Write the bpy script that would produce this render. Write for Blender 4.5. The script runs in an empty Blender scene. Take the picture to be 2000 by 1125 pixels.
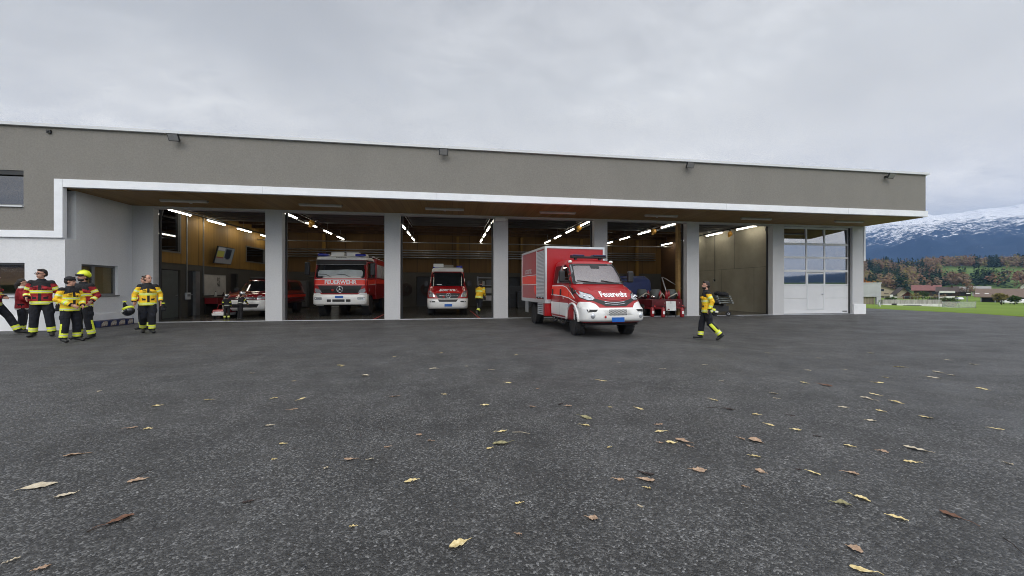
import bpy, bmesh, math, random
from mathutils import Vector, Matrix, noise
PI = math.pi
R = math.radians
C = bpy.context.scene.collection
scn = bpy.context.scene
rnd = random.Random(7)

# ------------------------------------------------------------------ camera
HEAD = 8.8                      # the camera looks 8.8 degrees to the right of the facade's normal
CAMH = 1.36
FPX = 751.0
cam = bpy.data.cameras.new('camera')
cam.sensor_width = 36.0
cam.lens = FPX / 2000 * 36
cam.clip_start = 0.05
cam.clip_end = 30000
co = bpy.data.objects.new('camera', cam)
C.objects.link(co)
co.location = (0, 0, CAMH)
co.rotation_euler = (R(90), 0, R(-HEAD))
scn.camera = co

# ------------------------------------------------------------------ world (overcast)
SUN_EL, SUN_AZ = 34, 200        # soft light from behind the camera
w = bpy.data.worlds.new('World')
scn.world = w
w.use_nodes = True
nt = w.node_tree
nt.nodes.clear()
N = lambda t, **k: [setattr(n, a, b) for n in [nt.nodes.new(t)] for a, b in k.items()] and nt.nodes[-1] or nt.nodes[-1]
L = nt.links.new
out = nt.nodes.new('ShaderNodeOutputWorld')
sky = nt.nodes.new('ShaderNodeTexSky')
sky.sky_type = 'NISHITA'
sky.sun_disc = False
sky.sun_elevation = R(SUN_EL)
sky.sun_rotation = R(SUN_AZ)
bg1 = nt.nodes.new('ShaderNodeBackground')
bg1.inputs[1].default_value = 0.06
L(sky.outputs[0], bg1.inputs[0])
tc = nt.nodes.new('ShaderNodeTexCoord')
sep = nt.nodes.new('ShaderNodeSeparateXYZ')
L(tc.outputs['Generated'], sep.inputs[0])
# clouds: direction projected on a flat layer, so the deck flattens to the horizon
mx = nt.nodes.new('ShaderNodeMath'); mx.operation = 'MAXIMUM'; mx.inputs[1].default_value = 0.0
L(sep.outputs[2], mx.inputs[0])
ad = nt.nodes.new('ShaderNodeMath'); ad.operation = 'ADD'; ad.inputs[1].default_value = 0.22
L(mx.outputs[0], ad.inputs[0])
dv = nt.nodes.new('ShaderNodeVectorMath'); dv.operation = 'DIVIDE'
cb = nt.nodes.new('ShaderNodeCombineXYZ')
for i in range(3): L(ad.outputs[0], cb.inputs[i])
L(tc.outputs['Generated'], dv.inputs[0]); L(cb.outputs[0], dv.inputs[1])
def cloud(scale, detail, rough, dist=0.0, sc=(1, 1, 0.0), loc=(0, 0, 0)):
    mp = nt.nodes.new('ShaderNodeMapping')
    mp.inputs['Scale'].default_value = sc
    mp.inputs['Location'].default_value = loc
    L(dv.outputs[0], mp.inputs[0])
    n = nt.nodes.new('ShaderNodeTexNoise')
    n.inputs['Scale'].default_value = scale
    n.inputs['Detail'].default_value = detail
    n.inputs['Roughness'].default_value = rough
    n.inputs['Distortion'].default_value = dist
    L(mp.outputs[0], n.inputs[0])
    return n
big = cloud(0.9, 3, 0.5, 0.3, (1, 1, 0), (3.1, 1.7, 0))
small = cloud(5.0, 7, 0.6, 0.4, (1, 1.6, 0), (0.3, 0, 0))
# where the small puffs show: a patch low in the middle of the view
gr = nt.nodes.new('ShaderNodeValToRGB')      # brightness by elevation
L(sep.outputs[2], gr.inputs[0])
e = gr.color_ramp.elements
e[0].position = 0.0; e[0].color = (1.04, 0.95, 0.80, 1)
e[1].position = 1.0; e[1].color = (1.05, 1.05, 1.06, 1)
for p, c in ((0.16, (0.95, 0.89, 0.785, 1)), (0.30, (0.86, 0.825, 0.745, 1)), (0.45, (0.65, 0.64, 0.605, 1)), (0.60, (0.52, 0.515, 0.50, 1)), (0.75, (0.9, 0.9, 0.91, 1))):
    q = gr.color_ramp.elements.new(p); q.color = c
def mr(sock, a, b, c, d):
    m = nt.nodes.new('ShaderNodeMapRange')
    m.inputs[1].default_value = a; m.inputs[2].default_value = b
    m.inputs[3].default_value = c; m.inputs[4].default_value = d
    L(sock, m.inputs[0]); return m.outputs[0]
def ma(op, a, b):
    m = nt.nodes.new('ShaderNodeMath'); m.operation = op
    for i, s in enumerate((a, b)):
        if isinstance(s, (int, float)): m.inputs[i].default_value = s
        else: L(s, m.inputs[i])
    return m.outputs[0]
f1 = mr(big.outputs[0], 0.3, 0.7, 0.82, 1.13)
mask = mr(big.outputs[0], 0.42, 0.62, 0.15, 1.0)
f2 = mr(small.outputs[0], 0.35, 0.7, -0.10, 0.16)
f = ma('MULTIPLY', f1, ma('ADD', 1.0, ma('MULTIPLY', f2, mask)))
# the deck behind the camera is the brighter, thinner side
bk = mr(sep.outputs[1], -0.6, 0.1, 2.0, 1.0)
f = ma('MULTIPLY', f, bk)
f = ma('MULTIPLY', f, mr(sep.outputs[0], -0.9, 0.5, 0.84, 1.03))     # the deck is thicker to the left
sc_ = nt.nodes.new('ShaderNodeVectorMath'); sc_.operation = 'SCALE'
L(gr.outputs[0], sc_.inputs[0]); L(f, sc_.inputs['Scale'])
bg2 = nt.nodes.new('ShaderNodeBackground')
L(sc_.outputs[0], bg2.inputs[0])
bg2.inputs[1].default_value = 1.0
mixs = nt.nodes.new('ShaderNodeMixShader'); mixs.inputs[0].default_value = 0.93
L(bg1.outputs[0], mixs.inputs[1]); L(bg2.outputs[0], mixs.inputs[2])
L(mixs.outputs[0], out.inputs[0])

sun = bpy.data.lights.new('sun', 'SUN')
sun.energy = 1.2
sun.angle = R(34)
sun.color = (1.0, 0.965, 0.91)
so = bpy.data.objects.new('sun', sun)
C.objects.link(so)
so.rotation_euler = (R(90 - SUN_EL), 0, R(-15))
scn.view_settings.view_transform = 'Standard'
scn.view_settings.look = 'None'
scn.view_settings.exposure = 0.4
scn.view_settings.gamma = 1.0
scn.cycles.use_denoising = True
scn.cycles.filter_width = 1.0
scn.cycles.max_bounces = 7
scn.cycles.diffuse_bounces = 3
scn.cycles.glossy_bounces = 3
scn.cycles.transparent_max_bounces = 10
scn.cycles.volume_bounces = 0
scn.cycles.sample_clamp_indirect = 6

# ------------------------------------------------------------------ helpers
_sn, _cs = math.sin(R(HEAD)), math.cos(R(HEAD))
def at(px, depth):
    """ground-plan point seen in pixel column px at a depth along the view axis"""
    dx = (px - 1000) / FPX
    return depth * (dx * _cs + _sn), depth * (-dx * _sn + _cs)
def zat(py, depth): return CAMH + (562.5 - py) * depth / FPX
def sstep(a, b, x):
    t = min(1, max(0, (x - a) / (b - a))); return t * t * (3 - 2 * t)
def lot_z(x, y):
    """height of the asphalt: level at the building, falling a little to a low to the right"""
    s = sstep(16.4, 11.5, y)
    g = sstep(4.8, 8.2, x)
    z = -0.21 * s * g
    z += 0.012 * (noise.noise(Vector((x * 0.15, y * 0.15, 3)))) * s
    return z
MATS = {}
def nmat(name):
    m = bpy.data.materials.new(name)
    m.use_nodes = True
    return m, m.node_tree, m.node_tree.nodes['Principled BSDF']
def rgb(c): return (c[0], c[1], c[2], 1) if len(c) == 3 else c
def mat(name, col, rough=0.6, metal=0.0, var=0.12, vs=3.0, bump=0.0, bs=40.0, coat=0.0, spec=0.5, emit=None, es=1.0, col2=None, det=5, stretch=None, coord='Object'):
    """paint-like material whose colour and gloss vary a little over the surface"""
    if name in MATS: return MATS[name]
    m, t, b = nmat(name)
    tcn = t.nodes.new('ShaderNodeTexCoord')
    src = tcn.outputs[coord]
    if stretch:
        mp = t.nodes.new('ShaderNodeMapping'); mp.inputs['Scale'].default_value = stretch
        t.links.new(src, mp.inputs[0]); src = mp.outputs[0]
    n = t.nodes.new('ShaderNodeTexNoise')
    n.inputs['Scale'].default_value = vs; n.inputs['Detail'].default_value = det; n.inputs['Roughness'].default_value = 0.6
    t.links.new(src, n.inputs[0])
    r = t.nodes.new('ShaderNodeValToRGB')
    a = r.color_ramp.elements
    a[0].position = 0.3; a[1].position = 0.7
    if col2 is None:
        a[0].color = rgb([c * (1 - var) for c in col]); a[1].color = rgb([min(1, c * (1 + var)) for c in col])
    else:
        a[0].color = rgb(col); a[1].color = rgb(col2)
    t.links.new(n.outputs[0], r.inputs[0]); t.links.new(r.outputs[0], b.inputs['Base Color'])
    rr = t.nodes.new('ShaderNodeMapRange')
    rr.inputs[3].default_value = max(0.02, rough * 0.85); rr.inputs[4].default_value = min(1, rough * 1.15)
    t.links.new(n.outputs[0], rr.inputs[0]); t.links.new(rr.outputs[0], b.inputs['Roughness'])
    b.inputs['Metallic'].default_value = metal
    b.inputs['Coat Weight'].default_value = coat
    b.inputs['Coat Roughness'].default_value = 0.08
    b.inputs['Specular IOR Level'].default_value = spec
    if bump:
        n2 = t.nodes.new('ShaderNodeTexNoise'); n2.inputs['Scale'].default_value = bs; n2.inputs['Detail'].default_value = 3
        t.links.new(src, n2.inputs[0])
        bp = t.nodes.new('ShaderNodeBump'); bp.inputs['Strength'].default_value = bump; bp.inputs['Distance'].default_value = 0.01 if bs > 12 else 0.05
        t.links.new(n2.outputs[0], bp.inputs['Height']); t.links.new(bp.outputs[0], b.inputs['Normal'])
    if emit:
        b.inputs['Emission Color'].default_value = rgb(emit); b.inputs['Emission Strength'].default_value = es
    MATS[name] = m
    return m
def glassmat(name, tint=(0.02, 0.025, 0.03), refl=0.35, rough=0.03, g_=0.62, blend=0.3):
    """a pane: partly mirror, partly see-through"""
    if name in MATS: return MATS[name]
    m, t, b = nmat(name)
    t.nodes.remove(b)
    o = [n for n in t.nodes if n.type == 'OUTPUT_MATERIAL'][0]
    g = t.nodes.new('ShaderNodeBsdfGlossy'); g.inputs['Roughness'].default_value = rough; g.inputs[0].default_value = (g_, g_, g_, 1)
    tr = t.nodes.new('ShaderNodeBsdfTransparent'); tr.inputs[0].default_value = rgb(tint)
    fr = t.nodes.new('ShaderNodeLayerWeight'); fr.inputs[0].default_value = blend
    mrn = t.nodes.new('ShaderNodeMapRange'); mrn.inputs[3].default_value = refl; mrn.inputs[4].default_value = 1.0
    t.links.new(fr.outputs['Fresnel'], mrn.inputs[0])
    mxx = t.nodes.new('ShaderNodeMixShader')
    t.links.new(mrn.outputs[0], mxx.inputs[0]); t.links.new(tr.outputs[0], mxx.inputs[1]); t.links.new(g.outputs[0], mxx.inputs[2])
    t.links.new(mxx.outputs[0], o.inputs[0])
    MATS[name] = m
    return m
def emat(name, col, s):
    if name in MATS: return MATS[name]
    m, t, b = nmat(name)
    b.inputs['Base Color'].default_value = rgb([c * 0.3 for c in col])
    b.inputs['Emission Color'].default_value = rgb(col); b.inputs['Emission Strength'].default_value = s
    MATS[name] = m
    return m

class MB:
    """collects shapes and links them as one mesh object"""
    def __init__(s): s.v, s.f, s.m, s.s = [], [], [], []
    def add(s, vs, fs, m=0, sm=False):
        o = len(s.v); s.v += [tuple(v) for v in vs]
        for f in fs: s.f.append(tuple(i + o for i in f)); s.m.append(m); s.s.append(sm)
        return s
    def b(s, x0, x1, y0, y1, z0, z1, m=0):
        v = [(x0, y0, z0), (x1, y0, z0), (x1, y1, z0), (x0, y1, z0), (x0, y0, z1), (x1, y0, z1), (x1, y1, z1), (x0, y1, z1)]
        return s.add(v, [(0, 3, 2, 1), (4, 5, 6, 7), (0, 1, 5, 4), (1, 2, 6, 5), (2, 3, 7, 6), (3, 0, 4, 7)], m)
    def ob(s, mtx, sx, sy, sz, m=0):
        v = [mtx @ Vector((a * sx / 2, b_ * sy / 2, c * sz / 2)) for c in (-1, 1) for a, b_ in ((-1, -1), (1, -1), (1, 1), (-1, 1))]
        return s.add(v, [(0, 3, 2, 1), (4, 5, 6, 7), (0, 1, 5, 4), (1, 2, 6, 5), (2, 3, 7, 6), (3, 0, 4, 7)], m)
    def tube(s, pts, r, n=8, m=0, sm=True, cap=True, flat=None):
        pts = [Vector(p) for p in pts]
        rs = r if isinstance(r, (list, tuple)) else [r] * len(pts)
        up = None; rings = []
        for i, p in enumerate(pts):
            d = (pts[min(i + 1, len(pts) - 1)] - pts[max(i - 1, 0)])
            d = d.normalized() if d.length > 1e-9 else Vector((0, 0, 1))
            if up is None:
                up = Vector((0, 0, 1)) if abs(d.z) < 0.9 else Vector((0, 1, 0))
                if flat is not None: up = Vector(flat)
            a = d.cross(up)
            if a.length < 1e-6: a = d.orthogonal()
            a.normalize(); bb = a.cross(d).normalized(); up = bb
            rr = rs[i]
            ra, rb = rr if isinstance(rr, (list, tuple)) else (rr, rr)
            rings.append([p + a * ra * math.cos(2 * PI * k / n) + bb * rb * math.sin(2 * PI * k / n) for k in range(n)])
        vs = [q for g in rings for q in g]
        fs = []
        for i in range(len(pts) - 1):
            for k in range(n):
                k2 = (k + 1) % n
                fs.append((i * n + k, i * n + k2, (i + 1) * n + k2, (i + 1) * n + k))
        s.add(vs, fs, m, sm)
        if cap:
            o = len(s.v) - len(vs)
            s.f.append(tuple(o + k for k in reversed(range(n)))); s.m.append(m); s.s.append(False)
            s.f.append(tuple(o + (len(pts) - 1) * n + k for k in range(n))); s.m.append(m); s.s.append(False)
        return s
    def ell(s, c, r, n=12, k=8, m=0, mtx=None):
        if not isinstance(r, (tuple, list)): r = (r, r, r)
        vs = []
        for i in range(k + 1):
            th = PI * i / k
            for j in range(n):
                ph = 2 * PI * j / n
                p = Vector((r[0] * math.sin(th) * math.cos(ph), r[1] * math.sin(th) * math.sin(ph), r[2] * math.cos(th)))
                if mtx: p = mtx @ p
                vs.append(p + Vector(c))
        fs = [(i * n + j, i * n + (j + 1) % n, (i + 1) * n + (j + 1) % n, (i + 1) * n + j) for i in range(k) for j in range(n)]
        return s.add(vs, fs, m, True)
    def lathe(s, prof, c, axis='z', n=24, m=0, sm=True):
        vs = []
        for (r, h) in prof:
            for k in range(n):
                a, b_ = r * math.cos(2 * PI * k / n), r * math.sin(2 * PI * k / n)
                p = (a, b_, h) if axis == 'z' else ((h, a, b_) if axis == 'x' else (a, h, b_))
                vs.append((p[0] + c[0], p[1] + c[1], p[2] + c[2]))
        fs = [(i * n + k, i * n + (k + 1) % n, (i + 1) * n + (k + 1) % n, (i + 1) * n + k) for i in range(len(prof) - 1) for k in range(n)]
        s.add(vs, fs, m, sm)
        o = len(s.v) - len(vs)
        if prof[0][0] > 1e-4: s.f.append(tuple(o + k for k in range(n))); s.m.append(m); s.s.append(False)
        if prof[-1][0] > 1e-4: s.f.append(tuple(o + (len(prof) - 1) * n + k for k in range(n))); s.m.append(m); s.s.append(False)
        return s
    def prism(s, poly, a0, a1, axis='y', m=0):
        """poly: outline in the two other axes, extruded from a0 to a1"""
        def P(u, v, a): return (u, a, v) if axis == 'y' else ((a, u, v) if axis == 'x' else (u, v, a))
        n = len(poly)
        vs = [P(u, v, a0) for u, v in poly] + [P(u, v, a1) for u, v in poly]
        fs = [tuple(range(n)), tuple(range(2 * n - 1, n - 1, -1))] + [(i, (i + 1) % n, n + (i + 1) % n, n + i) for i in range(n)]
        return s.add(vs, fs, m)
    def build(s, name, mats, parent=None, loc=None, rot=None, bevel=0, seg=2, fix=True):
        me = bpy.data.meshes.new(name)
        me.from_pydata(s.v, [], s.f)
        for mm in (mats if isinstance(mats, (list, tuple)) else [mats]): me.materials.append(mm)
        for p, mi, sm in zip(me.polygons, s.m, s.s): p.material_index = mi; p.use_smooth = sm
        if fix:
            bm = bmesh.new(); bm.from_mesh(me)
            bmesh.ops.remove_doubles(bm, verts=bm.verts, dist=1e-5)
            bmesh.ops.recalc_face_normals(bm, faces=bm.faces)
            bm.to_mesh(me); bm.free()
        o = bpy.data.objects.new(name, me)
        C.objects.link(o)
        if parent: o.parent = parent
        if loc: o.location = loc
        if rot is not None: o.rotation_euler = (0, 0, rot) if isinstance(rot, (int, float)) else rot
        if bevel:
            bv = o.modifiers.new('bevel', 'BEVEL'); bv.width = bevel; bv.segments = seg; bv.limit_method = 'ANGLE'; bv.angle_limit = R(40)
            bv.harden_normals = False
        return o
def tag(o, label, cat, group=None, kind=None):
    if label: o['label'] = label
    if cat: o['category'] = cat
    if group: o['group'] = group
    if kind: o['kind'] = kind
    return o
def empty(name, loc=(0, 0, 0), rz=0.0, label=None, cat=None, group=None, sc=1.0):
    o = bpy.data.objects.new(name, None)
    C.objects.link(o)
    o.location = loc; o.rotation_euler = (0, 0, rz); o.scale = (sc, sc, sc)
    o.empty_display_size = 0.2
    return tag(o, label, cat, group)
def kids(o): return [c for c in C.objects if c.parent == o]
def copy_tree(o, loc=None, rz=None, label=None, parent=None):
    c = o.copy(); C.objects.link(c)
    if parent: c.parent = parent
    if loc is not None: c.location = loc
    if rz is not None: c.rotation_euler = (0, 0, rz)
    if label: c['label'] = label
    for k in kids(o): copy_tree(k, parent=c)
    return c
def meshed(o, replace=True):
    """apply the modifiers of an object into plain mesh data"""
    dg = bpy.context.evaluated_depsgraph_get(); dg.update()
    me = bpy.data.meshes.new_from_object(o.evaluated_get(dg), preserve_all_data_layers=True, depsgraph=dg)
    o.modifiers.clear(); o.data = me
    return o
def text_mesh(txt, size, bold=0.0, shear=0.0, ext=0.0, sx=1.0, space=1.0):
    """lettering as vertices (x right, z up) and faces, centred"""
    cu = bpy.data.curves.new('t', 'FONT'); cu.body = txt; cu.size = size; cu.offset = bold; cu.shear = shear
    cu.extrude = ext; cu.align_x = 'CENTER'; cu.align_y = 'CENTER'; cu.space_character = space; cu.resolution_u = 3
    o = bpy.data.objects.new('t', cu); C.objects.link(o)
    dg = bpy.context.evaluated_depsgraph_get(); dg.update()
    me = bpy.data.meshes.new_from_object(o.evaluated_get(dg))
    vs = [(v.co.x * sx, v.co.y) for v in me.vertices]; fs = [tuple(p.vertices) for p in me.polygons]
    C.objects.unlink(o); bpy.data.objects.remove(o); bpy.data.curves.remove(cu); bpy.data.meshes.remove(me)
    return vs, fs
def place_text(mb, tm, fn, m=0):
    vs, fs = tm
    mb.add([fn(x, z) for x, z in vs], fs, m)
def wall_grid(mb, plan, us, zs, solid, t0, t1, m=0):
    """a wall of thickness t0..t1 with openings; plan(u, t, z) gives the point; solid(i, j) says which cells stand"""
    nu, nz = len(us) - 1, len(zs) - 1
    S = lambda i, j: 0 <= i < nu and 0 <= j < nz and solid(i, j)
    def q(a, b_, c, d): mb.add([a, b_, c, d], [(0, 1, 2, 3)], m)
    for i in range(nu):
        for j in range(nz):
            if not S(i, j): continue
            u0, u1, z0, z1 = us[i], us[i + 1], zs[j], zs[j + 1]
            q(plan(u0, t0, z0), plan(u1, t0, z0), plan(u1, t0, z1), plan(u0, t0, z1))
            q(plan(u0, t1, z0), plan(u0, t1, z1), plan(u1, t1, z1), plan(u1, t1, z0))
            if not S(i - 1, j): q(plan(u0, t0, z0), plan(u0, t0, z1), plan(u0, t1, z1), plan(u0, t1, z0))
            if not S(i + 1, j): q(plan(u1, t0, z0), plan(u1, t1, z0), plan(u1, t1, z1), plan(u1, t0, z1))
            if not S(i, j - 1): q(plan(u0, t0, z0), plan(u0, t1, z0), plan(u1, t1, z0), plan(u1, t0, z0))
            if not S(i, j + 1): q(plan(u0, t0, z1), plan(u1, t0, z1), plan(u1, t1, z1), plan(u0, t1, z1))
# ------------------------------------------------------------------ ground, terrain
def asphalt_mat():
    m, t, b = nmat('asphalt')
    k = t.links.new
    tcn = t.nodes.new('ShaderNodeTexCoord'); P = tcn.outputs['Object']
    def noi(s, d=3, r=0.6, sc=None):
        src = P
        if sc:
            mp = t.nodes.new('ShaderNodeMapping'); mp.inputs['Scale'].default_value = sc; mp.inputs['Rotation'].default_value = (0, 0, 0.12); k(P, mp.inputs[0]); src = mp.outputs[0]
        n = t.nodes.new('ShaderNodeTexNoise'); n.inputs['Scale'].default_value = s; n.inputs['Detail'].default_value = d; n.inputs['Roughness'].default_value = r
        k(src, n.inputs[0]); return n.outputs[0]
    def mrg(s, a, b_, c, d):
        n = t.nodes.new('ShaderNodeMapRange')
        for i, v in enumerate((a, b_, c, d)): n.inputs[i + 1].default_value = v
        k(s, n.inputs[0]); return n.outputs[0]
    def op(o, a, b_):
        n = t.nodes.new('ShaderNodeMath'); n.operation = o
        for i, s in enumerate((a, b_)):
            if isinstance(s, (int, float)): n.inputs[i].default_value = s
            else: k(s, n.inputs[i])
        return n.outputs[0]
    vo = t.nodes.new('ShaderNodeTexVoronoi'); vo.inputs['Scale'].default_value = 88; k(P, vo.inputs['Vector'])
    sx = t.nodes.new('ShaderNodeSeparateColor'); k(vo.outputs['Color'], sx.inputs[0])
    stone = sx.outputs[0]
    bright = mrg(stone, 0.35, 1.0, 0.0, 1.0)
    pale = mrg(sx.outputs[1], 0.965, 0.985, 0.0, 1.0)
    base = mrg(noi(1.1, 5, 0.62), 0.28, 0.72, 0.022, 0.056)
    lanes = mrg(noi(0.35, 4, 0.6, (0.35, 1.6, 1)), 0.3, 0.7, 0.80, 1.20)
    fine = mrg(noi(26, 3), 0.3, 0.7, 0.55, 1.45)
    v = op('MULTIPLY', op('MULTIPLY', base, lanes), fine)
    patch_ = mrg(noi(2.3, 5, 0.65), 0.36, 0.64, 0.5, 1.4)
    v = op('ADD', v, op('MULTIPLY', op('MULTIPLY', op('MULTIPLY', bright, bright), patch_), 0.135))
    v = op('ADD', v, op('MULTIPLY', pale, 0.16))
    cr = t.nodes.new('ShaderNodeCombineColor')
    k(op('MULTIPLY', v, 1.0), cr.inputs[0]); k(v, cr.inputs[1]); k(op('MULTIPLY', v, 0.985), cr.inputs[2])
    k(cr.outputs[0], b.inputs['Base Color'])
    k(mrg(noi(0.8, 4, 0.6, (0.6, 1.3, 1)), 0.3, 0.7, 0.46, 0.72), b.inputs['Roughness'])
    b.inputs['Specular IOR Level'].default_value = 0.45
    d = mrg(vo.outputs['Distance'], 0.0, 0.6, 1.0, 0.0)
    h = op('ADD', op('MULTIPLY', d, op('ADD', 0.35, stone)), op('MULTIPLY', noi(180, 2), 0.5))
    bp = t.nodes.new('ShaderNodeBump'); bp.inputs['Strength'].default_value = 0.9; bp.inputs['Distance'].default_value = 0.010
    k(h, bp.inputs['Height']); k(bp.outputs[0], b.inputs['Normal'])
    return m
M_ASPH = asphalt_mat()
EDGE_X = 27.5
def terr(x, y):
    r = math.hypot(x, y)
    out_ = max(0.0, max(x - EDGE_X, -(x + 60), y - 60, -(y + 40)))
    z = -min(3.9, 0.030 * out_) if out_ < 90 else -min(3.9, 2.7 + 0.012 * (out_ - 90))
    if out_ <= 0: return -0.5
    z += 0.10 * noise.noise(Vector((x * 0.02, y * 0.02, 1.0))) * min(1, out_ / 30)
    az = math.degrees(math.atan2(x, y)) % 360
    hs = sstep(470, 1050, r)
    hn = 0.75 + 0.35 * noise.noise(Vector((math.cos(R(az)) * 5, math.sin(R(az)) * 5, r * 0.0012)))
    bh = 1.0 if az < 90 else 0.3
    z += 62 * hs * hn * bh
    z += bh * 45 * sstep(1050, 2300, r) * (0.7 + 0.6 * noise.noise(Vector((x * 0.0015, y * 0.0015, 9))))
    return z
RIDGE = [(0, .10), (30, .105), (44, .104), (51.4, .1185), (53.5, .128), (55.6, .1345), (56.8, .1322), (58.4, .1295), (60.2, .130), (62, .1335), (66, .139), (75, .13), (95, .06), (130, .014), (180, .010), (220, .014), (270, .03), (320, .08), (360, .10)]
def ridge(az):
    for (a, va), (b_, vb) in zip(RIDGE, RIDGE[1:]):
        if a <= az <= b_:
            return va + (vb - va) * (az - a) / (b_ - a)
    return .1
def mount_z(r, az):
    # range front: foot at 2600 m, crest at 6200 m
    x, y = r * math.sin(R(az)), r * math.cos(R(az))
    t = (r - 2500) / (6200 - 2500)
    if t <= 0: return -60
    top = ridge(az) * 6200
    prof = (t ** 1.25) if t < 1 else max(0.2, 1 - (t - 1) * 0.8)
    n = 0
    a = 1
    p = Vector((x * 0.0009, y * 0.0009, 0))
    for o_ in range(6):
        n += a * (1 - abs(noise.noise(p)) * 2.2); a *= 0.52; p = p * 2.05
    env = min(1, t * 3) * (0.35 + 0.65 * min(1, max(0.0, 1.25 - t)))
    return top * prof * 0.98 + (n - 0.9) * 110 * env + 10

mb = MB()
# the asphalt yard, one sheet
xs = [-60, -50, -40, -32] + [-26 + i * 1.0 for i in range(54)]
xs = [x for x in xs if x < EDGE_X - 0.2] + [EDGE_X]
ys = [-40, -30, -20, -12, -8, -5] + [-3 + i * 0.8 for i in range(26)] + [17.8, 20, 24, 30, 40, 60]
vs = [(x, y, lot_z(x, y) if y < 17 else lot_z(x, 17)) for y in ys for x in xs]
nx = len(xs)
fs = [(j * nx + i, j * nx + i + 1, (j + 1) * nx + i + 1, (j + 1) * nx + i) for j in range(len(ys) - 1) for i in range(nx - 1)]
mb.add(vs, fs, 0, True)
asph = mb.build('asphalt_yard', M_ASPH, fix=False)
tag(asph, 'dark grey rolled asphalt yard in front of the fire station', 'ground', kind='structure')

def grass_mat(name, c1, c2, s=0.6):
    m, t, b = nmat(name)
    k = t.links.new
    tcn = t.nodes.new('ShaderNodeTexCoord')
    mp = t.nodes.new('ShaderNodeMapping'); mp.inputs['Scale'].default_value = (1, 0.35, 1); mp.inputs['Rotation'].default_value = (0, 0, 0.5)
    k(tcn.outputs['Object'], mp.inputs[0])
    n = t.nodes.new('ShaderNodeTexNoise'); n.inputs['Scale'].default_value = s; n.inputs['Detail'].default_value = 8; n.inputs['Roughness'].default_value = 0.7
    k(mp.outputs[0], n.inputs[0])
    n3 = t.nodes.new('ShaderNodeTexNoise'); n3.inputs['Scale'].default_value = 0.02; n3.inputs['Detail'].default_value = 3
    k(tcn.outputs['Object'], n3.inputs[0])
    r = t.nodes.new('ShaderNodeValToRGB'); r.color_ramp.elements[0].position = 0.3; r.color_ramp.elements[1].position = 0.7
    r.color_ramp.elements[0].color = rgb(c1); r.color_ramp.elements[1].color = rgb(c2)
    q = t.nodes.new('ShaderNodeMath'); q.operation = 'ADD'
    q2 = t.nodes.new('ShaderNodeMath'); q2.operation = 'MULTIPLY'; q2.inputs[1].default_value = 0.5
    k(n.outputs[0], q.inputs[0]); k(n3.outputs[0], q.inputs[1]); k(q.outputs[0], q2.inputs[0]); k(q2.outputs[0], r.inputs[0])
    k(r.outputs[0], b.inputs['Base Color'])
    b.inputs['Roughness'].default_value = 0.9; b.inputs['Specular IOR Level'].default_value = 0.15
    return m
M_GRASS = grass_mat('grass', (0.10, 0.17, 0.02), (0.20, 0.28, 0.045))
M_MEADOW = grass_mat('meadow', (0.07, 0.13, 0.03), (0.13, 0.19, 0.05), 0.02)
# field and hills: one sheet of rings out to the foot of the mountains
rings = [20, 27, 34, 42, 52, 64, 80, 100, 125, 155, 190, 230, 280, 340, 400, 460, 520, 580, 640, 700, 770, 840, 920, 1000, 1100, 1250, 1450, 1700, 2000, 2400, 2900, 3600, 5000, 9000]
AZ = []
a = 0.0
while a < 360:
    AZ.append(a); a += 0.6 if 40 <= a <= 70 else 4.0
mb = MB(); na = len(AZ)
vs = [(0, 0, -0.5)]
for r_ in rings:
    for az in AZ:
        x, y = r_ * math.sin(R(az)), r_ * math.cos(R(az))
        vs.append((x, y, terr(x, y)))
fs = [(0, 1 + i, 1 + (i + 1) % na) for i in range(na)]
mi = [0] * na
for j in range(len(rings) - 1):
    for i in range(na):
        i2 = (i + 1) % na
        fs.append((1 + j * na + i, 1 + (j + 1) * na + i, 1 + (j + 1) * na + i2, 1 + j * na + i2))
        mi.append(0 if rings[j] < 430 else 1)
mb.add(vs, fs, 0, True)
mb.m = mi
g = mb.build('field', [M_GRASS, M_MEADOW], fix=False)
tag(g, 'bright green grass field running out to meadows and hills', 'field', kind='structure')
# the strip of field along the yard, standing a little above the asphalt
mb = MB()
sx_ = [EDGE_X, EDGE_X + 0.25, EDGE_X + 2, EDGE_X + 5, EDGE_X + 9, EDGE_X + 14, EDGE_X + 22, EDGE_X + 34]
sy = [-40 + i * 2.5 for i in range(60)]
vs = []
for y in sy:
    for i, x in enumerate(sx_):
        z = (-0.24 if i == 0 else 0.03 + 0.03 * noise.noise(Vector((x, y * 0.7, 0)))) if i < 2 else terr(x, y) + 0.05 * max(0, 1 - (x - EDGE_X) / 30)
        if 0 < i < 2: z = -0.03 + 0.05 * noise.noise(Vector((x * 2, y * 1.3, 0)))
        vs.append((x + (0.12 * noise.noise(Vector((0, y * 0.4, 5))) if i == 0 else 0), y, z))
nx = len(sx_)
fs = [(j * nx + i, j * nx + i + 1, (j + 1) * nx + i + 1, (j + 1) * nx + i) for j in range(len(sy) - 1) for i in range(nx - 1)]
mb.add(vs, fs, 0, True)
mb.m = [1 if (k % (nx - 1)) == 0 else 0 for k in range(len(fs))]
M_DIRT = mat('dirt', (0.05, 0.035, 0.02), 0.95, col2=(0.10, 0.08, 0.04), vs=2)
g = mb.build('grass_verge', [M_GRASS, M_DIRT], fix=False)
tag(g, 'grass verge with an earthy edge along the asphalt', 'verge', kind='structure')

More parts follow.
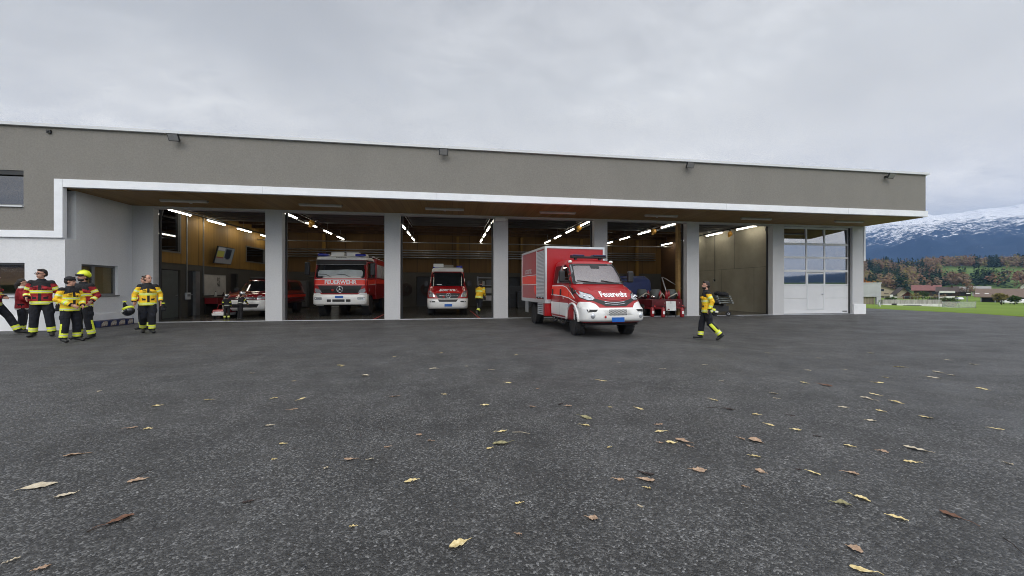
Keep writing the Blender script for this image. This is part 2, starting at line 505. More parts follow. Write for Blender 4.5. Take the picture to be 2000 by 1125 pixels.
def mountain_mat():
    m, t, b = nmat('mountain')
    k = t.links.new
    geo = t.nodes.new('ShaderNodeNewGeometry')
    sp = t.nodes.new('ShaderNodeSeparateXYZ'); k(geo.outputs['Position'], sp.inputs[0])
    def noi(s, d, r=0.65, sc=None):
        n = t.nodes.new('ShaderNodeTexNoise'); n.inputs['Scale'].default_value = s; n.inputs['Detail'].default_value = d; n.inputs['Roughness'].default_value = r
        src = geo.outputs['Position']
        if sc:
            mp = t.nodes.new('ShaderNodeMapping'); mp.inputs['Scale'].default_value = sc; k(src, mp.inputs[0]); src = mp.outputs[0]
        k(src, n.inputs[0]); return n.outputs[0]
    def mrg(s, a, b_, c, d):
        n = t.nodes.new('ShaderNodeMapRange')
        for i, v in enumerate((a, b_, c, d)): n.inputs[i + 1].default_value = v
        k(s, n.inputs[0]); return n.outputs[0]
    def op(o, a, b_):
        n = t.nodes.new('ShaderNodeMath'); n.operation = o
        for i, s in enumerate((a, b_)):
            if isinstance(s, (int, float)): n.inputs[i].default_value = s
            else: k(s, n.inputs[i])
        return n.outputs[0]
    hgt = mrg(sp.outputs[2], 300, 690, -0.42, 0.50)
    s1 = op('ADD', hgt, op('MULTIPLY', op('SUBTRACT', noi(0.0016, 4), 0.5), 0.55))
    s1 = op('ADD', s1, op('MULTIPLY', op('SUBTRACT', noi(0.014, 7, 0.8), 0.5), 2.7))
    s1 = op('ADD', s1, op('MULTIPLY', op('SUBTRACT', noi(0.05, 4, 0.7), 0.5), 1.3))
    snow = mrg(s1, 0.0, 0.30, 0, 0.92)
    r = t.nodes.new('ShaderNodeValToRGB')
    r.color_ramp.elements[0].color = (0.008, 0.022, 0.05, 1); r.color_ramp.elements[1].color = (0.03, 0.05, 0.085, 1)  # forest tones tinted blue, some of the haze put into the colour
    r.color_ramp.elements[0].position = 0.35; r.color_ramp.elements[1].position = 0.75
    k(noi(0.006, 7, 0.7), r.inputs[0])
    mxn = t.nodes.new('ShaderNodeMix'); mxn.data_type = 'RGBA'
    k(snow, mxn.inputs['Factor']); k(r.outputs[0], mxn.inputs['A']); mxn.inputs['B'].default_value = (0.95, 0.96, 0.98, 1)
    k(mxn.outputs['Result'], b.inputs['Base Color'])
    b.inputs['Roughness'].default_value = 0.9; b.inputs['Specular IOR Level'].default_value = 0.1
    return m
M_MNT = mountain_mat()
mb = MB()
rr = [2500 + i * 95 for i in range(48)]
AZm = []
a = 0.0
while a < 360:
    AZm.append(a); a += 0.14 if 48 <= a <= 66 else 4.0
na = len(AZm)
vs = [(r_ * math.sin(R(az)), r_ * math.cos(R(az)), mount_z(r_, az)) for r_ in rr for az in AZm]
fs = [(j * na + i, (j + 1) * na + i, (j + 1) * na + (i + 1) % na, j * na + (i + 1) % na) for j in range(len(rr) - 1) for i in range(na)]
mb.add(vs, fs, 0, True)
g = mb.build('mountain', M_MNT, fix=False)
tag(g, 'long blue forested mountain range with fresh snow along its crest', 'mountain', kind='structure')
# haze: one closed box round everything
mb = MB(); mb.b(-9500, 9500, -9500, 9500, -6, 1250)
hz = bpy.data.materials.new('haze'); hz.use_nodes = True
ht = hz.node_tree; ht.nodes.clear()
ho = ht.nodes.new('ShaderNodeOutputMaterial'); hv = ht.nodes.new('ShaderNodeVolumePrincipled')
hv.inputs['Color'].default_value = (0.27, 0.50, 1.0, 1); hv.inputs['Density'].default_value = 0.00013
hv.inputs['Anisotropy'].default_value = 0.2
ht.links.new(hv.outputs[0], ho.inputs['Volume'])
hb = mb.build('haze', hz); tag(hb, 'thin blue valley haze over the distant mountains', 'haze', kind='stuff')
# ------------------------------------------------------------------ the fire station
D1, D2 = 14.44, 17.10           # facade plane, door plane
U0, PITCH, OPW = -6.93, 4.70, 4.05
WL = -12.36                      # inner side wall of the recess
ER = 21.32                       # right end of the building
DH = 4.50                        # head of the door openings
SOF = 4.58
M_PLAST = mat('plaster_taupe', (0.185, 0.176, 0.158), 0.92, col2=(0.230, 0.220, 0.200), vs=20, bump=0.8, bs=45, det=8)
M_WHITE = mat('plaster_white', (0.625, 0.635, 0.65), 0.9, col2=(0.70, 0.71, 0.725), vs=20, bump=0.5, bs=45, det=8)
M_TRIM = mat('trim_white', (0.74, 0.76, 0.79), 0.8, col2=(0.80, 0.82, 0.85), vs=3.0, bump=0.2, bs=60, det=8)
M_METW = mat('metal_white', (0.60, 0.62, 0.64), 0.45, vs=0.7, var=0.04)
M_PILL = mat('pillar_render', (0.455, 0.46, 0.465), 0.9, col2=(0.515, 0.521, 0.528), vs=20, bump=0.45, bs=50, det=8)
M_PLINTH = mat('plinth_render', (0.68, 0.69, 0.70), 0.85, col2=(0.76, 0.77, 0.78), vs=2.5, bump=0.2, bs=60)
M_DARK = mat('dark_metal', (0.018, 0.019, 0.02), 0.45, vs=5)
M_BLACK = mat('black_plastic', (0.012, 0.012, 0.013), 0.5, vs=8)
M_GREYM = mat('grey_metal', (0.30, 0.31, 0.32), 0.4, metal=0.6, vs=6)
M_ALU = mat('aluminium', (0.62, 0.64, 0.66), 0.38, metal=0.7, vs=6, var=0.06)
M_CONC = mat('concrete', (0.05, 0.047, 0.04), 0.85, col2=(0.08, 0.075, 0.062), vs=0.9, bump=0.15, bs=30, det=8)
M_FLOOR = mat('hall_floor', (0.05, 0.047, 0.04), 0.22, col2=(0.08, 0.075, 0.065), vs=0.8, det=8)
M_PANE = glassmat('window_glass', (0.05, 0.05, 0.05), 0.5, g_=0.30)
M_DPANE = glassmat('door_glass', (0.10, 0.11, 0.12), 0.62)
M_BLIND = mat('blind_brown', (0.10, 0.065, 0.04), 0.7, col2=(0.16, 0.10, 0.06), vs=1, stretch=(1, 1, 30))

def wood_mat(name, c1, c2, axis, board=0.2, rough=0.6, knots=True):
    """sawn boards: grain stretched along `axis`, with board joints across it"""
    if name in MATS: return MATS[name]
    m, t, b = nmat(name)
    k = t.links.new
    tcn = t.nodes.new('ShaderNodeTexCoord'); P = tcn.outputs['Object']
    sc = {'x': (0.12, 2.5, 2.5), 'y': (2.5, 0.12, 2.5), 'z': (2.5, 2.5, 0.12)}[axis]
    mp = t.nodes.new('ShaderNodeMapping'); mp.inputs['Scale'].default_value = sc; k(P, mp.inputs[0])
    n = t.nodes.new('ShaderNodeTexNoise'); n.inputs['Scale'].default_value = 4; n.inputs['Detail'].default_value = 8; n.inputs['Distortion'].default_value = 0.6
    k(mp.outputs[0], n.inputs[0])
    sp = t.nodes.new('ShaderNodeSeparateXYZ'); k(P, sp.inputs[0])
    def op(o, a, b_):
        q = t.nodes.new('ShaderNodeMath'); q.operation = o
        for i, s in enumerate((a, b_)):
            if isinstance(s, (int, float)): q.inputs[i].default_value = s
            else: k(s, q.inputs[i])
        return q.outputs[0]
    across = op('ADD', sp.outputs[0], sp.outputs[1]) if axis == 'z' else sp.outputs[0 if axis == 'y' else 1]
    u = op('MULTIPLY', across, 1 / board)
    fl = op('FLOOR', u, 0); fr = op('FRACT', u, 0)
    wn = t.nodes.new('ShaderNodeTexWhiteNoise'); wn.noise_dimensions = '1D'; k(fl, wn.inputs['W'])
    gap = op('GREATER_THAN', fr, 0.035)
    fac = op('ADD', op('MULTIPLY', n.outputs[0], 0.7), op('MULTIPLY', wn.outputs[0], 0.35))
    r = t.nodes.new('ShaderNodeValToRGB'); r.color_ramp.elements[0].color = rgb(c1); r.color_ramp.elements[1].color = rgb(c2)
    r.color_ramp.elements[0].position = 0.25; r.color_ramp.elements[1].position = 0.8
    k(fac, r.inputs[0])
    vm = t.nodes.new('ShaderNodeVectorMath'); vm.operation = 'SCALE'; k(r.outputs[0], vm.inputs[0]); k(op('ADD', 0.45, op('MULTIPLY', gap, 0.55)), vm.inputs['Scale'])
    k(vm.outputs[0], b.inputs['Base Color']); b.inputs['Roughness'].default_value = rough
    b.inputs['Specular IOR Level'].default_value = 0.3
    MATS[name] = m
    return m
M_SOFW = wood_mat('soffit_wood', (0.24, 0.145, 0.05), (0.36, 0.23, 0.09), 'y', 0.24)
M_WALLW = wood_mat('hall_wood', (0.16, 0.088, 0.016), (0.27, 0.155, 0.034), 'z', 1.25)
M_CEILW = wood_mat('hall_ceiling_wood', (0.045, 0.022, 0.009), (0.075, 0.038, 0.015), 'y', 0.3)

st = empty('fire_station', (0, 0, 0), 0, 'low flat-roofed fire station with taupe upper wall over open vehicle bays', 'building')
def part(name, mbx, m, bevel=0, parent=None, **k): return mbx.build(name, m, parent or st, bevel=bevel, **k)
def streak(m, amount, sc):
    t = m.node_tree; b = t.nodes['Principled BSDF']; src = b.inputs['Base Color'].links[0].from_socket
    tcn = t.nodes.new('ShaderNodeTexCoord'); mp = t.nodes.new('ShaderNodeMapping'); mp.inputs['Scale'].default_value = sc
    n = t.nodes.new('ShaderNodeTexNoise'); n.inputs['Scale'].default_value = 1.0; n.inputs['Detail'].default_value = 7; n.inputs['Roughness'].default_value = 0.6
    mrn = t.nodes.new('ShaderNodeMapRange'); mrn.inputs[1].default_value = 0.3; mrn.inputs[2].default_value = 0.7; mrn.inputs[3].default_value = 1 - amount; mrn.inputs[4].default_value = 1 + amount * 0.6
    vm = t.nodes.new('ShaderNodeVectorMath'); vm.operation = 'SCALE'
    t.links.new(tcn.outputs['Object'], mp.inputs[0]); t.links.new(mp.outputs[0], n.inputs[0]); t.links.new(n.outputs[0], mrn.inputs[0])
    t.links.new(src, vm.inputs[0]); t.links.new(mrn.outputs[0], vm.inputs['Scale']); t.links.new(vm.outputs[0], b.inputs['Base Color'])
streak(M_PLAST, 0.06, (0.8, 0.8, 0.5)); streak(M_WHITE, 0.03, (3, 3, 0.4)); streak(M_PILL, 0.03, (4, 4, 0.5)); streak(M_TRIM, 0.06, (1.5, 1.5, 4))
# upper facade: one plaster slab with the step down at the left and a window hole
mb = MB()
us = [-30, -15.6, -13.46, -12.60, ER]
zs = [3.17, 3.97, 4.85, 5.09, 6.52]
def solid(i, j):
    if i == 1 and j in (1, 2): return False
    if i == 3 and j < 2: return False
    return True
wall_grid(mb, lambda u, t, z: (u, t, z), us, zs, solid, D1, D1 + 0.35)
part('upper_wall', mb, M_PLAST)
mb = MB(); mb.b(ER - 0.35, ER, D1 + 0.352, 30, 4.60, 6.52); mb.b(-30, ER, 29.5, 30, 5.6, 6.52)
part('side_fascia', mb, M_PLAST)
# white trim band, mitred round the step
mb = MB()
F0 = D1 - 0.05
mb.prism([(-30, 2.97), (-12.36, 2.97), (-12.36, 4.60), (ER + 0.06, 4.60), (ER + 0.06, 4.86), (-12.60, 4.86), (-12.60, 3.19), (-30, 3.19)], F0, D1 + 0.10, 'y')
mb.b(ER - 0.02, ER + 0.06, D1 + 0.102, 29.9, 4.60, 4.86)
part('trim_band', mb, M_TRIM, bevel=0.008)
for x in (-12.365, -6.47, -0.57, 5.33, 11.23, 17.13):
    mb = MB(); mb.b(x, x + 0.006, F0 - 0.002, F0 + 0.01, 4.61, 4.85); part('trim_joint', mb, M_GREYM)
# roof edge cap
mb = MB()
mb.prism([(D1 - 0.09, 6.50), (D1 + 0.3, 6.50), (D1 + 0.3, 6.62), (D1 - 0.09, 6.60)], -30, ER + 0.10, 'x')
mb.b(ER - 0.28, ER + 0.10, D1 + 0.302, 30.05, 6.50, 6.61)
part('roof_edge_cap', mb, M_METW, bevel=0.004)
mb = MB(); mb.b(-30, ER - 0.1, D1 + 0.36, 30, 6.30, 6.46)
part('roof', mb, mat('roof_membrane', (0.12, 0.12, 0.12), 0.9))
# soffit
mb = MB(); mb.b(WL - 0.06, ER - 0.02, D1 + 0.10, D2 + 0.02, SOF, SOF + 0.2)
mb.b(ER - 4, ER - 0.02, D2 + 0.02, 29.5, SOF, SOF + 0.2)
part('soffit', mb, M_SOFW)
# lower left wing
mb = MB()
wall_grid(mb, lambda u, t, z: (u, t, z), [-30, -16.2, -13.46, WL], [-0.3, 1.12, 2.16, 2.97], lambda i, j: not (i == 1 and j == 1), D1 + 0.03, D1 + 0.40)
wall_grid(mb, lambda u, t, z: (t, u, z), [D1 + 0.40, 15.03, 16.46, D2], [-0.3, 1.10, 2.17, SOF], lambda i, j: not (i == 1 and j == 1), WL, WL - 0.40)
part('wing_wall', mb, M_WHITE)
mb = MB(); mb.b(-30, WL + 0.03, D1 - 0.005, D1 + 0.029, -0.3, 0.46); mb.b(WL + 0.001, WL + 0.03, D1 + 0.03, D2 - 0.0, -0.3, 0.46)
part('wing_plinth', mb, M_PLINTH, bevel=0.006)
# trim reveal on the inner side of the step (dark shadow gap)
# door wall with seven bays
mb = MB()
us = [WL - 0.4]
opens = []
for n in range(-1, 6):
    a = U0 + PITCH * n
    us += [a, a + OPW]; opens.append(len(us) - 2)
us.append(ER - 0.02)
wall_grid(mb, lambda u, t, z: (u, t, z), us, [-0.3, 0.0, DH, 5.6], lambda i, j: not (i in opens and j == 1) and not (j == 0 and i in opens), D2, D2 + 0.30)
part('bay_wall', mb, M_PILL, bevel=0.012)
mb = MB(); mb.b(ER - 0.4, ER - 0.02, D2 + 0.302, 29.8, -0.3, SOF)
mb.b(WL - 0.41, ER - 0.4, 29.5, 29.8, -0.3, 5.6)
part('outer_wall', mb, M_PILL)
# end column plinth, and the white side trim above
mb = MB(); mb.b(20.64, ER + 0.06, D2 - 0.06, D2 + 0.45, -0.3, 0.52)
part('column_plinth', mb, M_PLINTH, bevel=0.01)
mb = MB(); mb.b(ER - 0.018, ER + 0.07, D2 - 0.03, D2 + 1.2, 2.78, 4.58)
part('side_trim', mb, M_TRIM, bevel=0.006)
# threshold strips
for n in range(-1, 6):
    a = U0 + PITCH * n
    mb = MB(); mb.b(a + 0.004, a + OPW - 0.004, D2 - 0.02, D2 + 0.10, -0.1, 0.022)
    part('threshold', mb, M_ALU)
# floor, ceiling, inner walls
HB = 28.8                        # back wall
HW = -12.45
mb = MB(); mb.b(HW - 0.1, ER - 0.4, D2 + 0.101, HB + 0.2, -0.4, 0.012); part('hall_floor', mb, M_FLOOR)
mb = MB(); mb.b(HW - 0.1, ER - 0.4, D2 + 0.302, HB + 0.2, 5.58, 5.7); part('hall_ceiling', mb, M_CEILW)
for i in range(7):
    y = 18.6 + i * 1.55
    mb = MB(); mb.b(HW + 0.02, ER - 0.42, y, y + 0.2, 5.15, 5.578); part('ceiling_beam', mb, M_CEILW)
# left inner wall (plane x = HW): concrete below, boards above, with openings
lw_u = [D2 + 0.3, 18.30, 20.02, 20.5, 21.15, 23.55, 24.5, 25.7, 28.2, HB]
mb = MB()
wall_grid(mb, lambda u, t, z: (t, u, z), [D2 + 0.3, 18.45, 19.95, 20.45, 21.3, 24.05, 24.8, HB], [0.012, 2.18, 2.48], lambda i, j: not (j == 0 and i in (1, 3, 5)), HW, HW - 0.3)
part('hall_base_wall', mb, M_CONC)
mb = MB()
wall_grid(mb, lambda u, t, z: (t, u, z), [D2 + 0.3, 18.38, 19.92, 25.6, 28.0, HB], [2.482, 2.95, 3.95, 4.9, 5.58], lambda i, j: not ((i == 1 and j in (1, 2)) or (i == 3 and j == 1)), HW + 0.02, HW - 0.3)
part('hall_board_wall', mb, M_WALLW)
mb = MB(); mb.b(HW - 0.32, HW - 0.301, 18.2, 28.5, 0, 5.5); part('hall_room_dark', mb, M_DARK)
# openings in it
for a, b_, z0, z1 in ((18.38, 19.92, 2.95, 4.9), (25.6, 28.0, 2.95, 3.95)):
    fr = MB()
    for y0, y1, q0, q1 in ((a, a + 0.07, z0, z1), (b_ - 0.07, b_, z0, z1), (a + 0.07, b_ - 0.07, z0, z0 + 0.07), (a + 0.07, b_ - 0.07, z1 - 0.07, z1)):
        fr.b(HW - 0.1, HW + 0.05, y0, y1, q0, q1)
    wf = part('gallery_window_frame', fr, mat('window_grey', (0.10, 0.10, 0.095), 0.5))
    g = MB(); g.b(HW - 0.06, HW - 0.045, a + 0.07, b_ - 0.07, z0 + 0.07, z1 - 0.07); part('pane', g, M_PANE, parent=wf)
M_DOORG = mat('door_grey_green', (0.10, 0.115, 0.11), 0.4)
for a, b_, m in ((18.47, 19.93, M_DOORG), (20.46, 20.95, M_DARK), (24.07, 24.78, M_DARK)):
    d = MB(); d.b(HW - 0.14, HW - 0.09, a, b_, 0.02, 2.16)
    dd = part('inner_door', d, m, bevel=0.005)
    h = MB(); h.tube([(HW - 0.088, b_ - 0.12, 1.03), (HW - 0.03, b_ - 0.12, 1.03), (HW - 0.03, b_ - 0.25, 1.03)], 0.012, 6)
    part('handle', h, M_ALU, parent=dd)
d = MB(); d.b(HW - 0.12, HW + 0.03, 20.96, 21.3, 0.02, 2.18); part('door_frame', d, M_GREYM)
for y in (20.30, 21.52):
    d = MB(); d.b(HW + 0.02, HW + 0.06, y, y + 0.05, 1.1, 5.1); part('cable_duct', d, M_GREYM)
# back wall
mb = MB(); bk_u = [HW - 0.1, -8.3, -7.9, -7.3, -6.9, -5.4, 0.0, 2.4, 5.2, ER - 0.4]
wall_grid(mb, lambda u, t, z: (u, t, z), [HW - 0.1, -9.35, -8.9, -8.55, -7.95, -2.6, -1.2, 3.2, 6.6, ER - 0.4], [0.012, 2.2, 2.5], lambda i, j: not (j == 0 and i in (1, 3, 5, 7)), HB, HB + 0.3)
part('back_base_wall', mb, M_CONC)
mb = MB(); mb.b(HW - 0.1, ER - 0.4, HB - 0.02, HB + 0.3, 2.502, 5.58); part('back_board_wall', mb, wood_mat('hall_wood_shaded', (0.085, 0.045, 0.012), (0.15, 0.082, 0.022), 'z', 1.25))  # hall wood again, darkened: shade at the back is put into the colour
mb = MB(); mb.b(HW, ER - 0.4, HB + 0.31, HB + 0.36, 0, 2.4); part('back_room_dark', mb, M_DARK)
d = MB(); d.b(-8.5, -8.0, HB + 0.10, HB + 0.14, 0.02, 2.18); dd = part('back_door', d, mat('door_white', (0.55, 0.58, 0.58), 0.5))
d = MB(); d.b(-8.35, -8.15, HB + 0.095, HB + 0.102, 1.2, 1.9); part('pane', d, mat('pane_glow', (0.55, 0.62, 0.62), 0.3, emit=(0.5, 0.6, 0.6), es=0.12), parent=dd)  # pane given a faint glow of its own to look lit
for x in (-9.0, -4.35, 0.3, 5.1, 9.8, 14.4):
    d = MB(); d.b(x, x + 0.18, HB - 0.22, HB - 0.022, 0.012, 5.14); part('wood_post', d, M_WALLW)
for i, z in enumerate((3.55, 3.72, 3.89, 4.06)):
    d = MB(); d.tube([(HW + 0.2, HB - 0.38, z), (15.9, HB - 0.38, z)], 0.045, 8); part('wall_pipe', d, mat('pipe_grey', (0.22, 0.22, 0.23), 0.35, metal=0.5))
d = MB(); d.tube([(HW + 0.2, 26.6, 4.42), (16.2, 26.6, 4.42)], 0.035, 8); part('wall_pipe', d, MATS['pipe_grey'])
for x in (3.55, 3.85):
    d = MB(); d.tube([(x, HB - 0.5, 0.02), (x, HB - 0.5, 3.6)], 0.06 if x < 3.6 else 0.045, 8); part('down_pipe', d, MATS['pipe_grey'])
# concrete partition on the right of bay five
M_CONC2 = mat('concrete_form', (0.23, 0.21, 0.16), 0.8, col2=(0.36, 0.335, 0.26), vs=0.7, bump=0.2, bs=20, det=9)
mb = MB(); mb.b(16.6, 16.9, D2 + 0.302, 25.6, 0.012, 5.578); part('concrete_partition', mb, M_CONC2)
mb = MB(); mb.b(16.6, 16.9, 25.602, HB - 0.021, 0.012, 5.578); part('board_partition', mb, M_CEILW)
mb = MB()
mb.b(16.594, 16.6, D2 + 0.31, 25.6, 2.50, 2.512)
for y in (19.1, 21.7, 24.3): mb.b(16.594, 16.6, y, y + 0.01, 0.02, 2.5)
for y in (20.6, 23.2): mb.b(16.594, 16.6, y, y + 0.01, 2.512, 5.5)
part('formwork_joint', mb, mat('joint_dark', (0.05, 0.045, 0.04), 0.9))
mb = MB(); mb.b(11.02, 11.17, D2 + 0.45, D2 + 0.65, 0.012, 4.6); part('wood_post', mb, M_SOFW)
# door gear in each open bay: guide rails, raised leaf under the ceiling
for n in range(-1, 5):
    a = U0 + PITCH * n
    for s, x in ((0, a + 0.002), (1, a + OPW - 0.062)):
        d = MB(); d.b(x, x + 0.06, D2 + 0.301, D2 + 0.37, 0.02, 4.62); part('guide_rail', d, M_DARK)
        d = MB(); d.tube([(x + 0.03, D2 + 0.42, 4.3), (x + 0.03, D2 + 0.5, 4.6), (x + 0.03, D2 + 0.8, 4.72), (x + 0.03, D2 + 4.6, 4.74)], 0.02, 6); part('track', d, M_GREYM)
    d = MB()
    for k in range(6):
        y = D2 + 0.85 + k * 0.62
        d.b(a + 0.08, a + OPW - 0.08, y, y + 0.58, 4.78, 4.83)
        d.b(a + 0.08, a + OPW - 0.08, y - 0.035, y - 0.005, 4.76, 4.84)
    part('raised_door_leaf', d, mat('leaf_back', (0.07, 0.07, 0.07), 0.6))
    d = MB(); d.tube([(a + 0.1, D2 + 0.5, 4.60), (a + OPW - 0.1, D2 + 0.5, 4.60)], 0.035, 8); part('torsion_shaft', d, M_GREYM)
# the closed sectional door of the last bay
a, b_ = U0 + PITCH * 5 + 0.06, U0 + PITCH * 5 + OPW - 0.06
y0 = D2 + 0.17
M_DOORS = mat('door_leaf', (0.56, 0.57, 0.585), 0.5, col2=(0.62, 0.63, 0.645), vs=1.2, bump=0.1, bs=90)
zl = [0.03, 0.62, 1.27, 1.30]
gd = MB()
gd.b(a, b_, y0, y0 + 0.05, 0.04, 0.83); gd.b(a, b_, y0, y0 + 0.05, 0.838, 1.50)
rows = [(1.56, 2.19), (2.30, 2.88), (2.98, 3.56), (3.68, 4.40)]
cols = [(a + 0.04, a + 1.37), (a + 1.45, a + 2.45), (a + 2.53, b_ - 0.04)]
# rails and stiles
prev = 1.50
for (r0, r1) in rows:
    gd.b(a, b_, y0 - 0.004, y0 + 0.054, prev + (0.008 if prev == 1.5 else 0), r0); prev = r1
gd.b(a, b_, y0 - 0.004, y0 + 0.054, prev, 4.49)
for (r0, r1) in rows:
    for x0, x1 in ((a, cols[0][0]), (cols[0][1], cols[1][0]), (cols[1][1], cols[2][0]), (cols[2][1], b_)):
        gd.b(x0, x1, y0 - 0.002, y0 + 0.052, r0, r1)
gdo = part('garage_door', gd, M_DOORS, bevel=0.005)
for j, (r0, r1) in enumerate(rows):
    for i, (x0, x1) in enumerate(cols):
        if j == 0 and i == 1: continue
        g = MB(); tl = 0.035 if j == 3 else 0.0
        g.prism([(y0 + 0.016, r0), (y0 + 0.026, r0), (y0 + 0.026 + tl, r1), (y0 + 0.016 + tl, r1)], x0, x1, 'x'); part('pane', g, M_DPANE, parent=gdo)
w0, w1 = cols[1][0] - 0.02, cols[1][1] + 0.02
g = MB(); g.b(w0 + 0.04, w1 - 0.04, y0 - 0.012, y0 - 0.003, 0.30, 1.52); part('wicket_door', g, M_DOORS, parent=gdo, bevel=0.004)
g = MB()
for x0, x1, q0, q1 in ((w0, w0 + 0.055, 0.24, 2.16), (w1 - 0.055, w1, 0.24, 2.16), (w0 + 0.056, w1 - 0.056, 0.24, 0.30), (w0 + 0.056, w1 - 0.056, 2.10, 2.16), (w0 + 0.056, w1 - 0.056, 1.50, 1.58)):
    g.b(x0, x1, y0 - 0.022, y0 - 0.005, q0, q1)
part('wicket_frame', g, M_METW, parent=gdo, bevel=0.003)
g = MB(); g.b(w0 + 0.06, w1 - 0.06, y0 - 0.008, y0 + 0.02, 1.585, 2.095); part('pane', g, M_DPANE, parent=gdo)
g = MB(); g.tube([(w1 - 0.1, y0 - 0.02, 1.05), (w1 - 0.1, y0 - 0.07, 1.05), (w1 - 0.22, y0 - 0.07, 1.05)], 0.014, 8); g.ell((w1 - 0.1, y0 - 0.02, 1.05), (0.03, 0.02, 0.05)); g.ell((w1 - 0.1, y0 - 0.02, 0.93), (0.016, 0.012, 0.02))
part('handle', g, M_METW, parent=gdo)
g = MB(); g.b(a, b_, y0 - 0.01, y0 + 0.04, 0.0, 0.038); part('rubber_seal', g, M_BLACK, parent=gdo)
g = MB(); g.b(b_ - 0.36, b_ - 0.08, y0 - 0.005, y0 - 0.001, 0.12, 0.17); part('maker_plate', g, M_DARK, parent=gdo)
for x in (a - 0.058, b_ + 0.0):
    g = MB(); g.b(x, x + 0.058, D2 + 0.14, D2 + 0.29, 0.012, DH - 0.002); part('guide_rail', g, M_DARK)
# wing windows
def win(name, p, u0, u1, z0, z1, mull, fm, gm, sill_m, axis='y', proud=0.0, sillp=0.06):
    """frame as a part with panes and sill as sub-parts; p = plane"""
    f = MB()
    def bx(mbx, a0, a1, t0, t1, q0, q1):
        if axis == 'y': mbx.b(a0, a1, p + t0, p + t1, q0, q1)
        else: mbx.b(p - t1, p - t0, a0, a1, q0, q1)
    w_ = 0.06
    bx(f, u0, u0 + w_, 0.10, 0.17, z0, z1); bx(f, u1 - w_, u1, 0.10, 0.17, z0, z1)
    bx(f, u0 + w_, u1 - w_, 0.10, 0.17, z0, z0 + w_); bx(f, u0 + w_, u1 - w_, 0.10, 0.17, z1 - w_, z1)
    for mm in mull: bx(f, mm - 0.05, mm + 0.05, 0.095, 0.17, z0 + w_, z1 - w_)
    fo = part(name, f, fm)
    g = MB(); bx(g, u0 + w_, u1 - w_, 0.125, 0.135, z0 + w_, z1 - w_); part('pane', g, gm, parent=fo)
    s = MB(); bx(s, u0 - 0.01, u1 + 0.01, -sillp, 0.098, z0 - 0.045, z0 - 0.002); part('window_sill', s, sill_m, parent=fo, bevel=0.004)
    return fo
M_WG = mat('window_frame_grey', (0.16, 0.165, 0.165), 0.45)
f1 = win('upper_window', D1, -15.6, -13.46, 3.97, 5.09, [], M_WG, M_PANE, M_METW)
g = MB(); g.b(-15.6, -13.46, D1 + 0.02, D1 + 0.09, 4.95, 5.088); part('blind_box', g, M_DARK, parent=f1)
f1 = win('ground_floor_window', D1 + 0.03, -16.2, -13.46, 1.12, 2.16, [], M_WG, glassmat('clear_pane', (0.85, 0.85, 0.83), 0.02, blend=0.12), M_METW)
g = MB(); g.b(-16.15, -13.5, D1 + 0.185, D1 + 0.20, 1.45, 2.1); part('blind', g, M_BLIND, parent=f1)
g = MB(); g.b(-16.2, -13.46, D1 + 0.04, D1 + 0.125, 2.09, 2.158); part('blind_box', g, M_DARK, parent=f1)
f1 = win('side_window', WL, 15.03, 16.46, 1.10, 2.17, [15.58], M_WG, glassmat('clear_pane', (0.85, 0.85, 0.83), 0.02, blend=0.12), M_WG, axis='x')
g = MB(); g.b(WL - 0.19, WL - 0.175, 15.05, 16.42, 1.12, 2.15); part('curtain', g, mat('curtain_ochre', (0.34, 0.27, 0.13), 0.8, stretch=(1, 12, 0.4), vs=3), parent=f1)
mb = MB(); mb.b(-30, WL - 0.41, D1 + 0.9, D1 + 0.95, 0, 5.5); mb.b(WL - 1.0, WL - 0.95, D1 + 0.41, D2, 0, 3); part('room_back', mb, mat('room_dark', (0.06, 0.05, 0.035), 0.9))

# --- things fixed to the building
def flood(u, tilt, yaw, label):
    o = empty('floodlight', (u, D1, 6.33), 0, label, 'floodlight', 'floodlights along the roof edge')
    b_ = MB(); b_.b(-0.03, 0.03, -0.10, 0.0, -0.05, 0.03); b_.tube([(0, -0.1, 0), (0, -0.26, 0)], 0.018, 8); b_.build('bracket', M_DARK, o)
    M = Matrix.Translation((0, -0.26, -0.02)) @ Matrix.Rotation(R(-64), 4, 'X')
    h = MB(); h.ob(M, 0.33, 0.25, 0.05); hh = h.build('housing', M_DARK, o, bevel=0.012)
    g = MB(); g.ob(M @ Matrix.Translation((0, 0, -0.029)), 0.28, 0.20, 0.008); g.build('lens', mat('lamp_lens', (0.20, 0.20, 0.20), 0.25, vs=25, stretch=(1, 6, 1)), hh)
    return o
flood(-9.05, 28, 0, 'black square floodlight leftmost on the taupe upper wall')
flood(-0.32, 28, 0, 'black square floodlight above the van with its bay doors below')
flood(9.45, 28, 0, 'black square floodlight above the walking firefighter, third from the left')
flood(19.1, 28, 0, 'black square floodlight at the right end of the upper wall')
o = empty('wall_sensor', (-12.74, D1, 6.36), 0, 'small dark square sensor box under the roof edge at the left', 'sensor')
b_ = MB(); b_.b(-0.055, 0.055, -0.07, 0, -0.055, 0.055); b_.build('sensor_case', M_DARK, o, bevel=0.012)
b_ = MB(); b_.ell((0, -0.075, 0), (0.03, 0.015, 0.03)); b_.build('sensor_eye', M_BLACK, o)
names = ['first bay from the left', 'bay with the big fire engine', 'bay with the red van', 'bay behind the box truck', 'bay with the red trailers', 'empty bay with the concrete wall', 'closed grey door']
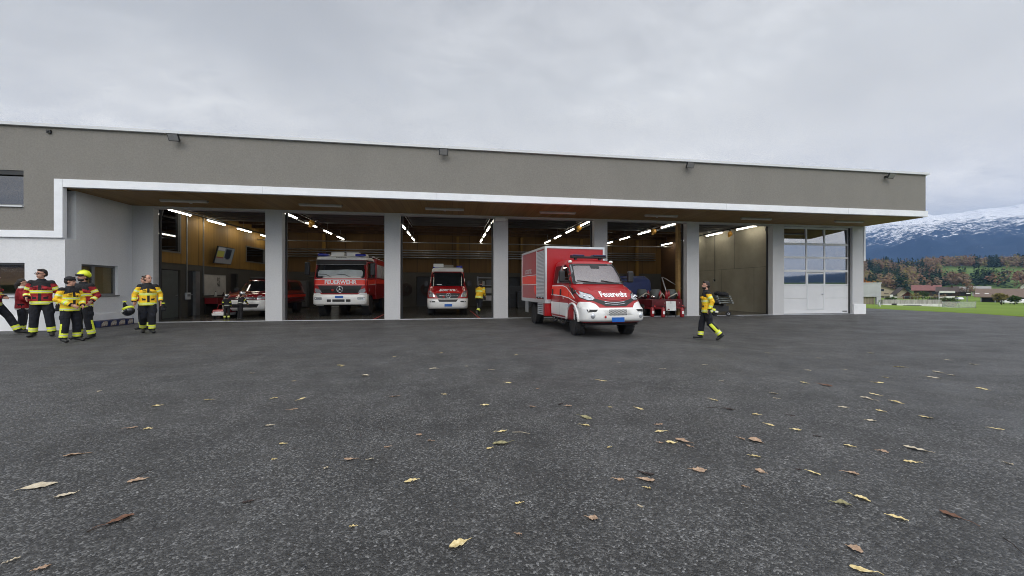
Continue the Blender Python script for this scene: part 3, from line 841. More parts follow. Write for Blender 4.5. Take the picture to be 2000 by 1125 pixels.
for n in range(-1, 6):
    c = U0 + PITCH * n + OPW / 2 + (0 if n < 5 else 0.3)
    o = empty('soffit_light', (c - 0.1, 15.75, SOF), 0, 'unlit grey batten light on the wooden soffit over the ' + names[n + 1], 'ceiling light', 'batten lights on the soffit')
    b_ = MB(); b_.b(-0.78, 0.78, -0.07, 0.07, -0.055, -0.001); b_.build('housing', mat('batten_grey', (0.35, 0.33, 0.31), 0.5), o, bevel=0.01)
    b_ = MB(); b_.prism([(-0.06, -0.056), (0.06, -0.056), (0.04, -0.09), (-0.04, -0.09)], -0.76, 0.76, 'x'); b_.build('diffuser', mat('diffuser_off', (0.5, 0.48, 0.45), 0.35), o, bevel=0.01)
    if n in (-1, 1, 3):
        b_ = MB(); b_.ell((0.0, 0.35, -0.02), (0.06, 0.06, 0.035)); b_.build('motion_sensor', M_METW, o)
o = empty('alarm_box', (U0 + PITCH * 2 - 0.32, D2 - 0.11, 4.40), 0, 'small white box fixed on top of the pillar left of the box truck', 'alarm box')
b_ = MB(); b_.b(-0.27, 0.17, -0.09, 0.10, -0.08, 0.09); b_.build('case', M_METW, o, bevel=0.015)
b_ = MB(); b_.tube([(0.17, 0, 0.0), (0.27, 0, 0.03)], 0.045, 8); b_.build('siren', M_METW, o)
# tube lamps, rows running into the hall on the bay lines
M_TUBE = emat('tube_light', (1.0, 0.93, 0.78), 20.0)
rows = [(-11.9, 'along the wooden left wall'), (-7.36, 'behind the first pillar'), (-2.65, 'behind the second pillar'), (2.0, 'behind the third pillar'), (6.78, 'above the box truck'), (11.42, 'over the red trailers'), (16.05, 'along the concrete wall')]
ordn = ['nearest', 'second', 'third', 'fourth']
tproto = None
for ri, (x, wh) in enumerate(rows):
    r_ = empty('light_track', (x, 0, 4.78), 0, 'dark ceiling track carrying the row of tube lights ' + wh, 'light track', 'tracks of the tube lights')
    b_ = MB(); b_.b(-0.03, 0.03, 17.75, 28.1, -0.02, 0.05); b_.build('rail', M_DARK, r_)
    b_ = MB()
    for y in (18.8, 21.6, 24.3, 27.0): b_.tube([(0, y, 0.05), (0, y, 0.79)], 0.01, 6)
    b_.build('hanger', M_GREYM, r_)
    for k in range(4):
        if tproto is None:
            tproto = empty('tube_light', (x, 18.3, 4.70), 0, '', 'tube light', 'lit tube lights in the hall')
            b_ = MB(); b_.b(-0.055, 0.055, 0.0, 1.45, 0.012, 0.055); b_.build('housing', M_METW, tproto)
            b_ = MB(); b_.tube([(0, 0.02, -0.005), (0, 1.43, -0.005)], 0.034, 10); b_.build('tube', M_TUBE, tproto)
            t_ = tproto
        else: t_ = copy_tree(tproto)
        t_.location = (x, 18.3 + 2.67 * k, 4.70)
        t_['label'] = 'lit white tube light %s, %s in its row from the yard' % (wh, ordn[k])
# yellow hose drops (exhaust extraction) hanging from the tracks
reel = [(-6.75, 19.9, 'beside the big fire engine'), (2.45, 18.9, 'beside the third pillar'), (6.55, 19.4, 'above the box truck'), (11.05, 19.9, 'over the red trailers'), (15.9, 20.1, 'by the concrete wall')]
rp = None
for x, y, wh in reel:
    lab = 'yellow cable reel hanging from the ceiling ' + wh
    if rp is None:
        rp = empty('cable_reel', (x, y, 4.5), 0, lab, 'cable reel', 'yellow reels under the hall ceiling')
        b_ = MB(); b_.lathe([(0.0, -0.06), (0.13, -0.05), (0.15, 0), (0.13, 0.05), (0.06, 0.05), (0.05, 0.02), (0.0, 0.02)], (0, 0, 0), 'y', 20); b_.build('drum', mat('reel_yellow', (0.40, 0.20, 0.02), 0.45), rp)
        b_ = MB(); b_.b(-0.12, 0.0, -0.04, 0.04, -0.20, -0.09); b_.build('outlet', MATS['reel_yellow'], rp, bevel=0.01)
        b_ = MB(); b_.b(-0.025, 0.025, -0.025, 0.025, 0.12, 0.7); b_.build('hanger', M_DARK, rp)
    else: copy_tree(rp, (x, y, 4.5), 0, lab)
# television
o = empty('television', (HW + 0.38, 22.7, 3.10), 0, 'flat television on a bracket on the wooden wall showing a slide', 'television')
M = Matrix.Rotation(R(14), 4, 'Y') @ Matrix.Rotation(R(0), 4, 'Z')
b_ = MB(); b_.ob(M, 0.07, 1.55, 0.92); b_.build('case', M_BLACK, o, bevel=0.01)
sc = MB()
def scr(y0, y1, z0, z1, m): sc.add([M @ Vector((0.0365 + 0.001 * (m > 0), y, z)) for y, z in ((y0, z0), (y1, z0), (y1, z1), (y0, z1))], [(0, 1, 2, 3)], m)
scr(-0.74, 0.74, -0.43, 0.43, 0); scr(-0.74, 0.74, -0.43, -0.16, 1); scr(-0.72, -0.12, -0.10, 0.22, 2); scr(-0.72, -0.12, 0.24, 0.40, 3)
scr(-0.02, 0.5, -0.12, 0.36, 4); scr(0.1, 0.4, -0.20, -0.12, 4); scr(-0.72, -0.1, -0.16, -0.10, 5)
sc.build('screen', [emat('scr_sky', (0.28, 0.33, 0.36), 0.10), emat('scr_grey', (0.30, 0.30, 0.30), 0.10), emat('scr_yellow', (0.5, 0.5, 0.1), 0.10), emat('scr_white', (0.6, 0.6, 0.6), 0.10), emat('scr_dark', (0.02, 0.03, 0.05), 0.10), emat('scr_red', (0.3, 0.05, 0.04), 0.10)], o, fix=False)
b_ = MB(); b_.tube([(-0.37, 0, 0), (-0.03, 0, 0)], 0.03, 8); b_.build('bracket', M_DARK, o)
# whiteboard with a poster, work bench, door switch boxes
o = empty('whiteboard', (HW + 0.03, 22.6, 1.62), 0, 'white notice board with a dark poster on the concrete wall', 'notice board')
b_ = MB(); b_.b(0, 0.02, -1.02, 0.85, -0.62, 0.42); b_.build('board', mat('board_white', (0.5, 0.49, 0.46), 0.5), o)
b_ = MB(); b_.b(0.021, 0.024, 0.05, 0.33, -0.18, 0.30); b_.build('poster', mat('poster_dark', (0.02, 0.02, 0.02), 0.6, col2=(0.5, 0.48, 0.44), vs=9, det=2), o)
b_ = MB()
for y0, y1, z0, z1 in ((-1.04, -1.02, -0.64, 0.44), (0.85, 0.87, -0.64, 0.44), (-1.02, 0.85, 0.42, 0.44), (-1.02, 0.85, -0.64, -0.62)): b_.b(0, 0.03, y0, y1, z0, z1)
b_.build('frame', M_GREYM, o)
o = empty('work_bench', (HW + 0.38, 22.6, 0), 0, 'red workbench under the notice board in the first bay', 'workbench')
b_ = MB(); b_.b(-0.35, 0.35, -1.1, 1.1, 0.86, 0.92); b_.build('bench_top', mat('bench_top', (0.10, 0.07, 0.05), 0.5), o, bevel=0.01)
b_ = MB(); b_.b(-0.3, 0.3, -1.05, 1.05, 0.55, 0.855); b_.build('drawer_unit', mat('bench_red', (0.22, 0.012, 0.015), 0.35), o, bevel=0.01)
for sx in (-0.28, 0.28):
    for s_ in (-1, 1):
        b_ = MB(); b_.b(sx - 0.03, sx + 0.03, s_ * 1.0 - 0.03, s_ * 1.0 + 0.03, 0.012, 0.549); b_.build('leg', M_DARK, o)
for y, h, cc, lb in ((21.9, 0.24, (0.55, 0.55, 0.52), 'white spray bottle on the left end of the red workbench'), (22.6, 0.18, (0.03, 0.03, 0.03), 'dark tin standing on the middle of the red workbench'), (23.2, 0.26, (0.25, 0.02, 0.02), 'red canister standing on the right end of the workbench')):
    o = empty('bottle', (HW + 0.4, y, 0.921), 0, lb, 'bottle')
    b_ = MB(); b_.lathe([(0.0, 0), (0.06, 0), (0.062, h * 0.6), (0.03, h * 0.8), (0.02, h)], (0, 0, 0), 'z', 12); b_.build('flask', mat('flask%.2f' % h, cc, 0.4), o)
    b_ = MB(); b_.lathe([(0.0, h), (0.025, h), (0.025, h + 0.03), (0.0, h + 0.03)], (0, 0, 0), 'z', 10); b_.build('cap', M_BLACK, o)
def wallbox(x, y, z, ax, label, sz=(0.22, 0.34), col=M_BLACK, hang=0.2):
    o = empty('switch_box', (x, y, z), 0, label, 'switch box')
    b_ = MB()
    b_.b(-0.10, 0, -sz[0] / 2, sz[0] / 2, -sz[1] / 2, sz[1] / 2); b_.build('case', col, o, bevel=0.015)
    for k in range(3):
        b_ = MB(); b_.lathe([(0, 0), (0.02, 0), (0.02, -0.02), (0, -0.02)], (-0.10, 0, 0.09 - k * 0.09), 'x', 10); b_.build('button', [mat('btn_grey', (0.4, 0.4, 0.4), 0.4)][0], o)
    if hang:
        b_ = MB(); b_.tube([(-0.05, 0, -sz[1] / 2), (-0.06, 0.02, -sz[1] / 2 - 0.12), (-0.03, 0.0, -sz[1] / 2 - 0.3)], 0.03, 8); b_.build('plug', mat('plug_red', (0.25, 0.05, 0.04), 0.5), o)
    b_ = MB(); b_.tube([(-0.02, 0, sz[1] / 2), (-0.02, 0.0, 3.2), (-0.02, 0.12, 3.7)], 0.015, 6); b_.build('cable', M_BLACK, o)
    return o
wallbox(16.59, 17.95, 1.75, 'x', 'black switch box with a red plug on the concrete wall of the empty bay')
o = wallbox(16.59, 22.3, 1.85, 'x', 'thin black cable with a small switch hanging on the concrete wall', (0.08, 0.12), M_BLACK, 0)
o = empty('fuse_box', (HW + 0.03, 20.32, 0.98), 0, 'small white fuse box on the concrete wall between two doors', 'fuse box')
b_ = MB(); b_.b(0, 0.09, -0.14, 0.14, -0.16, 0.16); b_.build('case', M_METW, o, bevel=0.01)
b_ = MB(); b_.b(0.091, 0.096, -0.1, 0.1, -0.02, 0.1); b_.build('lid', M_GREYM, o)
# coiled hoses and hanging kit on the back wall
for x, wh in ((-3.3, 'behind the big fire engine'), (-1.9, 'behind the red van, left'), (7.4, 'at the back of the fourth bay'), (8.6, 'at the back of the fourth bay, right')):
    o = empty('hose_reel', (x, HB - 0.16, 1.35), 0, 'coiled dark hose hanging on the wall ' + wh, 'hose', 'coiled hoses on the back wall')
    b_ = MB()
    for k in range(5):
        r_ = 0.20 + 0.045 * k
        b_.tube([(r_ * math.cos(2 * PI * i / 20), 0.012 * k, r_ * 1.15 * math.sin(2 * PI * i / 20) - 0.1) for i in range(21)], 0.02, 6, cap=False)
    b_.build('hose', mat('hose_dark', (0.05, 0.03, 0.025), 0.7), o)
    b_ = MB(); b_.tube([(0, 0.16, 0.1), (0, -0.06, 0.1)], 0.02, 8); b_.build('hook', M_GREYM, o)
for x, wh in ((-11.2, 'at the back of the first bay, left'), (-10.3, 'at the back of the first bay, right'), (-6.3, 'behind the big fire engine, left'), (9.3, 'beyond the red trailers')):
    o = empty('locker', (x, HB - 0.55, 0.012), 0, 'grey double locker ' + wh, 'locker', 'grey lockers along the back wall')
    b_ = MB(); b_.b(-0.4, 0.4, 0, 0.5, 0.06, 1.85); b_.build('cabinet', mat('locker_grey', (0.10, 0.105, 0.11), 0.45), o, bevel=0.01)
    for k in (-1, 1):
        b_ = MB(); b_.b(min(k * 0.01, k * 0.385), max(k * 0.01, k * 0.385), -0.014, -0.001, 0.1, 1.81); d_ = b_.build('locker_door', MATS['locker_grey'], o, bevel=0.004)
        b_ = MB(); b_.b(k * 0.06 - 0.012, k * 0.06 + 0.012, -0.035, -0.0145, 0.95, 1.1); b_.build('handle', M_GREYM, d_)
# red floor line
for x0, wh in ((-3.4, 'beside the big fire engine'), (1.15, 'beside the red van')):
    mb = MB(); mb.add([(x0, D2 + 0.2, 0.016), (x0 + 0.09, D2 + 0.2, 0.016), (x0 + 0.09 - 0.15, D2 + 6, 0.016), (x0 - 0.15, D2 + 6, 0.016)], [(0, 1, 2, 3)])
    part('floor_line', mb, mat('line_red', (0.30, 0.02, 0.02), 0.5))
# ------------------------------------------------------------------ vehicles
M_RED = mat('paint_red', (0.33, 0.004, 0.007), 0.30, coat=0.25, var=0.06, vs=1.5)
M_LUM = mat('foil_luminous_red', (0.85, 0.05, 0.025), 0.4, var=0.04, vs=2)
M_CARW = mat('paint_white', (0.74, 0.74, 0.72), 0.3, coat=0.4, var=0.04, vs=2)
M_VGLASS = mat('vehicle_glass_dark', (0.012, 0.014, 0.016), 0.06, var=0.1, vs=1, spec=0.6)
M_TYRE = mat('tyre', (0.016, 0.016, 0.017), 0.8, bump=0.3, bs=60)
M_RIM = mat('rim_silver', (0.50, 0.51, 0.53), 0.35, metal=0.7)
M_LAMPG = mat('headlight_glass', (0.55, 0.57, 0.60), 0.08, metal=0.6, var=0.35, vs=22)
M_BLUE = mat('beacon_blue', (0.01, 0.02, 0.30), 0.15, var=0.1)
M_PLATE = mat('plate_blue', (0.01, 0.10, 0.40), 0.35, var=0.1, vs=20)
M_WRITE = mat('lettering_white', (0.85, 0.85, 0.85), 0.4, var=0.02)
M_UNDER = mat('underbody', (0.012, 0.012, 0.012), 0.8)
M_CHROME = mat('chrome', (0.75, 0.76, 0.78), 0.12, metal=1.0)
M_SHUT = mat('shutter_alu', (0.50, 0.52, 0.55), 0.4, metal=0.35, var=0.05)

class Shell:
    """vehicle body from plan slices: rows of (z, y_front, y_rear, half width, front corner radius, rear corner radius, bulge)"""
    def __init__(s, rows): s.rows = rows
    def at(s, z):
        r = s.rows
        if z <= r[0][0]: return r[0][1:]
        for a, b_ in zip(r, r[1:]):
            if a[0] <= z <= b_[0]:
                t = (z - a[0]) / max(1e-9, b_[0] - a[0])
                return tuple(p + (q - p) * t for p, q in zip(a[1:], b_[1:]))
        return r[-1][1:]
    def fy(s, x, z, off=0.0):
        yf, yr, hw, rf, rr_, bu = s.at(z)
        ax = abs(x)
        y = yf + bu * (ax / hw) ** 2.2
        lim = hw - rf
        if ax > lim and rf > 0:
            d = min(1, (ax - lim) / rf)
            y += rf * (1 - math.sqrt(max(0, 1 - d * d)))
        return y - off
    def hx(s, y, z, off=0.0):
        yf, yr, hw, rf, rr_, bu = s.at(z)
        yc = yf + bu + rf
        if y < yc and rf > 0:
            d = min(1, (yc - y) / rf)
            return hw - rf * (1 - math.sqrt(max(0, 1 - d * d))) + off
        return hw + off
    def build(s, name, m, parent, nz=None):
        zs = []
        for a, b_ in zip(s.rows, s.rows[1:]):
            n = 2 if nz is None else nz
            for i in range(n): zs.append(a[0] + (b_[0] - a[0]) * i / n)
        zs.append(s.rows[-1][0])
        mb = MB(); rings = []
        for z in zs:
            yf, yr, hw, rf, rr_, bu = s.at(z)
            P = []
            fr = [i / 8 for i in range(9)]
            # front right half from centre to side, down the side, rear, mirror
            half = [((hw - rf) * t, ) for t in fr]
            for (x,) in half: P.append((x, s.fy(x, z)))
            for i in range(1, 7):
                a = PI / 2 * i / 6
                P.append((hw - rf + rf * math.sin(a), yf + bu * ((hw - rf + rf * math.sin(a)) / hw) ** 2.2 + rf * (1 - math.cos(a))))
            ys = P[-1][1]
            for t in (0.25, 0.5, 0.75, 1.0): P.append((hw, ys + (yr - rr_ - ys) * t))
            for i in range(1, 4):
                a = PI / 2 * i / 3
                P.append((hw - rr_ * (1 - math.cos(a)), yr - rr_ + rr_ * math.sin(a)))
            P.append((0.0, yr))
            full = P + [(-x, y) for x, y in P[-2:0:-1]]
            rings.append([(x, y, z) for x, y in full])
        n = len(rings[0])
        vs = [p for r in rings for p in r]
        fs = [(i * n + k, i * n + (k + 1) % n, (i + 1) * n + (k + 1) % n, (i + 1) * n + k) for i in range(len(rings) - 1) for k in range(n)]
        mb.add(vs, fs, 0, True)
        mb.f.append(tuple(range(n))); mb.m.append(0); mb.s.append(False)
        mb.f.append(tuple((len(rings) - 1) * n + k for k in range(n))); mb.m.append(0); mb.s.append(True)
        return mb.build(name, m, parent)
def patch(poly, fn, sub=3):
    """polygon in 2D cut fine and laid on a surface fn(u, v) -> point"""
    bm = bmesh.new()
    f = bm.faces.new([bm.verts.new((u, v, 0)) for u, v in poly])
    us = [p[0] for p in poly]; vv = [p[1] for p in poly]
    for ax, lo, hi in ((0, min(us), max(us)), (1, min(vv), max(vv))):
        n = max(2, int((hi - lo) / 0.09))
        for i in range(1, n):
            c = lo + (hi - lo) * i / n
            no = (1, 0, 0) if ax == 0 else (0, 1, 0)
            co_ = (c, 0, 0) if ax == 0 else (0, c, 0)
            bmesh.ops.bisect_plane(bm, geom=bm.verts[:] + bm.edges[:] + bm.faces[:], plane_co=co_, plane_no=no)
    vs = [fn(v.co.x, v.co.y) for v in bm.verts]
    bm.verts.index_update()
    fs = [tuple(v.index for v in f.verts) for f in bm.faces]
    bm.free()
    return vs, fs
def rpoly(x0, x1, z0, z1, r=0.05, n=4, k=None):
    """rectangle with rounded corners; k = (top-left x, top-right x) to slant the sides"""
    P = []
    for cx, cz, a0 in ((x1 - r, z1 - r, 0), (x0 + r, z1 - r, 90), (x0 + r, z0 + r, 180), (x1 - r, z0 + r, 270)):
        for i in range(n + 1):
            a = R(a0 + 90 * i / n)
            P.append((cx + r * math.cos(a), cz + r * math.sin(a)))
    if k: P = [(x + (k[0] if x < (x0 + x1) / 2 else k[1]) * (z - z0) / (z1 - z0), z) for x, z in P]
    return P
class Veh:
    def __init__(s, root, sh): s.r, s.sh = root, sh
    def front(s, name, poly, m, off=0.006, parent=None, sh=None):
        sh = sh or s.sh
        vs, fs = patch(poly, lambda x, z: (x, sh.fy(x, z, off), z))
        mb = MB(); mb.add(vs, fs, 0, True); return mb.build(name, m, parent or s.r)
    def side(s, name, poly, m, sg, off=0.006, parent=None, sh=None):
        sh = sh or s.sh
        vs, fs = patch(poly, lambda y, z: (sg * sh.hx(y, z, off), y, z))
        mb = MB(); mb.add(vs, fs, 0, True); return mb.build(name, m, parent or s.r)
    def text(s, txt, size, x, z, m=None, off=0.010, bold=0.0, parent=None, name='lettering', sx=1.0, arc=0.0):
        vs, fs = text_mesh(txt, size, bold, sx=sx)
        mb = MB(); mb.add([(x + a, s.sh.fy(x + a, z + b_, off), z + b_ + arc * a * a) for a, b_ in vs], fs)
        return mb.build(name, m or M_WRITE, parent or s.r)
def wheel(root, x, y, r, wdt, sg, steer=0.0, hub=0.0, name='wheel'):
    """tyre with a rim on its outer side; sg = side it faces"""
    o = empty(name, (x, y, r), steer); o.parent = root
    pass
    return o
def wheel(root, x, y, r, wdt, sg, steer=0.0, dish=0.05, nuts=6):
    mb = MB(); h = wdt / 2
    prof = [(r * 0.60, -h * 0.9), (r * 0.78, -h), (r * 0.93, -h * 0.96), (r, -h * 0.72), (r * 1.0, h * 0.72), (r * 0.93, h * 0.96), (r * 0.78, h), (r * 0.60, h * 0.9)]
    mb.lathe(prof, (0, 0, 0), 'x', 36)
    for k in range(44):       # tread blocks
        a = 2 * PI * k / 44
        for q in (-0.42, 0.0, 0.42):
            M = Matrix.Rotation(a + (0.07 if q else 0), 4, 'X') @ Matrix.Translation((q * wdt, 0, r))
            mb.ob(M, wdt * 0.30, r * 0.095, 0.016)
    w_ = mb.build('wheel', M_TYRE, root, loc=(x, y, r), rot=steer)
    mb = MB()
    pr = [(r * 0.60, h * 0.88), (r * 0.58, h * 0.75), (r * 0.50, h * 0.45 - dish), (r * 0.30, h * 0.45 - dish), (r * 0.26, h * 0.62), (r * 0.12, h * 0.70), (0.0, h * 0.70)]
    mb.lathe([(a, sg * b_) for a, b_ in pr], (0, 0, 0), 'x', 28)
    for k in range(nuts):
        a = 2 * PI * k / nuts
        mb.lathe([(0.0, 0), (0.016, 0), (0.016, sg * 0.03), (0, sg * 0.03)], (sg * (h * 0.45 - dish), r * 0.40 * math.cos(a), r * 0.40 * math.sin(a)), 'x', 6)
    mb.build('rim', M_RIM, w_)
    return w_
def star(mb, c, r, m=0, y=-0.0):
    """ring with a three-pointed star"""
    pts = [(c[0] + r * math.cos(2 * PI * i / 28), c[1] + y, c[2] + r * math.sin(2 * PI * i / 28)) for i in range(29)]
    mb.tube(pts, r * 0.10, 6, m, cap=False)
    for k in range(3):
        a = PI / 2 + 2 * PI * k / 3
        tip = (c[0] + r * math.cos(a), c[2] + r * math.sin(a))
        l_ = (c[0] + r * 0.16 * math.cos(a + PI / 3), c[2] + r * 0.16 * math.sin(a + PI / 3)); rr_ = (c[0] + r * 0.16 * math.cos(a - PI / 3), c[2] + r * 0.16 * math.sin(a - PI / 3))
        mb.prism([tip, l_, (c[0], c[2]), rr_], c[1] + y - 0.008, c[1] + y + 0.008, 'y', m)
def bool_diff(o, cutters):
    for c in cutters:
        md = o.modifiers.new('cut', 'BOOLEAN'); md.operation = 'DIFFERENCE'; md.object = c; md.solver = 'EXACT'
    meshed(o)
    for c in cutters:
        C.objects.unlink(c); bpy.data.objects.remove(c)
    return o
def plate(root, x, y, z, w_=0.5, h=0.11, txt='BE · 7'):
    mb = MB(); mb.b(x - w_ / 2, x + w_ / 2, y - 0.012, y, z - h / 2, z + h / 2)
    p = mb.build('number_plate', M_PLATE, root, bevel=0.003)
    return p

# ---- crew-cab box truck driving out of bay three
tr = empty('box_truck', (4.395, 9.845, 0.0), R(4.0), 'red and white crew-cab fire truck with a tall box body half out of the bay', 'truck')
tr.scale = (0.875, 0.941, 0.979)
HWC = 1.03
low = Shell([  # z, yf, yr, hw, rf, rr, bulge
    (0.42, 0.10, 3.02, HWC - 0.05, 0.20, 0.05, 0.10),
    (0.50, 0.02, 3.05, HWC - 0.01, 0.22, 0.05, 0.12),
    (0.72, 0.00, 3.05, HWC, 0.24, 0.05, 0.12),
    (0.86, 0.03, 3.05, HWC, 0.26, 0.05, 0.13),
    (0.95, 0.09, 3.05, HWC, 0.28, 0.05, 0.15),
    (1.05, 0.14, 3.05, HWC, 0.30, 0.05, 0.17),
    (1.16, 0.22, 3.05, HWC - 0.01, 0.34, 0.05, 0.20),
    (1.28, 0.40, 3.05, HWC - 0.02, 0.34, 0.05, 0.20),
    (1.40, 0.68, 3.05, HWC - 0.03, 0.32, 0.05, 0.18),
    (1.47, 0.93, 3.05, HWC - 0.04, 0.28, 0.05, 0.14),
    (1.50, 1.02, 3.05, HWC - 0.05, 0.24, 0.05, 0.12)])
up = Shell([
    (1.502, 1.03, 3.04, HWC - 0.052, 0.20, 0.05, 0.11),
    (1.80, 1.28, 3.03, HWC - 0.09, 0.18, 0.05, 0.10),
    (2.08, 1.54, 3.02, HWC - 0.14, 0.18, 0.06, 0.10),
    (2.20, 1.68, 3.00, HWC - 0.17, 0.20, 0.08, 0.10),
    (2.27, 1.82, 2.98, HWC - 0.24, 0.22, 0.10, 0.10),
    (2.31, 2.05, 2.95, HWC - 0.36, 0.24, 0.14, 0.08)])
body = low.build('body', M_RED, tr)
cab = up.build('cab', M_RED, tr)
inner = Shell([(1.45, 1.10, 2.96, HWC - 0.11, 0.18, 0.05, 0.10), (1.80, 1.36, 2.95, HWC - 0.15, 0.16, 0.05, 0.10), (2.08, 1.61, 2.94, HWC - 0.20, 0.15, 0.05, 0.10), (2.20, 1.75, 2.92, HWC - 0.26, 0.15, 0.05, 0.10)]).build('cut_a', M_RED, None)
# windscreen opening, side windows
WS = rpoly(-0.90, 0.90, 1.535, 2.12, 0.07, 4, (0.10, -0.10))
cutw = MB(); cutw.prism(WS, 0.6, 1.98, 'y'); cw = cutw.build('cut_b', M_RED, None)
SW1 = [(1.42, 1.56), (2.12, 1.56), (2.12, 2.10), (1.88, 2.10), (1.80, 2.06)]
SW2 = rpoly(2.24, 2.88, 1.56, 2.10, 0.05)
cs = MB(); cs.prism(SW1, -1.5, 1.5, 'x'); c1 = cs.build('cut_c', M_RED, None)
cs = MB(); cs.prism(SW2, -1.5, 1.5, 'x'); c2 = cs.build('cut_d', M_RED, None)
bool_diff(cab, [inner, cw, c1, c2])
# wheel arches cut out of the lower body
cy = MB(); cy.lathe([(0, -1.5), (0.475, -1.5), (0.475, 1.5), (0, 1.5)], (0, 0.98, 0.42), 'x', 32); cc = cy.build('cut_e', M_RED, None)
bool_diff(body, [cc])
for p in cab.data.polygons: p.use_smooth = True
V = Veh(tr, low)
M_WSG = glassmat('windscreen_glass', (0.45, 0.50, 0.50), 0.36, g_=0.62)
VU = Veh(tr, up)
ws = VU.front('windscreen', rpoly(-0.93, 0.93, 1.515, 2.14, 0.07, 4, (0.10, -0.10)), M_WSG, 0.020)
# black surround
sur = MB()
def ring_on(poly_o, poly_i, fn, mb):
    n = len(poly_o)
    mb.add([fn(*p) for p in poly_o] + [fn(*p) for p in poly_i], [(i, (i + 1) % n, n + (i + 1) % n, n + i) for i in range(n)], 0, True)
def dens(P, k=6):
    out_ = []
    for i in range(len(P)):
        a, b_ = P[i], P[(i + 1) % len(P)]
        for j in range(k): out_.append((a[0] + (b_[0] - a[0]) * j / k, a[1] + (b_[1] - a[1]) * j / k))
    return out_
ring_on(dens(rpoly(-0.95, 0.95, 1.505, 2.155, 0.07, 4, (0.10, -0.10))), dens(rpoly(-0.86, 0.86, 1.56, 2.10, 0.07, 4, (0.10, -0.10))), lambda x, z: (x, up.fy(x, z, 0.028), z), sur)
sur.build('windscreen_seal', M_BLACK, tr)
pz = MB(); vs_, fs_ = patch(rpoly(-0.16, 0.16, 2.00, 2.11, 0.02), lambda x, z: (x, up.fy(x, z, 0.03), z)); pz.add(vs_, fs_); pz.build('sensor_panel', M_BLACK, ws)
for sg in (-1, 1):
    VU.side('side_window', [(1.40, 1.545), (2.14, 1.545), (2.14, 2.12), (1.90, 2.12), (1.78, 2.04)], glassmat('side_glass', (0.35, 0.38, 0.38), 0.22), sg, 0.003)
    VU.side('side_window', rpoly(2.22, 2.90, 1.545, 2.115, 0.05), MATS['side_glass'], sg, 0.003)
    # black corner between door and bonnet
    s_ = MB(); vs_, fs_ = patch([(0.98, 1.44), (1.40, 1.50), (1.40, 1.499)], lambda y, z: (sg * low.hx(y, z, 0.008), y, z)) if False else ([], [])
    vs_, fs_ = patch([(1.16, 1.515), (1.40, 1.515), (1.78, 2.04), (1.72, 2.06)], lambda y, z: (sg * up.hx(y, z, 0.007), y, z)); s_.add(vs_, fs_); s_.build('pillar_trim', M_BLACK, tr)
    vs_, fs_ = patch([(0.78, 1.26), (1.02, 1.18), (1.38, 1.485), (1.02, 1.485)], lambda y, z: (sg * low.hx(y, z, 0.006), y, z)); s_ = MB(); s_.add(vs_, fs_); s_.build('corner_trim', M_BLACK, tr)
# white lower part
for sg in (-1, 1):
    V.side('sill_panel', [(1.50, 0.44), (3.04, 0.44), (3.04, 0.93), (1.36, 0.93), (1.44, 0.75), (1.47, 0.6)], M_CARW, sg, 0.005)
    # arch flare
    fl = MB(); pts = []
    for i in range(13):
        a = PI * (i / 12) * 1.0
        pts.append((sg * (HWC + 0.012), 0.98 + 0.50 * math.cos(a), 0.44 + 0.50 * math.sin(a)))
    fl.tube(pts, [(0.05, 0.03)] * 13, 8); fl.build('wheel_arch', M_CARW, tr)
    # luminous stripe along the side with a thin pale edge
    V.side('stripe', [(3.04, 1.18), (3.04, 1.45), (1.95, 1.45), (1.60, 1.40), (1.20, 1.24), (0.85, 1.06), (1.3, 1.10), (2.0, 1.16)], M_LUM, sg, 0.005)
    V.side('stripe_edge', [(3.04, 1.15), (3.04, 1.178), (2.0, 1.158), (1.3, 1.098), (0.9, 1.02), (0.55, 0.95), (0.9, 0.99), (1.3, 1.075), (2.0, 1.135)], M_WRITE, sg, 0.006)
    V.side('stripe_edge', [(3.04, 1.452), (3.04, 1.475), (1.93, 1.475), (1.58, 1.425), (1.18, 1.265), (0.80, 1.09), (0.86, 1.08), (1.2, 1.243), (1.6, 1.402), (1.95, 1.452)], M_WRITE, sg, 0.006)
    for y in (1.36, 2.18, 3.0):
        s_ = MB(); s_.tube([(sg * (low.hx(y, z, 0.002)), y, z) for z in (0.5, 0.8, 1.1, 1.3, 1.48)], 0.006, 6); s_.build('door_gap', M_BLACK, tr)
    for y in (2.02, 2.84):
        h_ = MB(); h_.b(min(sg * HWC, sg * (HWC + 0.04)), max(sg * HWC, sg * (HWC + 0.04)), y - 0.03, y + 0.03, 1.16, 1.36); h_.build('door_handle', M_BLACK, tr, bevel=0.012)
bmp = Shell([(0.45, 0.04, 0.9, HWC, 0.26, 0.05, 0.10), (0.50, -0.06, 0.9, HWC + 0.02, 0.26, 0.05, 0.12), (0.60, -0.09, 0.9, HWC + 0.02, 0.28, 0.05, 0.12), (0.80, -0.07, 0.9, HWC + 0.02, 0.28, 0.05, 0.13), (0.845, -0.03, 0.9, HWC + 0.015, 0.28, 0.05, 0.14)])
bo = bmp.build('bumper', M_CARW, tr)
cy = MB(); cy.lathe([(0, -1.5), (0.475, -1.5), (0.475, 1.5), (0, 1.5)], (0, 0.98, 0.42), 'x', 32); cc = cy.build('cut_f', M_RED, None)
c3 = MB(); c3.b(-0.95, 0.95, 0.5, 1.5, 0.3, 1.0); c3o = c3.build('cut_g', M_RED, None)
bool_diff(bo, [cc, c3o])
VB = Veh(tr, bmp)
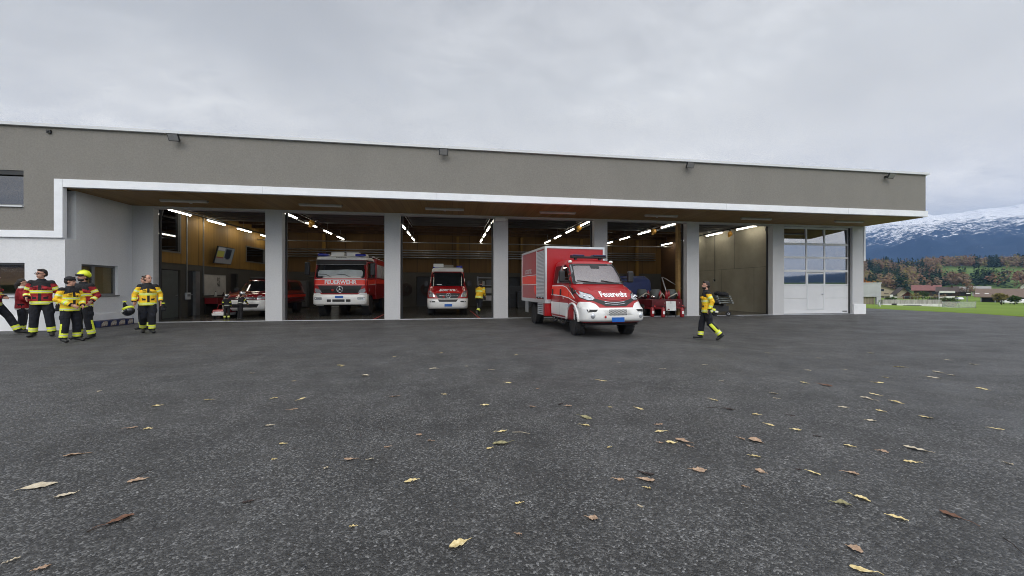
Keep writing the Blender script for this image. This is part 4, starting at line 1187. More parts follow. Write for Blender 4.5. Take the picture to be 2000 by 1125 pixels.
# raised white corners beside the red nose
for sg in (-1, 1):
    V.front('bumper_corner', [(sg * 0.56, 0.845), (sg * 0.66, 0.95), (sg * 0.80, 1.0), (sg * 1.02, 1.0), (sg * 1.02, 0.845)][::sg], M_CARW, 0.03)
    V.side('bumper_corner', [(0.30, 0.845), (0.30, 1.0), (0.50, 0.98), (0.66, 0.845)], M_CARW, sg, 0.03)
    # fog lamps and slot
    VB.front('bumper_slot', [(sg * 0.64, 0.80), (sg * 0.70, 0.74), (sg * 0.93, 0.72), (sg * 0.96, 0.80)][::sg], M_BLACK, 0.005)
    f_ = MB(); f_.ell((sg * 0.80, bmp.fy(0.80, 0.63) - 0.0, 0.63), (0.075, 0.035, 0.075), 16, 8); f_.build('fog_lamp', M_LAMPG, tr)
    # headlight: swept back
    NX = lambda P: [(math.copysign(0.63 + (abs(x) - 0.5) * 0.74, x), z) for x, z in P]
    hl = V.front('headlight', NX([(sg * 0.50, 1.10), (sg * 0.58, 1.20), (sg * 0.78, 1.245), (sg * 0.985, 1.33), (sg * 1.0, 1.24), (sg * 0.98, 1.13), (sg * 0.80, 1.06), (sg * 0.6, 1.06)][::sg]), M_LAMPG, 0.012)
    b_ = MB()
    for xx, zz, rr_ in ((0.76, 1.13, 0.04), (0.88, 1.155, 0.045)):
        b_.ell((sg * xx, low.fy(xx, zz) - 0.012, zz), (rr_, 0.02, rr_), 14, 8)
    b_.build('reflector', M_CHROME, hl)
    s_ = MB(); ring_on(dens(NX([(sg * 0.47, 1.095), (sg * 0.56, 1.215), (sg * 0.78, 1.265), (sg * 1.0, 1.35), (sg * 1.015, 1.24), (sg * 0.99, 1.10), (sg * 0.80, 1.035), (sg * 0.6, 1.035)]), 3), dens(NX([(sg * 0.50, 1.10), (sg * 0.58, 1.20), (sg * 0.78, 1.245), (sg * 0.985, 1.33), (sg * 1.0, 1.24), (sg * 0.98, 1.13), (sg * 0.80, 1.06), (sg * 0.6, 1.06)]), 3), lambda x, z: (x, low.fy(x, z, 0.010), z), s_)
    s_.build('headlight_frame', M_BLACK, hl)
# black grille mouth with two chrome bars, mesh below
V.front('grille', [(-0.72, 1.13), (-0.46, 1.055), (-0.24, 1.015), (0.24, 1.015), (0.46, 1.055), (0.72, 1.13), (0.74, 1.05), (0.50, 0.955), (0.34, 0.885), (-0.34, 0.885), (-0.50, 0.955), (-0.74, 1.05)], M_BLACK, 0.010)
for z in (0.935, 0.985):
    s_ = MB(); s_.tube([(x, low.fy(x, z + abs(x) ** 2 * 0.25, 0.018), z + abs(x) ** 2 * 0.25) for x in [-0.36 + 0.06 * i for i in range(13)]], 0.009, 6); s_.build('grille_bar', M_CHROME, tr)
mg = VB.front('lower_grille', rpoly(-0.30, 0.30, 0.64, 0.80, 0.02), M_BLACK, 0.004)
b_ = MB()
for i in range(-14, 15):
    for sgn in (-1, 1):
        P = [(i * 0.045 + sgn * (z - 0.72) * 1.0, z) for z in (0.645, 0.70, 0.75, 0.795)]
        if all(abs(p[0]) < 0.5 for p in P): b_.tube([(x, bmp.fy(x, z, 0.010), z) for x, z in P], 0.0045, 4)
b_.build('mesh_pattern', M_CARW, mg)
plate(tr, 0.0, bmp.fy(0.2, 0.52) - 0.012, 0.52, 0.42, 0.13)
b_ = MB(); b_.lathe([(0, 0), (0.035, 0), (0.035, -0.006), (0, -0.006)], (-0.42, bmp.fy(-0.42, 0.60) - 0.002, 0.60), 'y', 16); b_.build('badge', mat('badge_red', (0.4, 0.02, 0.02), 0.4), tr)
V.text('Feuerwehr', 0.215, 0.06, 1.205, off=0.016, bold=0.005, sx=1.0)
# bonnet creases
b_ = MB()
for pts in ([(-0.62, 1.40), (-0.60, 1.33), (-0.45, 1.29), (0.45, 1.29), (0.60, 1.33), (0.62, 1.40)],):
    b_.tube([(x, low.fy(x, z, 0.000), z) for x, z in dens(pts, 4)[:-4]], 0.008, 6)
b_.build('bonnet_crease', M_RED, tr)
b_ = MB(); b_.tube([(x, low.fy(x, 1.045 + abs(x) * 0.0, 0.001), 1.045 + (0.09 * (abs(x) / 0.56) ** 2)) for x in [-0.56 + 0.08 * i for i in range(15)]], 0.005, 5); b_.build('bonnet_gap', M_BLACK, tr)
for x0, x1 in ((-0.80, 0.02), (0.04, 0.62)):
    b_ = MB(); b_.tube([(x0 + (x1 - x0) * t, up.fy(x0 + (x1 - x0) * t, 1.60 - 0.06 * t, 0.03), 1.62 - 0.085 * t) for t in (0, 0.25, 0.5, 0.75, 1)], 0.011, 6); b_.build('wiper', M_BLACK, tr)
# mirrors on arms
for sg in (-1, 1):
    x0 = sg * (HWC - 0.03)
    m_ = MB()
    for z in (1.60, 1.70): m_.tube([(x0, 1.42, z), (x0 + sg * 0.22, 1.34, z)], 0.016, 8)
    mo = m_.build('mirror', M_BLACK, tr)
    m_ = MB(); m_.b(min(x0 + sg * 0.17, x0 + sg * 0.38), max(x0 + sg * 0.17, x0 + sg * 0.38), 1.26, 1.40, 1.56, 1.92); m_.build('mirror_housing', M_BLACK, mo, bevel=0.05, seg=3)
    m_ = MB(); m_.b(min(x0 + sg * 0.20, x0 + sg * 0.35), max(x0 + sg * 0.20, x0 + sg * 0.35), 1.402, 1.408, 1.60, 1.88); m_.build('mirror_glass', M_CHROME, mo)
    m_ = MB(); m_.ell((sg * 0.78, 1.80, 2.22), (0.07, 0.09, 0.05), 12, 8); m_.build('marker_lamp', mat('marker_white', (0.8, 0.8, 0.75), 0.2), tr)
# light bar
lb = MB(); lb.b(-0.62, 0.72, 1.98, 2.22, 2.36, 2.42); lbo = lb.build('light_bar', M_DARK, tr, bevel=0.015)
lb = MB(); lb.b(-0.60, -0.15, 1.96, 2.24, 2.422, 2.47); lb.build('beacon', mat('beacon_off', (0.03, 0.03, 0.08), 0.25), lbo, bevel=0.015)
lb = MB(); lb.b(0.20, 0.70, 1.96, 2.24, 2.422, 2.47); lb.build('beacon', mat('beacon_off', (0.03, 0.03, 0.08), 0.25), lbo, bevel=0.015)
for x in (-0.45, 0.5):
    lb = MB(); lb.b(x - 0.04, x + 0.04, 2.04, 2.14, 2.27, 2.36); lb.build('bar_foot', M_DARK, lbo)
# seats and steering wheel
M_SEAT = mat('seat_grey', (0.05, 0.05, 0.055), 0.8)
for x in (-0.45, 0.45):
    s_ = MB(); s_.b(x - 0.24, x + 0.24, 2.02, 2.14, 1.10, 1.78); s_.b(x - 0.12, x + 0.12, 2.04, 2.12, 1.78, 1.98); s_.build('seat', M_SEAT, tr, bevel=0.04)
s_ = MB(); s_.tube([(0.45 + 0.19 * math.cos(2 * PI * i / 20), 1.50 + 0.08 * math.sin(2 * PI * i / 20), 1.56 + 0.17 * math.sin(2 * PI * i / 20)) for i in range(21)], 0.014, 6, cap=False); s_.build('steering_wheel', M_BLACK, tr)
s_ = MB(); s_.b(-0.85, 0.85, 1.2, 1.42, 1.502, 1.53); s_.build('dashboard', M_SEAT, tr)
# box body
BX0, BX1, BY0, BY1, BZ0, BZ1 = -1.25, 1.25, 3.12, 6.55, 0.86, 2.845
bx = MB(); bx.b(BX0 + 0.02, BX1 - 0.02, BY0 + 0.02, BY1 - 0.02, BZ0 + 0.10, BZ1 - 0.02)
bxo = bx.build('box_body', M_RED, tr)
fr_ = MB()
e_ = 0.075
for x0, x1 in ((BX0, BX0 + e_), (BX1 - e_, BX1)):
    for y0_, y1_ in ((BY0, BY0 + e_), (BY1 - e_, BY1)): fr_.b(x0, x1, y0_, y1_, BZ0 + 0.002, BZ1 - e_)
    fr_.b(x0, x1, BY0, BY1, BZ1 - e_ + 0.001, BZ1); fr_.b(x0, x1, BY0 + e_, BY1 - e_, BZ0, BZ0 + 0.13)
for y0_, y1_ in ((BY0, BY0 + e_), (BY1 - e_, BY1)):
    fr_.b(BX0 + e_, BX1 - e_, y0_, y1_, BZ1 - e_ + 0.001, BZ1); fr_.b(BX0 + e_, BX1 - e_, y0_, y1_, BZ0, BZ0 + 0.13)
fr_.build('box_frame', M_ALU, bxo)
sh_ = MB()
y0_, y1_ = BY0 + 0.14, BY0 + 1.10
nsl = 34
for i in range(nsl):
    z0 = BZ0 + 0.16 + i * (BZ1 - 0.13 - BZ0 - 0.16) / nsl; z1 = BZ0 + 0.16 + (i + 1) * (BZ1 - 0.13 - BZ0 - 0.16) / nsl
    sh_.prism([(BX0 + 0.012, z0 + 0.002), (BX0 + 0.004, (z0 + z1) / 2), (BX0 + 0.012, z1 - 0.002), (BX0 + 0.022, z1), (BX0 + 0.022, z0)], y0_, y1_, 'y')
so_ = sh_.build('rolling_shutter', M_SHUT, bxo)
for y in (y0_ + 0.12, (y0_ + y1_) / 2, y1_ - 0.12):
    h_ = MB(); h_.b(BX0 - 0.02, BX0 + 0.006, y - 0.07, y + 0.07, BZ0 + 0.15, BZ0 + 0.20); h_.build('shutter_grip', M_BLACK, so_)
h_ = MB()
for y in (y0_ - 0.03, y1_ + 0.002): h_.b(BX0 + 0.0, BX0 + 0.024, y, y + 0.028, BZ0 + 0.13, BZ1 - e_)
h_.build('shutter_rail', M_ALU, so_)
Ys = y1_ + 0.05
s_ = MB(); s_.prism([(Ys + 0.02, 1.86), (BY1 - 0.09, 1.86), (BY1 - 0.09, 1.56), (Ys - 0.0, 1.52)], BX0 + 0.014, BX0 + 0.018, 'x'); s_.build('stripe', M_LUM, bxo)
s_ = MB(); s_.prism([(Ys + 0.02, 1.46), (Ys + 0.34, 1.47), (Ys + 0.24, 1.20), (Ys + 0.02, 1.12)], BX0 + 0.014, BX0 + 0.018, 'x'); s_.build('stripe', M_LUM, bxo)
for z in (1.875, 1.515):
    s_ = MB(); s_.b(BX0 + 0.013, BX0 + 0.017, Ys, BY1 - 0.09, z, z + 0.018); s_.build('stripe_edge', M_WRITE, bxo)
tv, tf = text_mesh('LOGISTIK', 0.23, 0.006)
s_ = MB(); s_.add([(BX0 + 0.012, 5.45 - a, 2.03 + b_) for a, b_ in tv], tf); s_.build('lettering', mat('lettering_grey', (0.55, 0.5, 0.5), 0.4), bxo)
# chassis and skirts
s_ = MB(); s_.b(-0.45, 0.45, 0.5, 6.4, 0.45, 0.80); s_.build('chassis', M_UNDER, tr)
s_ = MB(); s_.b(-0.9, 0.9, 0.3, 3.0, 0.34, 0.42); s_.build('floor_pan', M_UNDER, tr)
s_ = MB(); s_.b(BX0 + 0.01, BX0 + 0.06, BY0 + 0.02, BY0 + 0.24, 0.42, BZ0 - 0.002); s_.b(BX0 + 0.061, -0.4, BY0 + 0.02, BY0 + 0.08, 0.42, BZ0 - 0.002); s_.build('side_skirt', M_RED, tr, bevel=0.01)
s_ = MB(); s_.b(BX1 - 0.06, BX1 - 0.01, BY0 + 0.02, BY0 + 0.9, 0.42, BZ0 - 0.002); s_.build('side_skirt', M_RED, tr, bevel=0.01)
s_ = MB()
for i in range(6): s_.b(BX0 + 0.02, BX0 + 0.05, BY0 + 0.26, BY0 + 1.0, 0.44 + i * 0.072, 0.49 + i * 0.072)
s_.build('side_guard', M_SHUT, tr)
s_ = MB(); s_.b(BX0 + 0.03, BX0 + 0.06, BY0 + 2.45, BY0 + 2.9, 0.40, 0.86); s_.build('mud_guard', M_GREYM, tr, bevel=0.02)
for y in (1.60, 2.45):
    s_ = MB(); s_.tube([(-HWC + 0.06, y, 0.46), (-HWC - 0.03, y, 0.30), (-HWC - 0.03, y + 0.42, 0.30), (-HWC + 0.06, y + 0.42, 0.46)], 0.022, 8); s_.b(-HWC - 0.09, -HWC + 0.06, y + 0.02, y + 0.40, 0.29, 0.315); s_.build('step', M_DARK, tr)
wheel(tr, -0.88, 0.98, 0.40, 0.28, -1, R(-9)); wheel(tr, 0.88, 0.98, 0.40, 0.28, 1, R(-9))
for sg in (-1, 1): wheel(tr, sg * 0.96, 5.0, 0.40, 0.30, sg)
tv, tf = text_mesh('112', 0.1, 0.003)
for sg in (-1,):
    s_ = MB(); s_.add([(-HWC - 0.008, 1.78 - a, 1.08 + b_) for a, b_ in tv], tf); s_.build('lettering', M_WRITE, tr)

# ---- big fire engine in the second bay
fe = empty('fire_engine', (-5.20, 19.0, 0.012), R(0.6), 'large red fire engine with white roof and white bumper in the second bay', 'fire engine')
HWE = 1.20
es = Shell([
    (0.98, 0.05, 2.2, HWE, 0.16, 0.05, 0.05), (1.30, 0.0, 2.2, HWE, 0.16, 0.05, 0.06), (1.75, 0.02, 2.2, HWE, 0.16, 0.05, 0.06),
    (1.82, 0.03, 2.2, HWE - 0.01, 0.16, 0.05, 0.06), (2.60, 0.22, 2.2, HWE - 0.05, 0.16, 0.05, 0.07), (2.68, 0.24, 2.2, HWE - 0.06, 0.18, 0.05, 0.07)])
es.build('cab', M_RED, fe)
EV = Veh(fe, es)
rf = Shell([(2.681, 0.18, 2.2, HWE - 0.04, 0.20, 0.05, 0.08), (2.78, 0.22, 2.2, HWE - 0.05, 0.20, 0.08, 0.08), (2.86, 0.36, 2.15, HWE - 0.10, 0.2, 0.1, 0.08), (2.90, 0.55, 2.1, HWE - 0.2, 0.2, 0.1, 0.06)])
rf.build('cab_roof', M_CARW, fe)
eb = Shell([(0.56, 0.0, 0.5, HWE - 0.02, 0.16, 0.03, 0.05), (0.62, -0.06, 0.5, HWE + 0.01, 0.16, 0.03, 0.06), (1.0, -0.06, 0.5, HWE + 0.01, 0.16, 0.03, 0.06), (1.05, -0.03, 0.5, HWE, 0.16, 0.03, 0.06)])
eb.build('bumper', M_CARW, fe)
EB = Veh(fe, eb)
for sg in (-1, 1):
    EB.front('bumper_corner', [(sg * 0.78, 1.045), (sg * 0.90, 1.12), (sg * 1.18, 1.12), (sg * 1.18, 1.045)][::sg], M_CARW, 0.01)
    EB.front('fog_lamp', rpoly(min(sg * 0.78, sg * 1.12), max(sg * 0.78, sg * 1.12), 0.80, 0.92, 0.03), M_LAMPG, 0.006)
    EV.front('headlight', [(sg * 0.80, 1.13), (sg * 0.88, 1.27), (sg * 1.10, 1.34), (sg * 1.13, 1.20), (sg * 1.05, 1.13)][::sg], M_LAMPG, 0.012)
for a_, b2, z0, z1 in ((-0.56, -0.38, 0.70, 0.82), (-0.32, 0.22, 0.70, 0.82), (0.28, 0.48, 0.70, 0.82)):
    EB.front('bumper_slot', rpoly(a_, b2, z0, z1, 0.01), M_BLACK, 0.006)
plate(fe, -0.02, -0.075, 0.93, 0.36, 0.10)
EV.front('stripe', [(-1.17, 1.50), (1.17, 1.50), (1.17, 1.73), (-1.17, 1.73)], M_LUM, 0.006)
for z in (1.485, 1.732): EV.front('stripe_edge', [(-1.17, z), (1.17, z), (1.17, z + 0.016), (-1.17, z + 0.016)], M_WRITE, 0.008)
for sg in (-1, 1):
    EV.side('stripe', [(0.22, 1.50), (2.19, 1.56), (2.19, 1.80), (0.22, 1.73)], M_LUM, sg, 0.006)
    EV.side('stripe_edge', [(0.22, 1.48), (2.19, 1.54), (2.19, 1.558), (0.22, 1.498)], M_WRITE, sg, 0.007)
EV.text('FEUERWEHR', 0.25, 0.02, 1.615, bold=0.007, sx=1.0)
EV.front('windscreen', rpoly(-1.08, 1.08, 1.82, 2.60, 0.08), M_VGLASS, 0.006)
EV.front('sun_visor', rpoly(-1.13, 1.13, 2.46, 2.66, 0.05), M_BLACK, 0.06)
b_ = MB(); b_.tube([(x, es.fy(x, 2.44, 0.065), 2.455) for x in [-1.1 + 0.2 * i for i in range(12)]], 0.012, 6); b_.build('visor_edge', M_GREYM, fe)
EV.front('dashboard_cloth', [(-0.98, 1.90), (0.98, 1.90), (1.0, 2.10), (0.94, 2.19), (0.3, 2.22), (-0.3, 2.19), (-0.94, 2.18), (-1.0, 2.08)], mat('cloth_grey', (0.34, 0.38, 0.39), 0.4, var=0.25, vs=2), 0.010)
EV.front('grille', [(-0.98, 1.46), (-0.84, 1.14), (-0.78, 1.10), (0.78, 1.10), (0.84, 1.14), (0.98, 1.46)], M_BLACK, 0.008)
for z in (1.20, 1.30, 1.40):
    b_ = MB(); b_.tube([(x, es.fy(x, z, 0.016), z) for x in (-0.75, -0.4, 0, 0.4, 0.75)], 0.008, 5); b_.build('grille_bar', M_DARK, fe)
b_ = MB(); star(b_, (0.0, es.fy(0, 1.28) - 0.025, 1.28), 0.135); b_.build('emblem', M_CHROME, fe)
b_ = MB(); b_.lathe([(0, 0), (0.06, 0), (0.06, -0.008), (0, -0.008)], (-0.33, es.fy(0.3, 1.25) - 0.012, 1.25), 'y', 16); b_.build('badge', MATS['badge_red'], fe)
for x0, x1 in ((-0.95, -0.40), (-0.15, 0.45)):
    b_ = MB(); b_.tube([(x0, es.fy(x0, 1.98, 0.03), 2.0), (x0 + (x1 - x0) * 0.6, es.fy(0.2, 1.97, 0.03), 1.98), (x1, es.fy(x1, 1.86, 0.02), 1.86)], 0.012, 6); b_.build('wiper', M_BLACK, fe)
for sg in (-1, 1):
    b_ = MB(); b_.b(min(sg * 0.60, sg * 1.08), max(sg * 0.60, sg * 1.08), 0.30, 0.55, 2.87, 2.98); b_.build('beacon', M_BLUE, fe, bevel=0.04, seg=3)
    b_ = MB(); b_.b(min(sg * 0.06, sg * 0.64), max(sg * 0.06, sg * 0.64), 0.9, 1.3, 2.90, 3.10) ; b_.build('roof_box', M_CARW, fe, bevel=0.02)
    b_ = MB(); x0 = sg * 1.20; b_.tube([(x0 - sg * 0.05, 0.35, 2.62), (x0 + sg * 0.25, 0.12, 2.62)], 0.02, 8); b_.tube([(x0 - sg * 0.02, 0.3, 1.85), (x0 + sg * 0.25, 0.12, 1.85)], 0.02, 8)
    mo = b_.build('mirror', M_BLACK, fe)
    b_ = MB(); b_.b(min(x0 + sg * 0.14, x0 + sg * 0.36), max(x0 + sg * 0.14, x0 + sg * 0.36), 0.03, 0.18, 1.95, 2.55); b_.build('mirror_housing', M_BLACK, mo, bevel=0.04)
    EV.side('side_window', [(0.42, 1.88), (1.15, 1.88), (1.15, 2.55), (0.52, 2.55)], M_VGLASS, sg)
    EV.side('side_window', rpoly(1.30, 2.05, 1.88, 2.55, 0.05), M_VGLASS, sg)
    wheel(fe, sg * 1.0, 1.15, 0.50, 0.32, sg); wheel(fe, sg * 0.98, 4.9, 0.50, 0.36, sg)
    b_ = MB(); b_.b(min(sg * 0.85, sg * 1.18), max(sg * 0.85, sg * 1.18), 0.45, 0.62, 0.50, 0.97); b_.build('step', M_CARW, fe, bevel=0.02)
b_ = MB(); vs_, fs_ = text_mesh('74', 0.20, 0.006); b_.add([(HWE + 0.008, 0.55 + a, 1.24 + c_) for a, c_ in vs_], fs_); b_.build('lettering', M_WRITE, fe)
b_ = MB(); b_.b(-1.22, 1.22, 2.24, 7.0, 0.75, 2.88); hb_ = b_.build('equipment_body', M_RED, fe, bevel=0.03)
b_ = MB(); b_.b(-1.0, 1.0, 0.5, 6.8, 0.5, 0.97); b_.build('chassis', M_UNDER, fe)
b_ = MB(); b_.b(1.221, 1.226, 2.3, 6.9, 1.58, 1.82); b_.build('stripe', M_LUM, hb_)
for y in (2.5, 3.9, 5.3):
    b_ = MB(); b_.b(1.221, 1.24, y, y + 1.25, 1.9, 2.6); b_.build('rolling_shutter', M_SHUT, hb_)
b_ = MB()
for y in (2.6, 3.6): b_.tube([(0.9, y, 2.9), (1.02, y, 3.02), (1.02, y + 0.2, 3.02)], 0.02, 6)
b_.tube([(1.0, 2.4, 3.0), (1.0, 6.8, 3.0)], 0.025, 6); b_.build('roof_rail', M_ALU, fe)
b_ = MB(); b_.ell((1.02, 0.55, 2.86), (0.16, 0.2, 0.14), 14, 10); b_.build('horn', mat('horn_white', (0.45, 0.42, 0.38), 0.4), fe)
vs_, fs_ = text_mesh('ROSENBAUER', 0.075, 0.002); b_ = MB(); b_.add([(a, rf.fy(a, 2.79 + c_, 0.01), 2.79 + c_) for a, c_ in vs_], fs_); b_.build('lettering', M_DARK, fe)

# ---- red van in the third bay
vn = empty('van', (-0.22, 18.80, 0.012), R(0.8), 'narrow red panel van with white roof and white bumper in the third bay', 'van')
HWV = 0.98
vs0 = Shell([
    (0.62, 0.05, 5.6, HWV, 0.24, 0.1, 0.12), (0.86, 0.04, 5.6, HWV, 0.26, 0.1, 0.13), (1.12, 0.12, 5.6, HWV, 0.28, 0.1, 0.14), (1.24, 0.30, 5.6, HWV - 0.01, 0.30, 0.1, 0.16),
    (1.34, 0.62, 5.6, HWV - 0.03, 0.28, 0.1, 0.14), (1.40, 0.84, 5.6, HWV - 0.04, 0.24, 0.1, 0.12), (1.95, 1.22, 5.6, HWV - 0.12, 0.2, 0.1, 0.10), (2.20, 1.42, 5.58, HWV - 0.15, 0.2, 0.1, 0.10)])
vb = vs0.build('body', M_RED, vn)
cy = MB(); cy.lathe([(0, -1.5), (0.40, -1.5), (0.40, 1.5), (0, 1.5)], (0, 1.0, 0.36), 'x', 28); cc = cy.build('cut_h', M_RED, None)
cy = MB(); cy.lathe([(0, -1.5), (0.40, -1.5), (0.40, 1.5), (0, 1.5)], (0, 4.6, 0.36), 'x', 28); cc2 = cy.build('cut_i', M_RED, None)
bool_diff(vb, [cc, cc2])
Shell([(2.202, 1.42, 5.58, HWV - 0.15, 0.2, 0.1, 0.10), (2.34, 1.50, 5.55, HWV - 0.17, 0.2, 0.1, 0.1), (2.42, 1.64, 5.5, HWV - 0.26, 0.2, 0.14, 0.08)]).build('roof', M_CARW, vn)
VV = Veh(vn, vs0)
vbm = Shell([(0.34, 0.06, 0.7, HWV - 0.03, 0.28, 0.03, 0.12), (0.42, -0.04, 0.7, HWV, 0.28, 0.03, 0.14), (0.66, -0.06, 0.7, HWV + 0.01, 0.28, 0.03, 0.14), (0.80, -0.03, 0.7, HWV + 0.01, 0.28, 0.03, 0.14), (0.84, 0.0, 0.7, HWV, 0.28, 0.03, 0.14)])
vbo = vbm.build('bumper', M_CARW, vn)
cy = MB(); cy.lathe([(0, -1.5), (0.40, -1.5), (0.40, 1.5), (0, 1.5)], (0, 1.0, 0.36), 'x', 28); cc = cy.build('cut_j', M_RED, None)
bool_diff(vbo, [cc])
VBm = Veh(vn, vbm)
VV.front('windscreen', rpoly(-0.86, 0.86, 1.44, 2.16, 0.08, 4, (0.10, -0.10)), M_VGLASS, 0.006)
VV.front('grille', [(-0.60, 1.08), (-0.48, 0.88), (-0.3, 0.83), (0.3, 0.83), (0.48, 0.88), (0.60, 1.08), (0.3, 1.10), (-0.3, 1.10)], M_BLACK, 0.008)
for z in (0.92, 0.985, 1.05):
    b_ = MB(); b_.tube([(x, vs0.fy(x, z, 0.018), z) for x in (-0.5 + 0.1 * i for i in range(11))], 0.007, 5); b_.build('grille_bar', M_CHROME if z > 0.95 and z < 1 else M_DARK, vn)
VV.front('stripe', [(-0.64, 1.12), (-0.5, 1.17), (0.5, 1.17), (0.64, 1.12), (0.5, 1.14), (-0.5, 1.14)], M_LUM, 0.008)
b_ = MB(); star(b_, (0.03, vs0.fy(0, 0.99) - 0.03, 0.985), 0.115); b_.build('emblem', M_CHROME, vn)
b_ = MB(); b_.lathe([(0, 0), (0.05, 0), (0.05, -0.008), (0, -0.008)], (-0.2, vs0.fy(0.2, 0.92) - 0.02, 0.92), 'y', 16); b_.build('badge', MATS['badge_red'], vn)
for sg in (-1, 1):
    VV.front('headlight', [(sg * 0.62, 0.92), (sg * 0.66, 1.06), (sg * 0.80, 1.18), (sg * 0.92, 1.24), (sg * 0.94, 1.05), (sg * 0.90, 0.90)][::sg], M_LAMPG, 0.012)
    VV.side('side_window', [(0.98, 1.46), (1.9, 1.46), (1.9, 2.05), (1.36, 2.05)], M_VGLASS, sg)
    VBm.front('bumper_slot', rpoly(min(sg * 0.60, sg * 0.86), max(sg * 0.60, sg * 0.86), 0.66, 0.72, 0.02), M_DARK, 0.006)
    b_ = MB(); x0 = sg * 0.96; b_.b(min(x0, x0 + sg * 0.24), max(x0, x0 + sg * 0.24), 1.18, 1.30, 1.42, 1.72); b_.build('mirror', M_BLACK, vn, bevel=0.05)
    wheel(vn, sg * 0.84, 1.0, 0.35, 0.24, sg); wheel(vn, sg * 0.84, 4.6, 0.35, 0.24, sg)
    b_ = MB(); b_.b(min(sg * 0.45, sg * 0.76), max(sg * 0.45, sg * 0.76), 1.75, 2.0, 2.38, 2.53); b_.build('beacon', M_BLUE, vn, bevel=0.04)
VBm.front('bumper_slot', [(-0.48, 0.80), (-0.40, 0.68), (0.40, 0.68), (0.48, 0.80)], M_BLACK, 0.006)
plate(vn, 0.02, vbm.fy(0.2, 0.52) - 0.01, 0.52, 0.36, 0.12)
VV.text('Feuerwehr', 0.205, 0.02, 1.262, off=0.016, bold=0.008, sx=1.28, arc=-0.03)
b_ = MB(); b_.b(-0.25, 0.3, 2.0, 2.3, 2.42, 2.58); b_.build('roof_fan', mat('fan_grey', (0.25, 0.22, 0.18), 0.5), vn, bevel=0.04)
b_ = MB(); b_.b(-0.74, -0.22, 1.72, 1.80, 2.44, 2.62); b_.build('roof_lamp', M_CARW, vn, bevel=0.02)
for x0, x1 in ((-0.7, -0.1), (-0.05, 0.6)):
    b_ = MB(); b_.tube([(x0, vs0.fy(x0, 1.52, 0.03), 1.52), (x1, vs0.fy(x1, 1.46, 0.03), 1.46)], 0.01, 6); b_.build('wiper', M_BLACK, vn)
b_ = MB(); b_.b(-0.8, 0.8, 0.4, 5.4, 0.32, 0.615); b_.build('floor_pan', M_UNDER, vn)
VV.front('visor_sheet', rpoly(-0.55, -0.30, 1.50, 1.54, 0.01), M_CARW, 0.009)

# ---- red and white off-roader in the first bay
su = empty('off_road_car', (-9.42, 19.05, 0.012), R(0), 'dark red off-road car with a white front bumper, partly behind the first pillar', 'car')
HWS = 0.97
ss = Shell([
    (0.55, 0.08, 4.95, HWS, 0.3, 0.15, 0.14), (0.80, 0.04, 5.0, HWS, 0.3, 0.15, 0.15), (0.95, 0.07, 5.0, HWS, 0.3, 0.12, 0.16), (1.05, 0.22, 5.0, HWS - 0.01, 0.3, 0.12, 0.18),
    (1.12, 0.60, 5.0, HWS - 0.03, 0.28, 0.12, 0.16), (1.18, 1.15, 4.98, HWS - 0.06, 0.24, 0.12, 0.12), (1.55, 1.70, 4.9, HWS - 0.15, 0.2, 0.12, 0.10), (1.74, 2.02, 4.8, HWS - 0.22, 0.2, 0.15, 0.08), (1.80, 2.3, 4.6, HWS - 0.32, 0.2, 0.2, 0.06)])
sb = ss.build('body', mat('paint_dark_red', (0.20, 0.006, 0.01), 0.2, coat=0.7, var=0.05), su)
cy = MB(); cy.lathe([(0, -1.5), (0.43, -1.5), (0.43, 1.5), (0, 1.5)], (0, 0.98, 0.38), 'x', 28); cc = cy.build('cut_k', M_RED, None)
cy = MB(); cy.lathe([(0, -1.5), (0.43, -1.5), (0.43, 1.5), (0, 1.5)], (0, 4.0, 0.38), 'x', 28); cc2 = cy.build('cut_l', M_RED, None)
bool_diff(sb, [cc, cc2])
SV = Veh(su, ss)
sbm = Shell([(0.30, 0.10, 0.6, HWS - 0.04, 0.3, 0.03, 0.14), (0.40, -0.02, 0.6, HWS, 0.3, 0.03, 0.15), (0.66, -0.05, 0.6, HWS + 0.01, 0.3, 0.03, 0.15), (0.80, -0.01, 0.6, HWS, 0.3, 0.03, 0.15)])
sbo = sbm.build('bumper', M_CARW, su)
cy = MB(); cy.lathe([(0, -1.5), (0.43, -1.5), (0.43, 1.5), (0, 1.5)], (0, 0.98, 0.38), 'x', 28); cc = cy.build('cut_m', M_RED, None)
bool_diff(sbo, [cc])
SB = Veh(su, sbm)
SB.front('lower_grille', [(-0.70, 0.62), (-0.62, 0.46), (0.62, 0.46), (0.70, 0.62)], M_BLACK, 0.006)
SV.front('grille', rpoly(-0.58, 0.58, 0.82, 0.98, 0.03), M_BLACK, 0.008)
for z in (0.87, 0.93):
    b_ = MB(); b_.tube([(x, ss.fy(x, z, 0.016), z) for x in (-0.5, -0.25, 0, 0.25, 0.5)], 0.008, 5); b_.build('grille_bar', M_CHROME, su)
b_ = MB(); b_.tube([(0.075 * math.cos(2 * PI * i / 20), ss.fy(0, 0.9) - 0.022, 0.9 + 0.075 * math.sin(2 * PI * i / 20)) for i in range(21)], 0.008, 6, cap=False)
for pts in ([(-0.045, 0.055), (-0.015, 0.0), (0, 0.03), (0.015, 0.0), (0.045, 0.055)], [(-0.06, 0.02), (-0.03, -0.06), (0, -0.01), (0.03, -0.06), (0.06, 0.02)]):
    b_.tube([(x, ss.fy(0, 0.9) - 0.022, 0.9 + z) for x, z in pts], 0.006, 5)
b_.build('emblem', M_CHROME, su)
